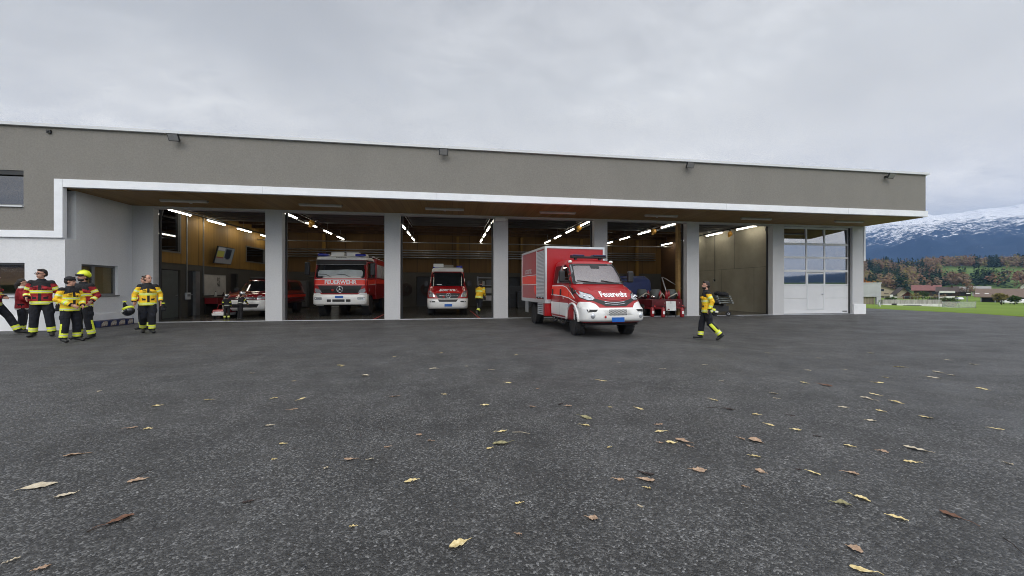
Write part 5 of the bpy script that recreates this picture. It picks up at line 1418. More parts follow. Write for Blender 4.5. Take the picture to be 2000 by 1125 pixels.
for sg in (-1, 1):
    SV.front('headlight', [(sg * 0.60, 0.82), (sg * 0.60, 0.99), (sg * 0.84, 1.06), (sg * 0.92, 1.04), (sg * 0.93, 0.84)][::sg], M_LAMPG, 0.012)
    SV.side('side_window', [(1.62, 1.22), (3.0, 1.22), (3.0, 1.68), (2.15, 1.68)], M_VGLASS, sg)
    SV.side('side_window', [(3.08, 1.22), (4.5, 1.22), (4.3, 1.66), (3.08, 1.68)], M_VGLASS, sg)
    SV.side('stripe', [(1.2, 0.86), (4.9, 0.86), (4.9, 1.0), (1.2, 1.0)], M_LUM, sg, 0.006)
    b_ = MB(); x0 = sg * 0.93; b_.b(min(x0, x0 + sg * 0.24), max(x0, x0 + sg * 0.24), 1.62, 1.76, 1.16, 1.36); b_.build('mirror', M_BLACK, su, bevel=0.05)
    wheel(su, sg * 0.82, 0.98, 0.38, 0.25, sg); wheel(su, sg * 0.82, 4.0, 0.38, 0.25, sg)
SV.front('windscreen', rpoly(-0.84, 0.84, 1.20, 1.70, 0.07, 4, (0.12, -0.12)), M_VGLASS, 0.006)
b_ = MB(); b_.b(-0.7, 0.7, 2.2, 2.45, 1.82, 1.90); b_.build('light_bar', M_DARK, su, bevel=0.02)
b_ = MB(); b_.b(-0.8, 0.8, 0.4, 4.8, 0.28, 0.545); b_.build('floor_pan', M_UNDER, su)
# ------------------------------------------------------------------ people
M_SKIN = mat('skin', (0.50, 0.27, 0.19), 0.55, var=0.08, vs=12)
M_JY = mat('jacket_yellow', (0.78, 0.46, 0.012), 0.75, var=0.16, vs=6, bump=0.8, bs=11)
M_JR = mat('jacket_red', (0.30, 0.008, 0.014), 0.75, var=0.22, vs=6, bump=0.8, bs=11)
M_JB = mat('fabric_black', (0.010, 0.010, 0.012), 0.85, var=0.4, vs=6, bump=0.8, bs=10)
M_LIME = mat('reflex_lime', (0.72, 0.80, 0.05), 0.5, var=0.06, vs=9)
M_SILV = mat('reflex_silver', (0.62, 0.63, 0.55), 0.35, var=0.1, vs=9)
M_NAVY = mat('fabric_navy', (0.007, 0.008, 0.013), 0.9, var=0.4, vs=6, bump=0.8, bs=10)
M_HAIR = mat('hair_dark', (0.018, 0.012, 0.009), 0.6, var=0.4, vs=30, bump=0.6, bs=90, stretch=(1, 1, 0.2))
M_HAIRB = mat('hair_brown', (0.06, 0.035, 0.02), 0.6, var=0.4, vs=30, bump=0.6, bs=90, stretch=(1, 1, 0.2))
M_BOOT = mat('boot_leather', (0.012, 0.012, 0.012), 0.45, var=0.3, vs=8)
M_SOLE = mat('boot_sole', (0.10, 0.10, 0.09), 0.8)
M_HELM = mat('helmet_lime', (0.72, 0.80, 0.02), 0.3, coat=0.4, var=0.04)
M_HELB = mat('helmet_black', (0.012, 0.013, 0.016), 0.25, coat=0.5)
M_HELS = mat('helmet_silver', (0.62, 0.64, 0.66), 0.2, metal=0.9)

def fuse(mb, name, mats, parent, vox, smooth=3, classify=None):
    """join overlapping shapes into one continuous surface; classify(point, normal) -> material slot"""
    o = mb.build(name, mats[0], parent, fix=False)
    md = o.modifiers.new('r', 'REMESH'); md.mode = 'VOXEL'; md.voxel_size = vox; md.use_smooth_shade = True
    if smooth:
        sm = o.modifiers.new('s', 'SMOOTH'); sm.factor = 0.5; sm.iterations = smooth
    meshed(o)
    me = o.data
    me.materials.clear()
    for m in mats: me.materials.append(m)
    if classify:
        idx = [classify(p.center, p.normal) for p in me.polygons]
        me.polygons.foreach_set('material_index', idx)
    me.polygons.foreach_set('use_smooth', [True] * len(me.polygons))
    me.name = name
    return o
def segd(p, a, b_):
    ab = b_ - a; t = max(-0.2, min(1.2, (p - a).dot(ab) / ab.length_squared))
    tc_ = max(0, min(1, t))
    return (p - (a + ab * tc_)).length, t
def hand(mb, wr, d, up, s, curl=0.35, side=1):
    d = d.normalized(); n = up - d * up.dot(d); n.normalize(); a = d.cross(n)
    pc = wr + d * 0.045 * s
    M = Matrix((a, n, d)).transposed().to_4x4()
    mb.ell(pc, (0.040 * s, 0.018 * s, 0.055 * s), 10, 8, 0, M)
    for k in range(4):
        o = a * (-0.030 + 0.020 * k) * s * 1.15
        p = wr + d * 0.082 * s + o
        L_ = (0.066, 0.076, 0.072, 0.056)[k] * s
        pts = [p - d * 0.02 * s]; dd = d.copy()
        for j in range(4):
            pts.append(p); p = p + dd * L_ / 3
            dd = (dd - n * curl * 0.9).normalized()
        mb.tube(pts, [0.0095 * s] * 3 + [0.0075 * s, 0.006 * s], 6)
    p = wr + d * 0.02 * s + a * side * 0.034 * s
    dd = (d + a * side * 0.8 - n * curl).normalized()
    mb.tube([p - dd * 0.02 * s, p, p + dd * 0.03 * s, p + dd * 0.055 * s - n * 0.01 * s], [0.013 * s, 0.012 * s, 0.010 * s, 0.008 * s], 6)

def person(x, y, z, rz, height, label, jacket='yellow', trousers='band', pose=None, head=(0, 0), hair='short', headgear=None, beard=False, glasses=False, kid=False, sit=False, hairm=None, group=None, skinm=None):
    root = empty('person', (x, y, z), rz, label, 'person', group)
    s = height / 1.80
    P = dict(pelvis=(0, 0, .97), neck=(0, 0.0, 1.49),
             shl=(.172, 0, 1.42), ell=(.255, .04, 1.16), wrl=(.27, -.06, .93),
             shr=(-.172, 0, 1.42), elr=(-.255, .04, 1.16), wrr=(-.27, -.06, .93),
             hil=(.095, 0, .93), knl=(.115, -.02, .50), anl=(.125, .02, .09),
             hir=(-.095, 0, .93), knr=(-.115, -.02, .50), anr=(-.125, .02, .09),
             tol=None, tor=None)
    if pose: P.update(pose)
    hs = 1.35 if kid else 1.0
    J = {k: (Vector(v) * s if v is not None else None) for k, v in P.items() if k != 'curl'}
    pel, nk = J['pelvis'], J['neck']
    spine = (nk - pel).normalized()
    # ---- head frame
    Hm = Matrix.Rotation(R(head[0]), 4, 'Z') @ Matrix.Rotation(R(head[1]), 4, 'X')
    hc = nk + spine * 0.155 * s * (1.1 if kid else 1) + Vector((0, -0.012, 0)) * s
    q = s * hs
    HT = Matrix.Translation(hc) @ Hm
    hp = lambda a, b_, c: HT @ Vector((a * q, b_ * q, c * q))
    # ---- body, one continuous surface
    mb = MB()
    HR = Hm
    mb.ell(hp(0, 0.012, 0.03), (0.076 * q, 0.094 * q, 0.098 * q), 16, 12, 0, HR)
    mb.ell(hp(0, -0.018, -0.035), (0.058 * q, 0.070 * q, 0.085 * q), 14, 10, 0, HR)
    mb.ell(hp(0, -0.062, -0.088), (0.026 * q, 0.024 * q, 0.022 * q), 10, 8, 0, HR)      # chin
    mb.tube([hp(0, -0.083, 0.022), hp(0, -0.098, -0.005), hp(0, -0.108, -0.022)], [0.010 * q, 0.013 * q, 0.016 * q], 8)   # nose
    for e_ in (-1, 1):
        mb.ell(hp(e_ * 0.078, 0.012, -0.005), (0.010 * q, 0.018 * q, 0.030 * q), 8, 6, 0, HR)
        mb.tube([hp(e_ * 0.012, -0.086, 0.030), hp(e_ * 0.050, -0.072, 0.032)], 0.009 * q, 6)    # brow
    mb.tube([hp(-0.024, -0.082, -0.058), hp(0, -0.090, -0.057), hp(0.024, -0.082, -0.058)], 0.008 * q, 6)   # lips
    mb.tube([nk - spine * 0.06 * s, nk + spine * 0.02 * s, hc + Vector((0, 0.01, -0.05)) * q], [0.065 * s, 0.055 * s, 0.052 * q], 12)
    mb.tube([pel - spine * 0.04 * s, pel + spine * 0.16 * s, pel + spine * 0.34 * s, nk - spine * 0.04 * s], [(.135 * s, .09 * s), (.125 * s, .085 * s), (.15 * s, .10 * s), (.10 * s, .07 * s)], 14, flat=(0, 1, 0))
    for sd in 'lr':
        sh, el_, wr, hi, kn, an = (J[a + sd] for a in ('sh', 'el', 'wr', 'hi', 'kn', 'an'))
        mb.tube([nk - spine * 0.07 * s, sh, sh + (el_ - sh) * .5, el_, el_ + (wr - el_) * .5, wr], [.05 * s, .052 * s, .045 * s, .038 * s, .036 * s, .027 * s], 10)
        hand(mb, wr, wr - el_ if P.get('hd' + sd) is None else Vector(P['hd' + sd]), Vector((1 if sd == 'l' else -1, 0.3, 0.2)), s, P.get('curl', 0.4), 1 if sd == 'l' else -1)
        mb.tube([pel, hi, hi + (kn - hi) * .5, kn, kn + (an - kn) * .45, an], [.08 * s, .082 * s, .07 * s, .055 * s, .052 * s, .036 * s], 10)
        to = J['to' + sd] if J['to' + sd] else an + Vector((0, -0.16 * s, -0.045 * s))
        mb.tube([an, an + (to - an) * .4, an + (to - an) * .85], [.034 * s, .030 * s, .022 * s], 8)
    body = fuse(mb, 'body', [skinm or M_SKIN], root, 0.0085 * s * (1.1 if kid else 1), 2)
    # eyes
    for e_ in (-1, 1):
        m_ = MB(); m_.ell(hp(e_ * 0.031, -0.079, 0.014), (0.0125 * q, 0.008 * q, 0.008 * q), 10, 8, 0, HR)
        m_.build('eye', [mat('eye_dark', (0.02, 0.015, 0.012), 0.2)][0], root)
        if not kid:
            m_ = MB(); m_.tube([hp(e_ * 0.014, -0.093, 0.036), hp(e_ * 0.034, -0.090, 0.043), hp(e_ * 0.054, -0.074, 0.036)], 0.0055 * q, 6); m_.build('eyebrow', hairm or M_HAIR, root)
    m_ = MB(); m_.tube([hp(-0.022, -0.0905, -0.0575), hp(0, -0.098, -0.057), hp(0.022, -0.0905, -0.0575)], 0.0045 * q, 6); m_.build('mouth', mat('lips', (0.30, 0.10, 0.08), 0.5), root)
    if beard:
        m_ = MB(); m_.ell(hp(0, -0.030, -0.068), (0.064 * q, 0.066 * q, 0.052 * q), 14, 10, 0, HR); m_.tube([hp(-0.034, -0.086, -0.048), hp(0, -0.098, -0.040), hp(0.034, -0.086, -0.048)], 0.008 * q, 6)
        fuse(m_, 'beard', [hairm or M_HAIR], root, 0.008 * s, 1)
    # hair
    if hair != 'none':
        m_ = MB()
        m_.ell(hp(0, 0.024, 0.045), (0.083 * q, 0.098 * q, 0.098 * q), 18, 12, 0, HR)
        m_.ell(hp(0, 0.050, 0.005), (0.079 * q, 0.075 * q, 0.085 * q), 16, 12, 0, HR)
        if hair == 'short': m_.ell(hp(0.01, -0.045, 0.112), (0.055 * q, 0.04 * q, 0.026 * q), 12, 8, 0, HR)
        if hair == 'tail':
            m_.ell(hp(0, 0.08, -0.04), (0.06 * q, 0.05 * q, 0.08 * q), 12, 8, 0, HR); m_.tube([hp(0, 0.11, 0.02), hp(0, 0.14, -0.06), hp(0, 0.13, -0.18), hp(0, 0.12, -0.26)], [0.03 * q, 0.035 * q, 0.03 * q, 0.012 * q], 8)
        if hair == 'bald': pass
        ho_ = fuse(m_, 'hair', [hairm or M_HAIR], root, 0.010 * s, 1)
        # hairline: pull the front of the mass back inside the skull
        inv = HT.inverted()
        for v in ho_.data.vertices:
            l_ = inv @ v.co / 1.0
            lx, ly, lz = l_.x / q, l_.y / q, l_.z / q
            lim = 0.062 if hair != 'bald' else 0.10
            if ly < -0.01 and lz < lim + 0.25 * max(0, -ly - 0.05) and abs(lx) < 0.2:
                l_.y = max(l_.y, -0.0 * q); l_.x *= 0.86
                v.co = HT @ l_
            if hair == 'bald' and lz > 0.07: v.co = HT @ (l_ * 0.90)
            if lz < -0.06 and hair in ('short', 'bald'): v.co = HT @ Vector((l_.x * 0.8, min(l_.y, 0.06 * q), l_.z))
    if glasses:
        m_ = MB()
        for e_ in (-1, 1):
            m_.tube([hp(e_ * 0.034 + 0.024 * math.cos(2 * PI * i / 14), -0.101, 0.012 + 0.018 * math.sin(2 * PI * i / 14)) for i in range(15)], 0.0032 * q, 5, cap=False)
            m_.tube([hp(e_ * 0.058, -0.100, 0.016), hp(e_ * 0.082, -0.05, 0.016), hp(e_ * 0.086, 0.012, 0.012)], 0.0032 * q, 5)
        m_.tube([hp(-0.010, -0.102, 0.014), hp(0.010, -0.102, 0.014)], 0.003 * q, 5)
        m_.build('glasses', M_BLACK, root)
    if headgear == 'beanie':
        m_ = MB(); m_.ell(hp(0, 0.016, 0.062), (0.090 * q, 0.106 * q, 0.085 * q), 18, 12, 0, HR); m_.lathe([(0.086 * q, -0.012 * q), (0.096 * q, 0.0), (0.097 * q, 0.03 * q), (0.088 * q, 0.045 * q)], (0, 0, 0), 'z', 24)
        n_ = 24 * 4
        k0 = len(m_.v) - n_
        for i in range(k0, len(m_.v)):
            v = Vector(m_.v[i]); m_.v[i] = tuple(HT @ Vector((v.x, v.y * 1.15 + 0.014 * q, v.z + 0.048 * q)))
        m_.build('beanie', M_JB, root)
    if headgear in ('helmet', 'silver'):
        hm = M_HELM if headgear == 'helmet' else M_HELS
        m_ = MB(); m_.ell(hp(0, 0.018, 0.075), (0.118 * q, 0.140 * q, 0.112 * q), 22, 14, 0, HR)
        hh = m_.build('helmet', hm, root)
        # cut the lower half away by lifting vertices to a rim
        inv = HT.inverted()
        for v in hh.data.vertices:
            l_ = inv @ v.co
            rim = (0.045 if l_.y < 0 else 0.045 - 0.9 * l_.y / q * 0.5) * q
            if l_.z < rim: l_.z = rim; l_.x *= 0.97; l_.y *= 0.97; v.co = HT @ l_
        m_ = MB(); pts = [hp(0.118 * math.sin(a), -0.020 - 0.125 * math.cos(a), 0.052) for a in [R(-80 + 16 * i) for i in range(11)]]
        m_.tube(pts, [(0.010 * q, 0.022 * q)] * 11, 8, flat=(0, 0, 1)); m_.build('helmet_visor', M_DARK if headgear == 'helmet' else M_CHROME, hh)
        m_ = MB(); m_.tube([hp(0, 0.158, 0.04), hp(0, 0.10, 0.175), hp(0, 0.0, 0.195), hp(0, -0.09, 0.165)], [0.006 * q, 0.013 * q, 0.014 * q, 0.006 * q], 8); m_.build('helmet_comb', hm, hh)
        if headgear == 'helmet':
            m_ = MB(); m_.tube([hp(0.10 * math.sin(a), 0.012 + 0.115 * math.cos(a), -0.03) for a in [R(-85 + 17 * i) for i in range(11)]], [(0.05 * q, 0.012 * q)] * 11, 8, flat=(0, 0, 1)); m_.build('neck_cloth', M_JB, hh)
    # ---- jacket
    mb = MB()
    hem = pel - spine * (0.13 if jacket != 'plain' else 0.20) * s
    L_ = (nk - hem).length
    f = lambda t: hem + spine * L_ * t
    wx = 1.0 if not kid else 1.05
    mb.tube([f(0), f(0.1), f(0.35), f(0.62), f(0.84), f(0.95), f(1.0), f(1.055)], [(.202 * s * wx, .150 * s), (.205 * s, .155 * s), (.190 * s, .145 * s), (.205 * s, .150 * s), (.180 * s, .125 * s), (.11 * s, .10 * s), (.085 * s, .085 * s), (.080 * s, .085 * s)], 18, flat=(0, 1, 0))
    arms = []
    for sd in 'lr':
        sh, el_, wr = J['sh' + sd], J['el' + sd], J['wr' + sd]
        we = el_ + (wr - el_) * 0.93
        mb.tube([nk - spine * 0.07 * s, sh + (sh - nk) * 0.06, sh + (el_ - sh) * .45, el_, el_ + (we - el_) * .5, we], [.070 * s, .074 * s, .072 * s, .066 * s, .061 * s, .054 * s], 12)
        mb.ell(sh, .074 * s, 12, 8); mb.ell(el_, .070 * s, 12, 8)
        # folds
        for t_, r_ in ((.3, .079), (.62, .075)): mb.ell(sh + (el_ - sh) * t_, (r_ * s, r_ * s, .02 * s), 12, 6)
        arms.append((sh, el_, we))
    main = {'yellow': M_JY, 'red': M_JR, 'plain': M_JR, 'black': M_JB, 'kid': M_JB}[jacket]
    mats = [main, M_JB, M_LIME, M_SILV]
    def cls(p, n):
        tt = (p - hem).dot(spine) / L_
        axp = hem + spine * L_ * max(0, min(1, tt))
        r_ = p - axp
        tm = math.sqrt((r_.x / (.195 * s)) ** 2 + (r_.y / (.145 * s)) ** 2)
        best = None
        for sh, el_, we in arms:
            for k, (a, b_) in enumerate(((sh, el_), (el_, we))):
                d, t = segd(p, a, b_)
                if best is None or d < best[0]: best = (d, k, t)
        d, k, t = best
        if jacket == 'black': return 0
        if d / (.078 * s) < tm and (tt < 0.86):
            if jacket == 'plain': return 3 if (k == 1 and t > .86) else 0
            if jacket == 'kid': return 2 if (k == 1 and .5 < t < .72) or (k == 0 and .55 < t < .72) else 0
            if k == 0:
                if t < 0.05: return 1
                if .42 < t < .70: return 3 if .52 < t < .60 else 2
                return 0
            if t > .90: return 1
            if .42 < t < .76: return 3 if .55 < t < .63 else 2
            return 0
        if jacket == 'plain': return 3 if tt < 0.055 else (0 if tt < .97 else 3)
        if jacket == 'kid': return 3 if .28 < tt < .34 else 0
        if tt > .80 - 0.10 * min(1, abs(r_.x) / (.2 * s)) + (0.08 if r_.y > 0 else 0): return 1
        if .015 < tt < .145: return 3 if .06 < tt < .10 else 2
        if .47 < tt < .60: return 3 if .515 < tt < .555 else 2
        if r_.y < 0 and abs(r_.x) < .030 * s: return 1
        if jacket in ('yellow', 'red') and r_.y < 0 and .24 < tt < .37 and .06 * s < abs(r_.x) < .14 * s: return 1 if tt - .24 < 0.4 * (abs(r_.x) / s) + .05 else 0
        return 0
    jo = fuse(mb, 'jacket', mats, root, 0.0115 * s, 2, cls)
    if jacket in ('yellow', 'red'):
        for e_ in (-1, 1):     # breast pockets
            c = f(0.67) + Vector((e_ * 0.095 * s, -0.138 * s, 0))
            m_ = MB(); m_.ell(c, (.055 * s, .022 * s, .045 * s), 12, 8); m_.build('pocket', main, jo)
        m_ = MB(); m_.b(-0.04 * s, 0.04 * s, -0.006 * s, 0.006 * s, -0.008 * s, 0.008 * s); m_.build('name_tape', M_JB, jo, loc=f(0.72) + Vector((-0.095 * s, -0.162 * s, 0)))
        m_ = MB(); m_.tube([f(0.66) + Vector((0.05, -0.155, 0)) * s, f(0.60) + Vector((0.055, -0.162, 0)) * s], [0.014 * s, 0.012 * s], 8); m_.build('radio_mic', M_BLACK, jo)
    # ---- trousers
    mb = MB()
    mb.tube([pel + spine * .10 * s, pel, pel - spine * .10 * s], [(.16 * s, .12 * s), (.17 * s, .13 * s), (.15 * s, .12 * s)], 16, flat=(0, 1, 0))
    legs = []
    for sd in 'lr':
        hi, kn, an = J['hi' + sd], J['kn' + sd], J['an' + sd]
        a2 = kn + (an - kn) * 0.97
        mb.tube([pel - spine * .02 * s, hi, hi + (kn - hi) * .5, kn, kn + (a2 - kn) * .5, a2], [.105 * s, .112 * s, .103 * s, .090 * s, .086 * s, .083 * s], 12)
        mb.ell(kn, .090 * s, 12, 8)
        mb.ell(hi + (kn - hi) * .6 + Vector(((.07 if sd == 'l' else -.07) * s, 0, 0)), (.05 * s, .075 * s, .095 * s), 10, 8)   # leg pocket
        for t_ in (.35, .72): mb.ell(kn + (a2 - kn) * t_, (.092 * s, .092 * s, .018 * s), 12, 6)
        legs.append((hi, kn, a2))
    def clt(p, n):
        best = None
        for i, (hi, kn, a2) in enumerate(legs):
            for k, (a, b_) in enumerate(((hi, kn), (kn, a2))):
                d, t = segd(p, a, b_)
                if best is None or d < best[0]: best = (d, k, t, i, a + (b_ - a) * max(0, min(1, t)))
        d, k, t, i, c = best
        if k == 1 and .62 < t < .90 and trousers != 'none': return 2 if (.73 < t < .79) else 1
        if trousers == 'side' and k == 1 and -.05 < t <= .62 and abs(p.x) > abs(c.x) + .05 * s and abs(p.y - c.y) < .032 * s: return 1
        return 0
    fuse(mb, 'trousers', [M_NAVY if jacket != 'kid' else M_JB, M_LIME, M_SILV], root, 0.0125 * s, 2, clt)
    # ---- boots
    for sd in 'lr':
        kn, an = J['kn' + sd], J['an' + sd]
        to = J['to' + sd] if J['to' + sd] else an + Vector(((.03 if sd == 'l' else -.03) * s, -0.17 * s, -0.045 * s))
        fw = (to - an).normalized()
        mb = MB(); up_ = (kn - an).normalized()
        mb.tube([an + up_ * .14 * s, an + up_ * .02 * s, an - up_ * 0.02 * s], [.066 * s, .060 * s, .058 * s], 12)
        mb.tube([an - fw * .07 * s - up_ * .02 * s, an + Vector((0, 0, -.015)) * s, an + (to - an) * .55, to, to + fw * .035 * s], [(.042 * s, .045 * s), (.052 * s, .058 * s), (.052 * s, .045 * s), (.050 * s, .038 * s), (.035 * s, .028 * s)], 12)
        bo_ = fuse(mb, 'boot', [M_BOOT], root, 0.010 * s, 1)
        side_ = fw.cross(Vector((0, 0, 1))).normalized(); nrm = side_.cross(fw).normalized()
        m_ = MB(); base = an + (to - an) * .42
        Mx = Matrix.Translation(base - nrm * .055 * s) @ Matrix((fw, side_, nrm)).transposed().to_4x4()
        m_.ob(Mx, .30 * s, .095 * s, .024 * s); m_.build('sole', M_SOLE, bo_, bevel=0.01)
    return root, J
def face_cam(x, y, delta): return math.atan2(-x, y) + R(delta)
def held_helmet(loc, rz, label, col, visor, tilt=180, sc=1.0):
    o = empty('helmet', loc, rz, label, 'helmet'); T = Matrix.Rotation(R(tilt), 4, 'X')
    m_ = MB(); m_.ell((0, 0, 0), (.125 * sc, .15 * sc, .12 * sc), 22, 14, 0, T); h = m_.build('shell', col, o)
    m_ = MB(); m_.tube([T @ Vector((.13 * math.sin(a) * sc, -.145 * math.cos(a) * sc, -.02 * sc)) for a in [R(-90 + 18 * i) for i in range(11)]], [(.012, .03)] * 11, 8, flat=(0, 0, 1)); m_.build('visor', visor, h)
    m_ = MB(); m_.tube([T @ Vector((.12 * math.sin(a) * sc, .14 * math.cos(a) * sc, -.07 * sc)) for a in [R(-95 + 19 * i) for i in range(11)]], [(.012, .035)] * 11, 8, flat=(0, 0, 1)); m_.build('neck_guard', M_LIME, h)
    m_ = MB(); m_.tube([T @ Vector((-.10, -.02, .06)), T @ Vector((-.09, -.10, .055)), T @ Vector((0.0, -.13, .05))], .008, 6); m_.build('reflex_strip', M_SILV, h)
    return o
def held_gloves(loc, rz, label):
    o = empty('gloves', loc, rz, label, 'gloves')
    m_ = MB(); m_.ell((0, 0, -.06), (.05, .03, .08), 10, 8)
    for k in range(4): m_.tube([(-.035 + .023 * k, 0, -.10), (-.04 + .027 * k, -.01, -.16), (-.045 + .03 * k, .0, -.20)], .014, 6)
    m_.tube([(.04, 0, -.05), (.075, -.01, -.10)], .015, 6)
    fuse(m_, 'glove', [M_JB], o, 0.008, 1)
    m_ = MB(); m_.tube([(0, 0, .02), (0, 0, .05)], .045, 10); m_.build('cuff', M_LIME, o)
    return o
def pp(px, depth): return at(px, depth)

# 1: cut off by the left edge of the picture
x, y = pp(-13, 10.95)
person(x, y, lot_z(x, y), face_cam(x, y, 75), 1.82, 'person in a red fire jacket cut off at the left edge of the picture', 'red', 'band',
       dict(elr=(-.27, .02, 1.16), wrr=(-.12, -.20, 1.06), hdr=(.6, -.3, 0), ell=(.27, .02, 1.16), wrl=(.12, -.20, 1.08), hdl=(-.6, -.3, 0), knl=(.115, -.24, .53), anl=(.125, -.42, .09), knr=(-.115, .02, .50), anr=(-.12, .16, .11)))
# 2: woman
x, y = pp(43, 11.6)
person(x, y, lot_z(x, y), face_cam(x, y, 82), 1.66, 'person with dark ponytail in a plain red jacket, black helmet held at the waist', 'plain', 'band',
       dict(elr=(-.25, -.04, 1.14), wrr=(-.10, -.27, .98), ell=(.25, -.04, 1.14), wrl=(.10, -.27, .98), hdl=(-.4, -.6, -.2), hdr=(.4, -.6, -.2)), hair='tail')
fx, fy_ = x + 0.33 * math.sin(face_cam(x, y, 82)), y - 0.33 * math.cos(face_cam(x, y, 82))
held_helmet((fx, fy_, .86), face_cam(x, y, 82), 'black fire helmet held at the waist by the person with the ponytail', M_HELB, M_HELB, 160)
# 3: tall man with glasses
x, y = pp(81, 10.75)
person(x, y, lot_z(x, y), face_cam(x, y, -12), 1.91, 'tall smiling person with glasses in a red and black fire jacket', 'red', 'band',
       dict(elr=(-.27, .06, 1.16), wrr=(-.23, -.10, 1.02), ell=(.28, .04, 1.16), wrl=(.30, -.06, .95), knl=(.14, -.02, .5), anl=(.18, 0.02, .09), knr=(-.12, -.02, .5), anr=(-.15, .02, .09)), head=(-42, 0), glasses=True)
c_, s_2 = math.cos(face_cam(x, y, -12)), math.sin(face_cam(x, y, -12))
held_gloves((x + .32 * c_ - (-.10) * s_2 * -1 * -1, y + .32 * s_2 - .10 * c_, .90), face_cam(x, y, 0), 'black gloves in the hand of the tall person with glasses')
# 4: yellow jacket, black beanie
x, y = pp(137, 9.72)
person(x, y, lot_z(x, y), face_cam(x, y, 32), 1.665, 'person in a black beanie and yellow fire jacket standing in the group at the left', 'yellow', 'side',
       dict(elr=(-.27, .03, 1.16), wrr=(-.10, -.24, 1.0), ell=(.26, -.02, 1.15), wrl=(.12, -.24, .98), hdr=(.3, -.6, -.4), hdl=(-.3, -.6, -.4), knl=(.13, -.02, .5), anl=(.16, .02, .09), knr=(-.12, -.02, .5), anr=(-.14, .02, .09)), head=(38, 4), hair='short', headgear='beanie')
# 5: lime helmet
x, y = pp(163, 10.25)
person(x, y, lot_z(x, y), face_cam(x, y, -40), 1.80, 'person with a lime yellow helmet and red fire jacket, behind the one in the beanie', 'red', 'side',
       dict(elr=(-.27, .03, 1.16), wrr=(-.14, -.22, 1.02), ell=(.27, .08, 1.16), wrl=(.25, -.08, 1.0), knl=(.13, -.02, .5), anl=(.17, .04, .09)), head=(-25, -6), headgear='helmet', beard=True)
# 6: man in yellow, walking towards the yard
x, y = pp(289, 11.6)
rz = face_cam(x, y, 4)
person(x, y, lot_z(x, y), rz, 1.79, 'person in a yellow fire jacket with short fair hair carrying a helmet and gloves', 'yellow', 'band',
       dict(elr=(-.29, .02, 1.17), wrr=(-.31, -.05, .94), ell=(.28, .02, 1.17), wrl=(.28, -.08, .94), knl=(.09, -.10, .52), anl=(.08, -.08, .09), knr=(-.10, .02, .50), anr=(-.10, .26, .14), tor=(-.10, .12, .05), hdr=(0, -.1, -1), hdl=(0, -.1, -1), curl=.8), head=(38, 0), hair='bald', hairm=M_HAIRB)
cx, sx2 = math.cos(rz), math.sin(rz)
loc = lambda a, b_, c: (x + a * cx - b_ * sx2, y + a * sx2 + b_ * cx, c)
held_helmet(loc(-.42, -.12, .68), rz + .6, 'black and white fire helmet with lime straps held by the person near the blue cartons', M_HELB, M_SILV, 150, 1.05)
held_gloves(loc(-.50, -.08, .93), rz + .8, 'black and lime gloves above the helmet held near the blue cartons')
held_gloves(loc(.33, -.12, .86), rz, 'black glove in the left hand of the person near the blue cartons')
# 7: half hidden behind number 6
x7, y7 = pp(283.5, 12.6)
person(x7, y7, 0.0, face_cam(x7, y7, -50), 1.78, 'dark-haired person in a red jacket half hidden behind the one in yellow', 'red', 'band', dict(wrl=(.25, -.02, .93)), head=(-20, 0))
# 10: inside, walking away beside the van
x, y = pp(936, 19.0)
person(x, y, 0.012, face_cam(x, y, 150), 1.80, 'person in a yellow fire jacket seen from behind beside the red van', 'yellow', 'band',
       dict(pelvis=(0, 0, .95), neck=(0, -.14, 1.46), shl=(.19, -.12, 1.40), shr=(-.19, -.12, 1.40), ell=(.27, -.22, 1.16), wrl=(.20, -.42, 1.12), elr=(-.27, .0, 1.14), wrr=(-.24, -.16, .98),
            hil=(.095, 0, .92), hir=(-.095, 0, .92), knl=(.11, -.22, .54), anl=(.11, -.10, .14), knr=(-.10, .04, .50), anr=(-.10, .36, .20), tor=(-.1, .26, .06)))
# 11: walking across the yard to the left
x, y = pp(1381, 11.35)
rz = face_cam(x, y, -82)
person(x, y, lot_z(x, y), rz, 1.77, 'bearded person in a yellow fire jacket walking alone across the yard', 'yellow', 'side',
       dict(neck=(0, -.02, 1.49), elr=(-.27, .12, 1.17), wrr=(-.25, .02, .96), ell=(.27, .10, 1.17), wrl=(.26, .03, .93),
            knl=(.10, .06, .51), anl=(.10, .36, .17), tol=(.10, .25, .06), knr=(-.10, -.13, .52), anr=(-.10, -.17, .10), tor=(-.11, -.34, .07), hdl=(0, -.2, -1), hdr=(0, -.2, -1), curl=.7), head=(6, 0), beard=True)
cx, sx2 = math.cos(rz), math.sin(rz)
loc = lambda a, b_, c: (x + a * cx - b_ * sx2, y + a * sx2 + b_ * cx, c)
held_gloves(loc(.30, .02, .74), rz, 'black gloves in the hand of the person walking alone')
held_helmet(loc(-.30, .20, .64), rz + .3, 'black fire helmet with lime guard carried by the person walking alone', M_HELB, M_SILV, 170, .95)
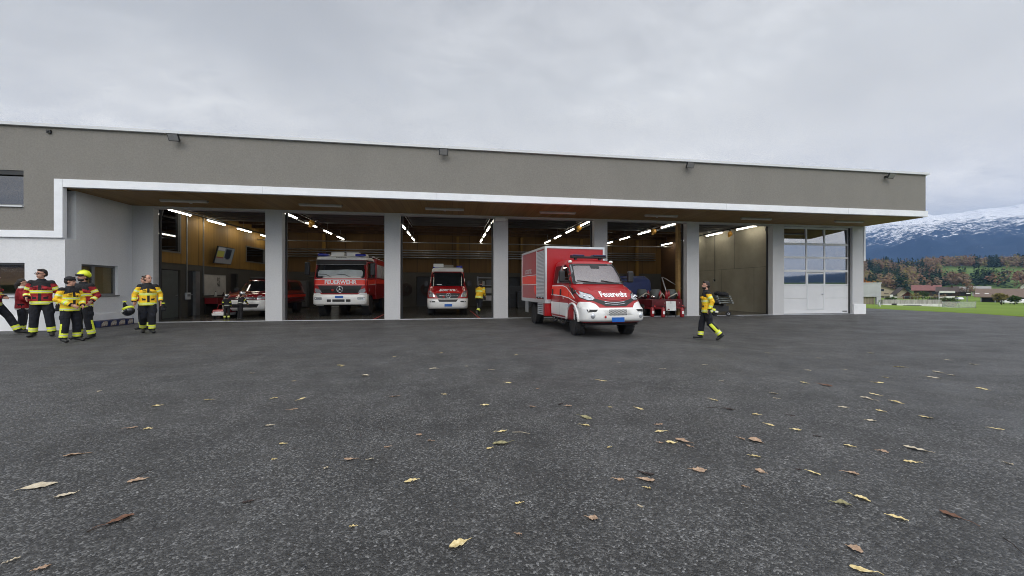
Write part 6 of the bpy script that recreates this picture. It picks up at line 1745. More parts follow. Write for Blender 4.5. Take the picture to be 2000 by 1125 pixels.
# 12: driver of the box truck
tx, ty, tr_ = tr.location.x, tr.location.y, tr.rotation_euler.z
lx, ly = 0.45 * 0.875, 1.81
dx_, dy_ = tx + lx * math.cos(tr_) - ly * math.sin(tr_), ty + lx * math.sin(tr_) + ly * math.cos(tr_)
person(dx_, dy_, tr.location.z + 0.29, tr_, 1.64, 'driver at the wheel behind the windscreen of the box truck', 'black', 'none',
       dict(pelvis=(0, 0, .80), neck=(0, -.02, 1.32), shl=(.185, 0, 1.26), shr=(-.185, 0, 1.26), ell=(.26, -.16, 1.08), wrl=(.16, -.36, 1.20), elr=(-.26, -.16, 1.08), wrr=(-.16, -.36, 1.20),
            hil=(.095, 0, .76), hir=(-.095, 0, .76), knl=(.12, -.42, .78), knr=(-.12, -.42, .78), anl=(.12, -.52, .40), anr=(-.12, -.52, .40)), head=(8, 0))
# 8, 9: two children by the toy car
x, y = pp(443, 16.75)
person(x, y, 0.0, face_cam(x, y, 165), 1.06, 'small child in black with a silver helmet beside the toy car', 'kid', 'band', dict(wrl=(.24, -.14, 1.0), wrr=(-.24, -.14, 1.0)), headgear='silver', kid=True, group=None)
x, y = pp(469, 16.7)
person(x, y, 0.0, face_cam(x, y, 120), 1.20, 'taller child with a silver helmet bending over, in front of the off-road car', 'kid', 'none',
       dict(neck=(.10, -.16, 1.42), shl=(.27, -.14, 1.36), shr=(-.07, -.16, 1.38), ell=(.40, -.24, 1.20), wrl=(.48, -.36, 1.02), elr=(-.14, -.26, 1.18), wrr=(-.10, -.40, 1.02)), head=(-15, 20), headgear='silver', kid=True)
# ------------------------------------------------------------------ things in and before the hall
# toy car
x, y = at(426, 16.75)
o = empty('toy_car', (x, y, 0.012), R(4), 'small red and white pedal fire car for children in the first bay', 'toy car')
tb = Shell([(0.13, 0.02, 1.02, 0.27, 0.05, 0.05, 0.02), (0.24, 0.0, 1.05, 0.28, 0.05, 0.05, 0.02)])
tb.build('bumper', M_CARW, o)
tb2 = Shell([(0.241, 0.03, 1.02, 0.26, 0.05, 0.05, 0.02), (0.34, 0.03, 1.02, 0.26, 0.05, 0.05, 0.02), (0.40, 0.08, 1.0, 0.25, 0.05, 0.05, 0.02)])
tb2.build('body', M_RED, o)
tv_ = Veh(o, tb2)
tv_.front('front_panel', rpoly(-0.22, 0.22, 0.25, 0.36, 0.02), M_CARW, 0.004)
for sg in (-1, 1):
    tv_.front('headlight', rpoly(min(sg * 0.11, sg * 0.19), max(sg * 0.11, sg * 0.19), 0.285, 0.325, 0.012), M_LAMPG, 0.008)
    for yy in (0.20, 0.82):
        b_ = MB(); b_.lathe([(0.0, -0.035), (0.10, -0.035), (0.115, -0.02), (0.115, 0.02), (0.10, 0.035), (0, 0.035)], (0, 0, 0), 'x', 20); b_.build('wheel', M_TYRE, o, loc=(sg * 0.235, yy, 0.115))
b_ = MB(); b_.tube([(-0.23, 0.42, 0.40), (-0.19, 0.50, 0.62), (0.19, 0.50, 0.62), (0.23, 0.42, 0.40)], 0.014, 6); b_.build('windscreen_frame', M_RED, o)
b_ = MB(); b_.b(-0.15, 0.15, 0.72, 0.78, 0.38, 0.56); b_.build('seat', M_BLACK, o, bevel=0.02)
# blue cartons along the side wall
M_CART = mat('carton_blue', (0.010, 0.018, 0.075), 0.5, var=0.2)
picm = mat('carton_picture', (0.55, 0.55, 0.5), 0.5, col2=(0.16, 0.07, 0.03), vs=14, det=3)
cp = None
ords = ['nearest the wing corner', 'second from the wing corner', 'third from the wing corner', 'farthest in']
for i in range(4):
    yy = 15.38 + i * 0.36
    lb = 'blue carton with a picture by the white wall, ' + ords[i]
    if cp is None:
        cp = empty('carton', (WL + 0.24, yy, 0), 0, lb, 'carton', 'blue cartons along the wing wall')
        b_ = MB(); b_.b(-0.17, 0.17, -0.17, 0.17, 0.0, 0.22); b_.build('box', M_CART, cp, bevel=0.006)
        b_ = MB(); b_.prism([(-0.13, 0.03), (0.09, 0.03), (0.12, 0.10), (0.10, 0.20), (-0.03, 0.20), (-0.12, 0.12)], 0.171, 0.173, 'x'); b_.build('picture', picm, cp)
        b_ = MB(); b_.b(-0.171, 0.171, -0.02, 0.02, 0.2205, 0.222); b_.build('tape', mat('tape', (0.25, 0.2, 0.12), 0.4), cp)
    else: copy_tree(cp, (WL + 0.24, yy, 0), (0.04, -0.03, 0.05)[i - 1], lb)
o = empty('bottle', (WL + 0.22, 15.12, 0), 0, 'clear grey bottle with a white cap standing beside the blue cartons', 'bottle')
b_ = MB(); b_.lathe([(0, 0), (0.05, 0), (0.055, 0.12), (0.03, 0.19), (0.018, 0.22)], (0, 0, 0), 'z', 14); b_.build('flask', mat('flask_grey', (0.2, 0.22, 0.22), 0.2), o)
b_ = MB(); b_.lathe([(0, 0.22), (0.02, 0.22), (0.02, 0.245), (0, 0.245)], (0, 0, 0), 'z', 10); b_.build('cap', M_CARW, o)
# steel rack in bay two, right
x, y = at(955, 25.5)
o = empty('shelf_rack', (x, y, 0.012), 0, 'grey shelf rack with pale boxes behind the person beside the van', 'shelf')
for sx_q in (-0.75, 0.75):
    for sy_q in (-0.25, 0.25):
        b_ = MB(); b_.b(sx_q - 0.03, sx_q + 0.03, sy_q - 0.03, sy_q + 0.03, 0, 2.1); b_.build('upright', M_GREYM, o)
for z in (0.5, 1.0, 1.5, 2.0):
    b_ = MB(); b_.b(-0.78, 0.78, -0.28, 0.28, z, z + 0.04); b_.build('shelf', M_GREYM, o)
rq = random.Random(3)
wordz = {0.545: 'lowest', 1.045: 'second', 1.545: 'third'}
for z in wordz:
    for j, w3 in enumerate(('left', 'middle', 'right')):
        hh = 0.26 + 0.1 * rq.random()
        q_ = empty('storage_box', (x - 0.5 + 0.48 * j, y - 0.02, z + 0.012), 0, '%s storage box on the %s shelf of the grey rack, %s' % (('pale', 'grey', 'white')[(j + int(z * 2)) % 3], wordz[z], w3), 'storage box', 'boxes on the grey rack')
        b_ = MB(); b_.b(-0.19, 0.19, -0.22, 0.2, 0, hh); b_.build('box', mat('sbox%d' % ((j + int(z * 2)) % 3), ((0.35, 0.36, 0.34), (0.12, 0.13, 0.14), (0.5, 0.5, 0.5))[(j + int(z * 2)) % 3], 0.5), q_, bevel=0.01)
        b_ = MB(); b_.b(-0.2, 0.2, -0.23, 0.21, hh, hh + 0.02); b_.build('lid', M_DARK, q_)
# green exit lamp over the rack
q_ = empty('exit_sign', (3.9, 28.45, 2.75), 0, 'small glowing green exit sign on the back wall', 'exit sign')
b_ = MB(); b_.b(-0.14, 0.14, 0, 0.06, -0.07, 0.07); b_.build('case', M_METW, q_)
b_ = MB(); b_.b(-0.12, 0.12, -0.004, -0.001, -0.055, 0.055); b_.build('lens', emat('exit_green', (0.02, 0.5, 0.15), 0.5), q_)
# bay four: blue covered trailer, red pump trailers, ladder poles
M_TARP = mat('tarp_blue', (0.010, 0.022, 0.10), 0.6, var=0.3, vs=1.5, bump=0.4, bs=6)
x, y = at(1243, 20.6)
o = empty('covered_trailer', (x, y, 0.012), 0, 'dark blue tarpaulin trailer behind the cab of the box truck', 'trailer')
tb = Shell([(0.55, 0, 2.6, 0.92, 0.15, 0.1, 0.0), (1.2, 0.0, 2.6, 0.95, 0.18, 0.1, 0.02), (1.75, 0.05, 2.55, 0.92, 0.2, 0.15, 0.04), (2.0, 0.25, 2.35, 0.70, 0.2, 0.2, 0.05)])
tb.build('tarpaulin', M_TARP, o)
b_ = MB(); b_.b(-0.9, 0.9, 0.1, 2.5, 0.40, 0.548); b_.build('frame', M_DARK, o)
for sg in (-1, 1): wheel(o, sg * 0.85, 1.3, 0.32, 0.2, sg)
def pump_trailer(px, depth, label, wdt, seed, board=False, tall=False):
    rr_ = random.Random(seed)
    x, y = at(px, depth)
    o = empty('pump_trailer', (x, y, 0.012), R(rr_.uniform(-4, 4)), label, 'trailer', 'red trailers in the fourth bay')
    b_ = MB(); b_.b(-wdt / 2, wdt / 2, 0, 1.5, 0.34, 0.44); b_.tube([(-wdt / 2, 0, 0.40), (0, -0.55, 0.36), (wdt / 2, 0, 0.40)], 0.03, 6); b_.build('frame', mat('frame_red', (0.14, 0.006, 0.01), 0.45, var=0.4, vs=4), o)
    b_ = MB(); b_.b(-wdt / 2 + 0.08, wdt / 2 - 0.08, 0.1, 1.35, 0.441, 0.80); b_.build('locker', mat('locker_red', (0.09, 0.005, 0.008), 0.4, var=0.5, vs=5), o, bevel=0.03)
    for sg in (-1, 1): wheel(o, sg * (wdt / 2 - 0.05), 0.9, 0.27, 0.16, sg)
    b_ = MB(); b_.lathe([(0, -0.17), (0.26, -0.17), (0.26, 0.17), (0, 0.17)], (0.05, 0.6, 1.03), 'x', 22); b_.build('hose_drum', mat('hose_grey', (0.08, 0.09, 0.09), 0.7, stretch=(30, 1, 1), vs=2), o)
    for k in range(5):
        xx, yy = rr_.uniform(-wdt / 2 + .15, wdt / 2 - .15), rr_.uniform(0.15, 0.7)
        if rr_.random() < 0.6:
            b_ = MB(); b_.lathe([(0, 0), (0.07, 0), (0.075, 0.28), (0.03, 0.36), (0.02, 0.42)], (xx, yy, 0.81), 'z', 12); b_.build('cylinder', mat('cyl_red', (0.24, 0.01, 0.014), 0.35), o)
        else:
            b_ = MB(); b_.ell((xx, yy, 0.92), (0.10, 0.12, 0.09), 10, 8); b_.build('fitting', M_CHROME, o)
    b_ = MB(); b_.tube([(rr_.uniform(-.4, 0), 0.2, 0.85), (0, 0.0, 1.1), (rr_.uniform(.2, .5), 0.3, 0.9), (0.2, 0.1, 0.6)], 0.03, 8); b_.build('hose', mat('hose_pale', (0.4, 0.38, 0.32), 0.8), o)
    for sg in (-1, 1):
        b_ = MB(); b_.ell((sg * (wdt / 2 - 0.15), -0.02, 0.48), (0.05, 0.03, 0.04), 10, 6); b_.build('tail_lamp', mat('lamp_red', (0.5, 0.03, 0.03), 0.2), o)
    if tall:
        b_ = MB(); b_.tube([(-0.2, 0.4, 0.8), (-0.25, 0.9, 1.9)], 0.03, 6); b_.tube([(-0.2, 0.9, 1.9), (0.7, 0.6, 1.3)], 0.02, 6); b_.build('lifting_arm', M_GREYM, o)
    return o
pump_trailer(1262, 19.3, 'low red pump trailer beside the headlight of the box truck', 1.0, 1)
pump_trailer(1293, 18.3, 'red hose trailer with a grey drum, in the middle of the fourth bay', 1.1, 2)
pump_trailer(1322, 18.7, 'red trailer with silver fittings next to the wooden post', 0.9, 5, tall=True)
x, y = at(1312, 17.75)
o = empty('notice_panel', (x, y, 0.012), R(-6), 'white square panel leaning against the red trailers', 'panel')
M = Matrix.Rotation(R(-8), 4, 'X')
b_ = MB(); b_.ob(M @ Matrix.Translation((0, 0, 0.52)), 0.46, 0.02, 0.44); b_.build('sheet', mat('panel_white', (0.52, 0.54, 0.52), 0.5), o)
b_ = MB(); b_.ob(M @ Matrix.Translation((0, -0.013, 0.68)), 0.02, 0.006, 0.12); b_.build('slot', M_BLACK, o)
for sx_q in (-0.18, 0.18):
    b_ = MB(); b_.tube([(sx_q, 0.0, 0.0), (sx_q, 0.02, 0.32)], 0.012, 6); b_.build('leg', M_DARK, o)
for px_, dd_, lb in ((1295, 17.7, 'red fire extinguisher on the floor left of the white panel'), (1332, 17.85, 'red fire extinguisher on the floor right of the white panel'), (1274, 18.1, 'red fire extinguisher in front of the low pump trailer')):
    x, y = at(px_, dd_)
    o = empty('fire_extinguisher', (x, y, 0.012), 0, lb, 'extinguisher', 'red fire extinguishers on the hall floor')
    b_ = MB(); b_.lathe([(0, 0), (0.08, 0), (0.085, 0.03), (0.085, 0.36), (0.05, 0.43), (0.02, 0.45), (0.02, 0.48), (0, 0.48)], (0, 0, 0), 'z', 18); b_.build('cylinder', MATS['cyl_red'], o)
    b_ = MB(); b_.tube([(0, 0, 0.48), (0.06, 0, 0.50), (0.11, 0, 0.40), (0.10, -0.02, 0.18)], 0.011, 6); b_.build('hose', M_BLACK, o)
    b_ = MB(); b_.b(-0.04, 0.06, -0.015, 0.015, 0.485, 0.52); b_.build('handle', M_BLACK, o)
    b_ = MB(); b_.b(-0.05, 0.05, -0.088, -0.0855, 0.15, 0.28); b_.build('sticker', M_CARW, o)
# ladder trolley with aluminium ladders in the empty bay
x, y = at(1408, 18.6)
o = empty('ladder_trolley', (x, y, 0.012), R(72), 'trolley stacked with long aluminium ladders beside the concrete wall', 'ladder trolley')
for k in range(4):
    b_ = MB(); z = 0.62 + 0.10 * k; sh2 = 0.12 * k
    for yy in (-0.28, 0.28): b_.b(-0.7 + sh2, 2.6 + sh2, yy - 0.025, yy + 0.025, z, z + 0.07)
    for i in range(11): b_.tube([(-0.55 + sh2 + 0.29 * i, -0.28, z + 0.035), (-0.55 + sh2 + 0.29 * i, 0.28, z + 0.035)], 0.016, 6)
    b_.build('ladder', mat('ladder_alu', (0.24, 0.26, 0.25), 0.4, metal=0.6), o)
b_ = MB(); b_.b(-0.5, 2.2, -0.05, 0.05, 0.50, 0.60); b_.build('frame', M_DARK, o)
for xx in (-0.1, 1.8):
    b_ = MB(); b_.b(xx - 0.04, xx + 0.04, -0.3, 0.3, 0.22, 0.50); b_.build('leg', M_DARK, o)
    for yy in (-0.3, 0.3): wheel(o, 0, 0, 0.11, 0.05, 1).location = (xx, yy, 0.11)
b_ = MB(); b_.ell((-0.2, 0.0, 1.05), (0.3, 0.26, 0.12), 12, 8); b_.ell((0.2, 0.05, 1.08), (0.22, 0.2, 0.11), 12, 8); fuse(b_, 'hose_bundle', [M_JB], o, 0.02, 2)
b_ = MB(); b_.tube([(0.3, -0.4, 0.02), (0.0, -0.7, 0.02), (-0.6, -0.75, 0.02)], 0.02, 6); b_.build('drawbar', M_GREYM, o)
# stack of equipment at the far left of bay one is the workbench; hose on the back of bay three
for i, (px_, dd_, h_, lb) in enumerate(((1005, 26.5, 1.5, 'dark locker at the back, seen left of the box truck'), (1022, 26.0, 1.1, 'dark equipment trolley at the back, close to the box truck'))):
    x, y = at(px_, dd_)
    o = empty('locker', (x, y, 0.012), 0, lb, 'locker')
    b_ = MB(); b_.b(-0.45, 0.45, -0.3, 0.3, 0.08, h_); b_.build('cabinet', mat('cab%d' % i, (0.03, 0.032, 0.035), 0.4), o, bevel=0.015)
    for k in range(3):
        b_ = MB(); b_.b(-0.4, 0.4, -0.315, -0.301, 0.12 + k * h_ / 3.3, 0.12 + k * h_ / 3.3 + h_ / 3.8); b_.build('drawer', M_DARK, o)
    b_ = MB(); b_.b(-0.4, 0.4, -0.25, 0.25, 0, 0.079); b_.build('base', M_BLACK, o)
# ------------------------------------------------------------------ landscape beyond the yard
def ground_at(px, depth):
    x, y = at(px, depth); return x, y, terr(x, y)
def leafy(mb, c, r, n, size, seed, m=0, clump=9, mats=1):
    """leaf-clump faces spread in clusters through a crown"""
    q = random.Random(seed); r = r if isinstance(r, tuple) else (r, r, r)
    cl = []
    for _ in range(clump):
        a, b_ = q.uniform(0, 2 * PI), math.acos(q.uniform(-0.75, 1)); k = q.uniform(0.45, 0.95)
        cl.append((math.sin(b_) * math.cos(a) * k, math.sin(b_) * math.sin(a) * k, math.cos(b_) * k, q.uniform(0.28, 0.48)))
    for i in range(n):
        cx_, cy_, cz_, cr = q.choice(cl)
        d = Vector((q.gauss(0, 1), q.gauss(0, 1), q.gauss(0, 1))).normalized() * cr * q.uniform(0.5, 1) ** 0.5
        p = Vector((c[0] + (cx_ + d.x) * r[0], c[1] + (cy_ + d.y) * r[1], c[2] + (cz_ + d.z) * r[2]))
        u = Vector((q.gauss(0, 1), q.gauss(0, 1), q.gauss(0, 1))).normalized(); v = u.orthogonal().normalized()
        s_ = size * q.uniform(0.6, 1.3)
        mb.add([p - u * s_, p + v * s_ * 0.7, p + u * s_, p - v * s_ * 0.7], [(0, 1, 2, 3)], m if mats == 1 else q.randrange(mats))
def conifer(mb, c, r, h, n, size, seed, m=0):
    q = random.Random(seed)
    for i in range(n):
        t = q.uniform(0, 1) ** 0.8; a = q.uniform(0, 2 * PI); rr_ = r * (1 - t) * q.uniform(0.55, 1.0)
        p = Vector((c[0] + rr_ * math.cos(a), c[1] + rr_ * math.sin(a), c[2] + h * t))
        o_ = Vector((math.cos(a), math.sin(a), -0.5)).normalized(); v = Vector((-math.sin(a), math.cos(a), 0)); s_ = size * (1.2 - t * 0.6)
        mb.add([p - v * s_ * 0.6, p + o_ * s_, p + v * s_ * 0.6, p - o_ * s_ * 0.4], [(0, 1, 2, 3)], m)
def fol(name, c1, c2): return mat(name, c1, 0.9, col2=c2, vs=0.35, spec=0.1, det=6)
F_RUST = fol('foliage_russet', (0.12, 0.068, 0.045), (0.21, 0.125, 0.075))
F_DARK = fol('foliage_conifer', (0.018, 0.038, 0.022), (0.045, 0.075, 0.038))
F_OLIVE = fol('foliage_olive', (0.13, 0.115, 0.04), (0.24, 0.20, 0.075))
F_BROWN = fol('foliage_brown', (0.13, 0.09, 0.055), (0.22, 0.16, 0.10))
F_GREEN = fol('foliage_green', (0.025, 0.05, 0.012), (0.055, 0.09, 0.022))
F_ORANGE = fol('foliage_orange', (0.25, 0.08, 0.01), (0.38, 0.16, 0.02))
M_BARK = mat('bark', (0.05, 0.035, 0.025), 0.9, bump=0.5, bs=10)
# woods on the hillside
q = random.Random(11)
groups = {'a': MB(), 'b': MB()}
made = 0
for _ in range(5200):
    az = q.uniform(46, 68); r_ = q.uniform(500, 1500) if q.random() < 0.75 else q.uniform(900, 1350)
    x, y = r_ * math.sin(R(az)), r_ * math.cos(R(az)); z = terr(x, y)
    dpt = x * _sn + y * _cs
    px = 1000 + FPX * (x * _cs - y * _sn) / dpt; py = 562.5 - FPX * (z - CAMH) / dpt
    if px < 1660 or px > 2080: continue
    nz_ = noise.noise(Vector((px * 0.018, py * 0.06, 2)))
    if px > 1832 + 14 * nz_:
        if 524 + 5 * nz_ < py < 551 + 4 * nz_: continue
        if py > 562: continue
    else:
        if 517 < py < 524 and 1735 < px < 1802: continue
        if nz_ < -0.38: continue
    if r_ > 1250 and q.random() < 0.5: continue
    h = q.uniform(9, 17)
    if noise.noise(Vector((px * 0.03, py * 0.08, 7))) > 0.02:
        conifer(groups['a'], (x, y, z), h * 0.26, h * 1.15, 46, 2.0, made, 1)
    else:
        k = q.choice((0, 3, 2, 3, 3, 0)) if px < 1990 else q.choice((0, 3))
        leafy(groups['b'], (x, y, z + h * 0.55), (h * 0.40, h * 0.40, h * 0.48), 62, 1.25, made, k, 7)
    made += 1
WM = [F_RUST, F_DARK, F_OLIVE, F_BROWN]
tag(groups['a'].build('conifer_wood', WM, fix=False), 'dark conifer woods on the hillside behind the village', 'woodland', kind='stuff')
tag(groups['b'].build('autumn_wood', WM, fix=False), 'russet and brown autumn woods on the hillside behind the village', 'woodland', kind='stuff')
def tree(px, depth, h, wdt, m, label, seed, con=False, cat='tree', n=420, trunk=0.3, low=False):
    x, y, z = ground_at(px, depth)
    o = empty('bush' if low else 'tree', (x, y, z), 0, label, 'bush' if low else cat)
    b_ = MB()
    if con: conifer(b_, (0, 0, h * 0.1), wdt / 2, h * 0.9, n, 0.5, seed)
    else: leafy(b_, (0, 0, h * (0.5 if low else 0.62)), (wdt / 2, wdt / 2, h * (0.5 if low else 0.40)), n, 0.26 if not low else 0.2, seed, 0, 12)
    b_.build('crown', m, o, fix=False)
    b_ = MB(); th = h * (0.3 if low else 0.75)
    b_.tube([(0, 0, -0.3), (0.05, 0, th * 0.5), (0, 0.05, th)], [0.03 * h, 0.022 * h, 0.008 * h], 8)
    qq = random.Random(seed)
    for k in range(5):
        a = qq.uniform(0, 2 * PI); z0 = th * qq.uniform(0.4, 0.8)
        b_.tube([(0, 0, z0), (math.cos(a) * wdt * 0.18, math.sin(a) * wdt * 0.18, z0 + h * 0.14), (math.cos(a) * wdt * 0.32, math.sin(a) * wdt * 0.32, z0 + h * 0.2)], [0.012 * h, 0.008 * h, 0.003 * h], 6)
    b_.build('trunk' if not low else 'stem', M_BARK, o)
    return o
tree(1690, 150, 8.0, 6.6, F_ORANGE, 'bright orange autumn tree directly behind the concrete shed', 1, n=900)
tree(1801, 165, 3.6, 4.2, F_GREEN, 'round dark green bush before the red roofed house', 2, low=True, n=700)
tree(1788, 160, 3.0, 3.6, F_OLIVE, 'yellowish bush left of the round dark green one', 3, low=True, n=500)
tree(1822, 170, 2.6, 3.6, F_OLIVE, 'low ochre bush between the red roofed and the white balcony house', 4, low=True, n=400)
tree(1888, 230, 8.5, 5.6, F_RUST, 'russet tree standing between the long grey sheds', 5, n=600)
tree(1872, 235, 6.0, 5.0, F_BROWN, 'brown bare-looking tree left of the russet tree', 6, n=420)
tree(1903, 240, 6.5, 6.0, F_OLIVE, 'olive tree right of the russet tree', 7, n=420)
tree(1956, 98, 3.1, 3.0, F_OLIVE, 'small thin tree in front of the brown barn roof', 8, n=420)
tree(1982, 100, 2.6, 2.6, F_GREEN, 'small tree between the two parked white cars', 9, n=380)
tree(1846, 52, 0.55, 2.6, F_BROWN, 'low grey-brown shrub at the end of the concrete trough wall', 10, low=True, n=500)
tree(1742, 130, 1.5, 3.2, F_GREEN, 'dark green shrub in front of the gabled cream house', 12, low=True, n=400)
tree(1835, 160, 2.4, 3.6, F_BROWN, 'dark reddish bush below the white balconies', 13, low=True, n=400)
tree(2012, 210, 9, 7, F_BROWN, 'brown tree at the right edge of the picture behind the barn', 14, n=600)
def hedge(px0, px1, depth, h, label, seed, m=None):
    x0, y0, z0 = ground_at(px0, depth); x1, y1, z1 = ground_at(px1, depth)
    o = empty('hedge', (x0, y0, z0), 0, label, 'hedge')
    b_ = MB(); qq = random.Random(seed); n = int(math.hypot(x1 - x0, y1 - y0) * 70)
    for i in range(n):
        t = qq.random(); p = Vector(((x1 - x0) * t, (y1 - y0) * t + qq.uniform(-.5, .5), (z1 - z0) * t + h * qq.uniform(0.05, 1) * (0.9 + 0.2 * math.sin(t * 21))))
        u = Vector((qq.gauss(0, 1), qq.gauss(0, 1), qq.gauss(0, 1))).normalized(); v = u.orthogonal().normalized(); s_ = qq.uniform(.12, .28)
        b_.add([p - u * s_, p + v * s_ * .7, p + u * s_, p - v * s_ * .7], [(0, 1, 2, 3)])
    b_.build('foliage', m or F_GREEN, o, fix=False)
    b_ = MB(); b_.prism([(0, 0.0), (0, h * 0.6), (0.3, h * 0.6), (0.3, 0)], 0, 1, 'x')
    b_.v = [((x1 - x0) * vx, (y1 - y0) * vx + vy - 0.15, (z1 - z0) * vx + vz) for vx, vy, vz in b_.v]; b_.build('stems', M_BARK, o)
hedge(1812, 1864, 128, 1.35, 'long clipped dark hedge below the white balcony house', 1)
hedge(1858, 1873, 112, 0.7, 'short low hedge at the end of the long clipped one', 2)
hedge(1724, 1812, 95, 0.65, 'row of low grey-green shrubs on the bank above the trough wall', 3, F_OLIVE)
def sc_at(px0, px1, depth):
    """centre, width and facing for something spanning two pixel columns at a depth"""
    x0, y0 = at(px0, depth); x1, y1 = at(px1, depth)
    return (x0 + x1) / 2, (y0 + y1) / 2, math.hypot(x1 - x0, y1 - y0), math.atan2(y1 - y0, x1 - x0)
M_CREAM = mat('wall_cream', (0.42, 0.36, 0.26), 0.85, vs=0.5)
M_HW = mat('wall_house_white', (0.72, 0.71, 0.68), 0.85, vs=0.5)
M_TIMB = mat('timber_dark', (0.05, 0.03, 0.02), 0.8, vs=0.6)
M_ROOFB = mat('roof_brown', (0.06, 0.042, 0.035), 0.8, vs=0.8, var=0.25, stretch=(1, 6, 6))
M_ROOFR = mat('roof_red', (0.20, 0.085, 0.075), 0.8, vs=0.8, var=0.2)
M_ROOFG = mat('roof_grey', (0.30, 0.29, 0.28), 0.8, vs=0.8)
M_HGL = mat('house_glass', (0.03, 0.035, 0.04), 0.15)
def house(px0, px1, depth, zw, zr, label, wall, roof, gable=True, wins=(), deep=9.0, dark_lower=False, yaw=0.0, zbase=None, balcony=False, name='house', over=0.9, chimney=True, ridge_off=0.0):
    x, y, w_, rz = sc_at(px0, px1, depth); zb = terr(x, y) if zbase is None else zbase
    w_ *= math.cos(math.atan2(x, y) - R(HEAD))
    o = empty(name, (x, y, zb), face_cam(x, y, yaw), label, name)
    hw = w_ / 2
    b_ = MB()
    if gable:
        b_.prism([(-hw, -0.8), (hw, -0.8), (hw, zw), (ridge_off, zr - 0.05), (-hw, zw)], 0, deep, 'y')
        wl = b_.build('wall', wall, o)
        b_ = MB(); sl = lambda t: zr + (zw - zr) * t
        k = (hw + over) / hw
        b_.prism([(-hw - over, sl(k) + 0.05), (ridge_off, zr), (hw + over, sl(k) + 0.05), (hw + over, sl(k) + 0.35), (ridge_off, zr + 0.32), (-hw - over, sl(k) + 0.35)], -over * 1.3, deep + over, 'y')
        rf_ = b_.build('roof', roof, o)
    else:
        b_.b(-hw, hw, 0, deep, -0.8, zw); wl = b_.build('wall', wall, o)
        b_ = MB(); m_ = deep / 2
        b_.prism([(-over, zw - 0.05 - over * 0.3), (m_, zr), (deep + over, zw - 0.05 - over * 0.3), (deep + over, zw + 0.2 - over * 0.3), (m_, zr + 0.28), (-over, zw + 0.2 - over * 0.3)], -hw - over, hw + over, 'x')
        rf_ = b_.build('roof', roof, o)
    if chimney:
        b_ = MB(); cx_ = hw * 0.4; b_.b(cx_, cx_ + 0.6, deep * 0.4, deep * 0.4 + 0.6, zw, zr + 0.9); b_.build('chimney', M_TIMB, rf_)
    for (u, z0, ww, hh_) in wins:
        b_ = MB(); b_.b(u * hw - ww / 2 - 0.08, u * hw + ww / 2 + 0.08, -0.05, -0.003, z0 - 0.08, z0 + hh_ + 0.08); f_ = b_.build('window', M_TIMB, o)
        b_ = MB(); b_.b(u * hw - ww / 2, u * hw + ww / 2, -0.07, -0.052, z0, z0 + hh_); b_.build('pane', M_HGL, f_)
    if balcony:
        for z0 in (1.0,) if balcony == 1 else (0.4, 2.9):
            b_ = MB(); b_.b(-hw * 0.85, hw * 0.85, -1.2, -0.01, z0, z0 + 0.15); b_.b(-hw * 0.85, hw * 0.85, -1.2, -1.1, z0 + 0.151, z0 + 1.0); b_.build('balcony', M_HW if balcony == 2 else wall, o)
    return o
house(1699, 1757, 205, 4.0, 7.6, 'cream gabled house with a wide brown roof beside the concrete shed', M_CREAM, M_ROOFB, True, [(-0.55, 0.9, 1.6, 1.3), (0.1, 0.9, 1.8, 1.4), (0.5, 0.9, 1.2, 1.3), (-0.2, 3.6, 1.5, 1.1)], 14, balcony=1, yaw=14, ridge_off=-4)
house(1752, 1776, 190, 2.6, 5.2, 'cream annex with a sloping brown roof right of the gabled house', M_CREAM, M_ROOFB, True, [(0.1, 0.7, 0.8, 1.1)], 10, yaw=10, chimney=False)
house(1764, 1783, 180, 1.7, 3.4, 'small dark timber garage right of the cream annex', mat('timber_red', (0.14, 0.035, 0.025), 0.8), M_ROOFB, True, [(0, 0.3, 2.2, 1.3)], 7, chimney=False)
house(1784, 1834, 250, 3.9, 6.9, 'long house with a dull red roof in the middle of the village', M_TIMB, M_ROOFR, False, [(-0.6, 1.4, 1.6, 1.2), (0.1, 1.4, 1.6, 1.2), (0.6, 1.4, 1.6, 1.2)], 12, over=1.2)
house(1832, 1868, 185, 3.6, 5.6, 'dark roofed chalet with white balconies and arches', M_TIMB, M_ROOFB, False, [(-0.6, 2.0, 1.2, 1.0), (0.3, 2.0, 1.2, 1.0)], 11, balcony=2)
house(1866, 1896, 245, 3.2, 5.8, 'low grey shed with a pale roof left of the russet tree', M_TIMB, M_ROOFG, False, [(0, 1.0, 2.0, 1.2)], 10, chimney=False, name='shed')
house(1898, 1932, 255, 3.4, 6.2, 'long pale grey shed right of the russet tree', M_ROOFG, M_ROOFG, False, [(-0.4, 1.0, 2.0, 1.2), (0.4, 1.0, 2.0, 1.2)], 10, chimney=False, name='shed')
bn = house(1913, 2040, 125, 2.1, 4.3, 'long brown-roofed barn with an open dark front at the right', mat('barn_shade', (0.02, 0.018, 0.016), 0.9), mat('barn_roof', (0.16, 0.115, 0.09), 0.85, var=0.2, vs=1.2, stretch=(4, 1, 1)), False, [], 12, chimney=False, over=1.4, name='barn')  # near-black wall colour stands in for shade inside the open front
for u in (-9.2, -7.2, -5.2):
    M = Matrix.Translation((u, 1.5, 2.92)) @ Matrix.Rotation(math.atan2(2.2, 6), 4, 'X')
    b_ = MB(); b_.ob(M, 0.9, 0.5, 0.05); b_.build('skylight', M_HW, bn)
for u in (-9.5, -6.5, -3.5, -0.5):
    b_ = MB(); b_.b(u, u + 0.25, -1.0, -0.8, -0.8, 1.9); b_.build('post', M_GREYM, bn)
house(1993, 2012, 190, 6.0, 8.0, 'white gabled house above the barn roof at the right edge', M_HW, M_ROOFB, True, [(0, 4.0, 1.0, 1.0)], 9)
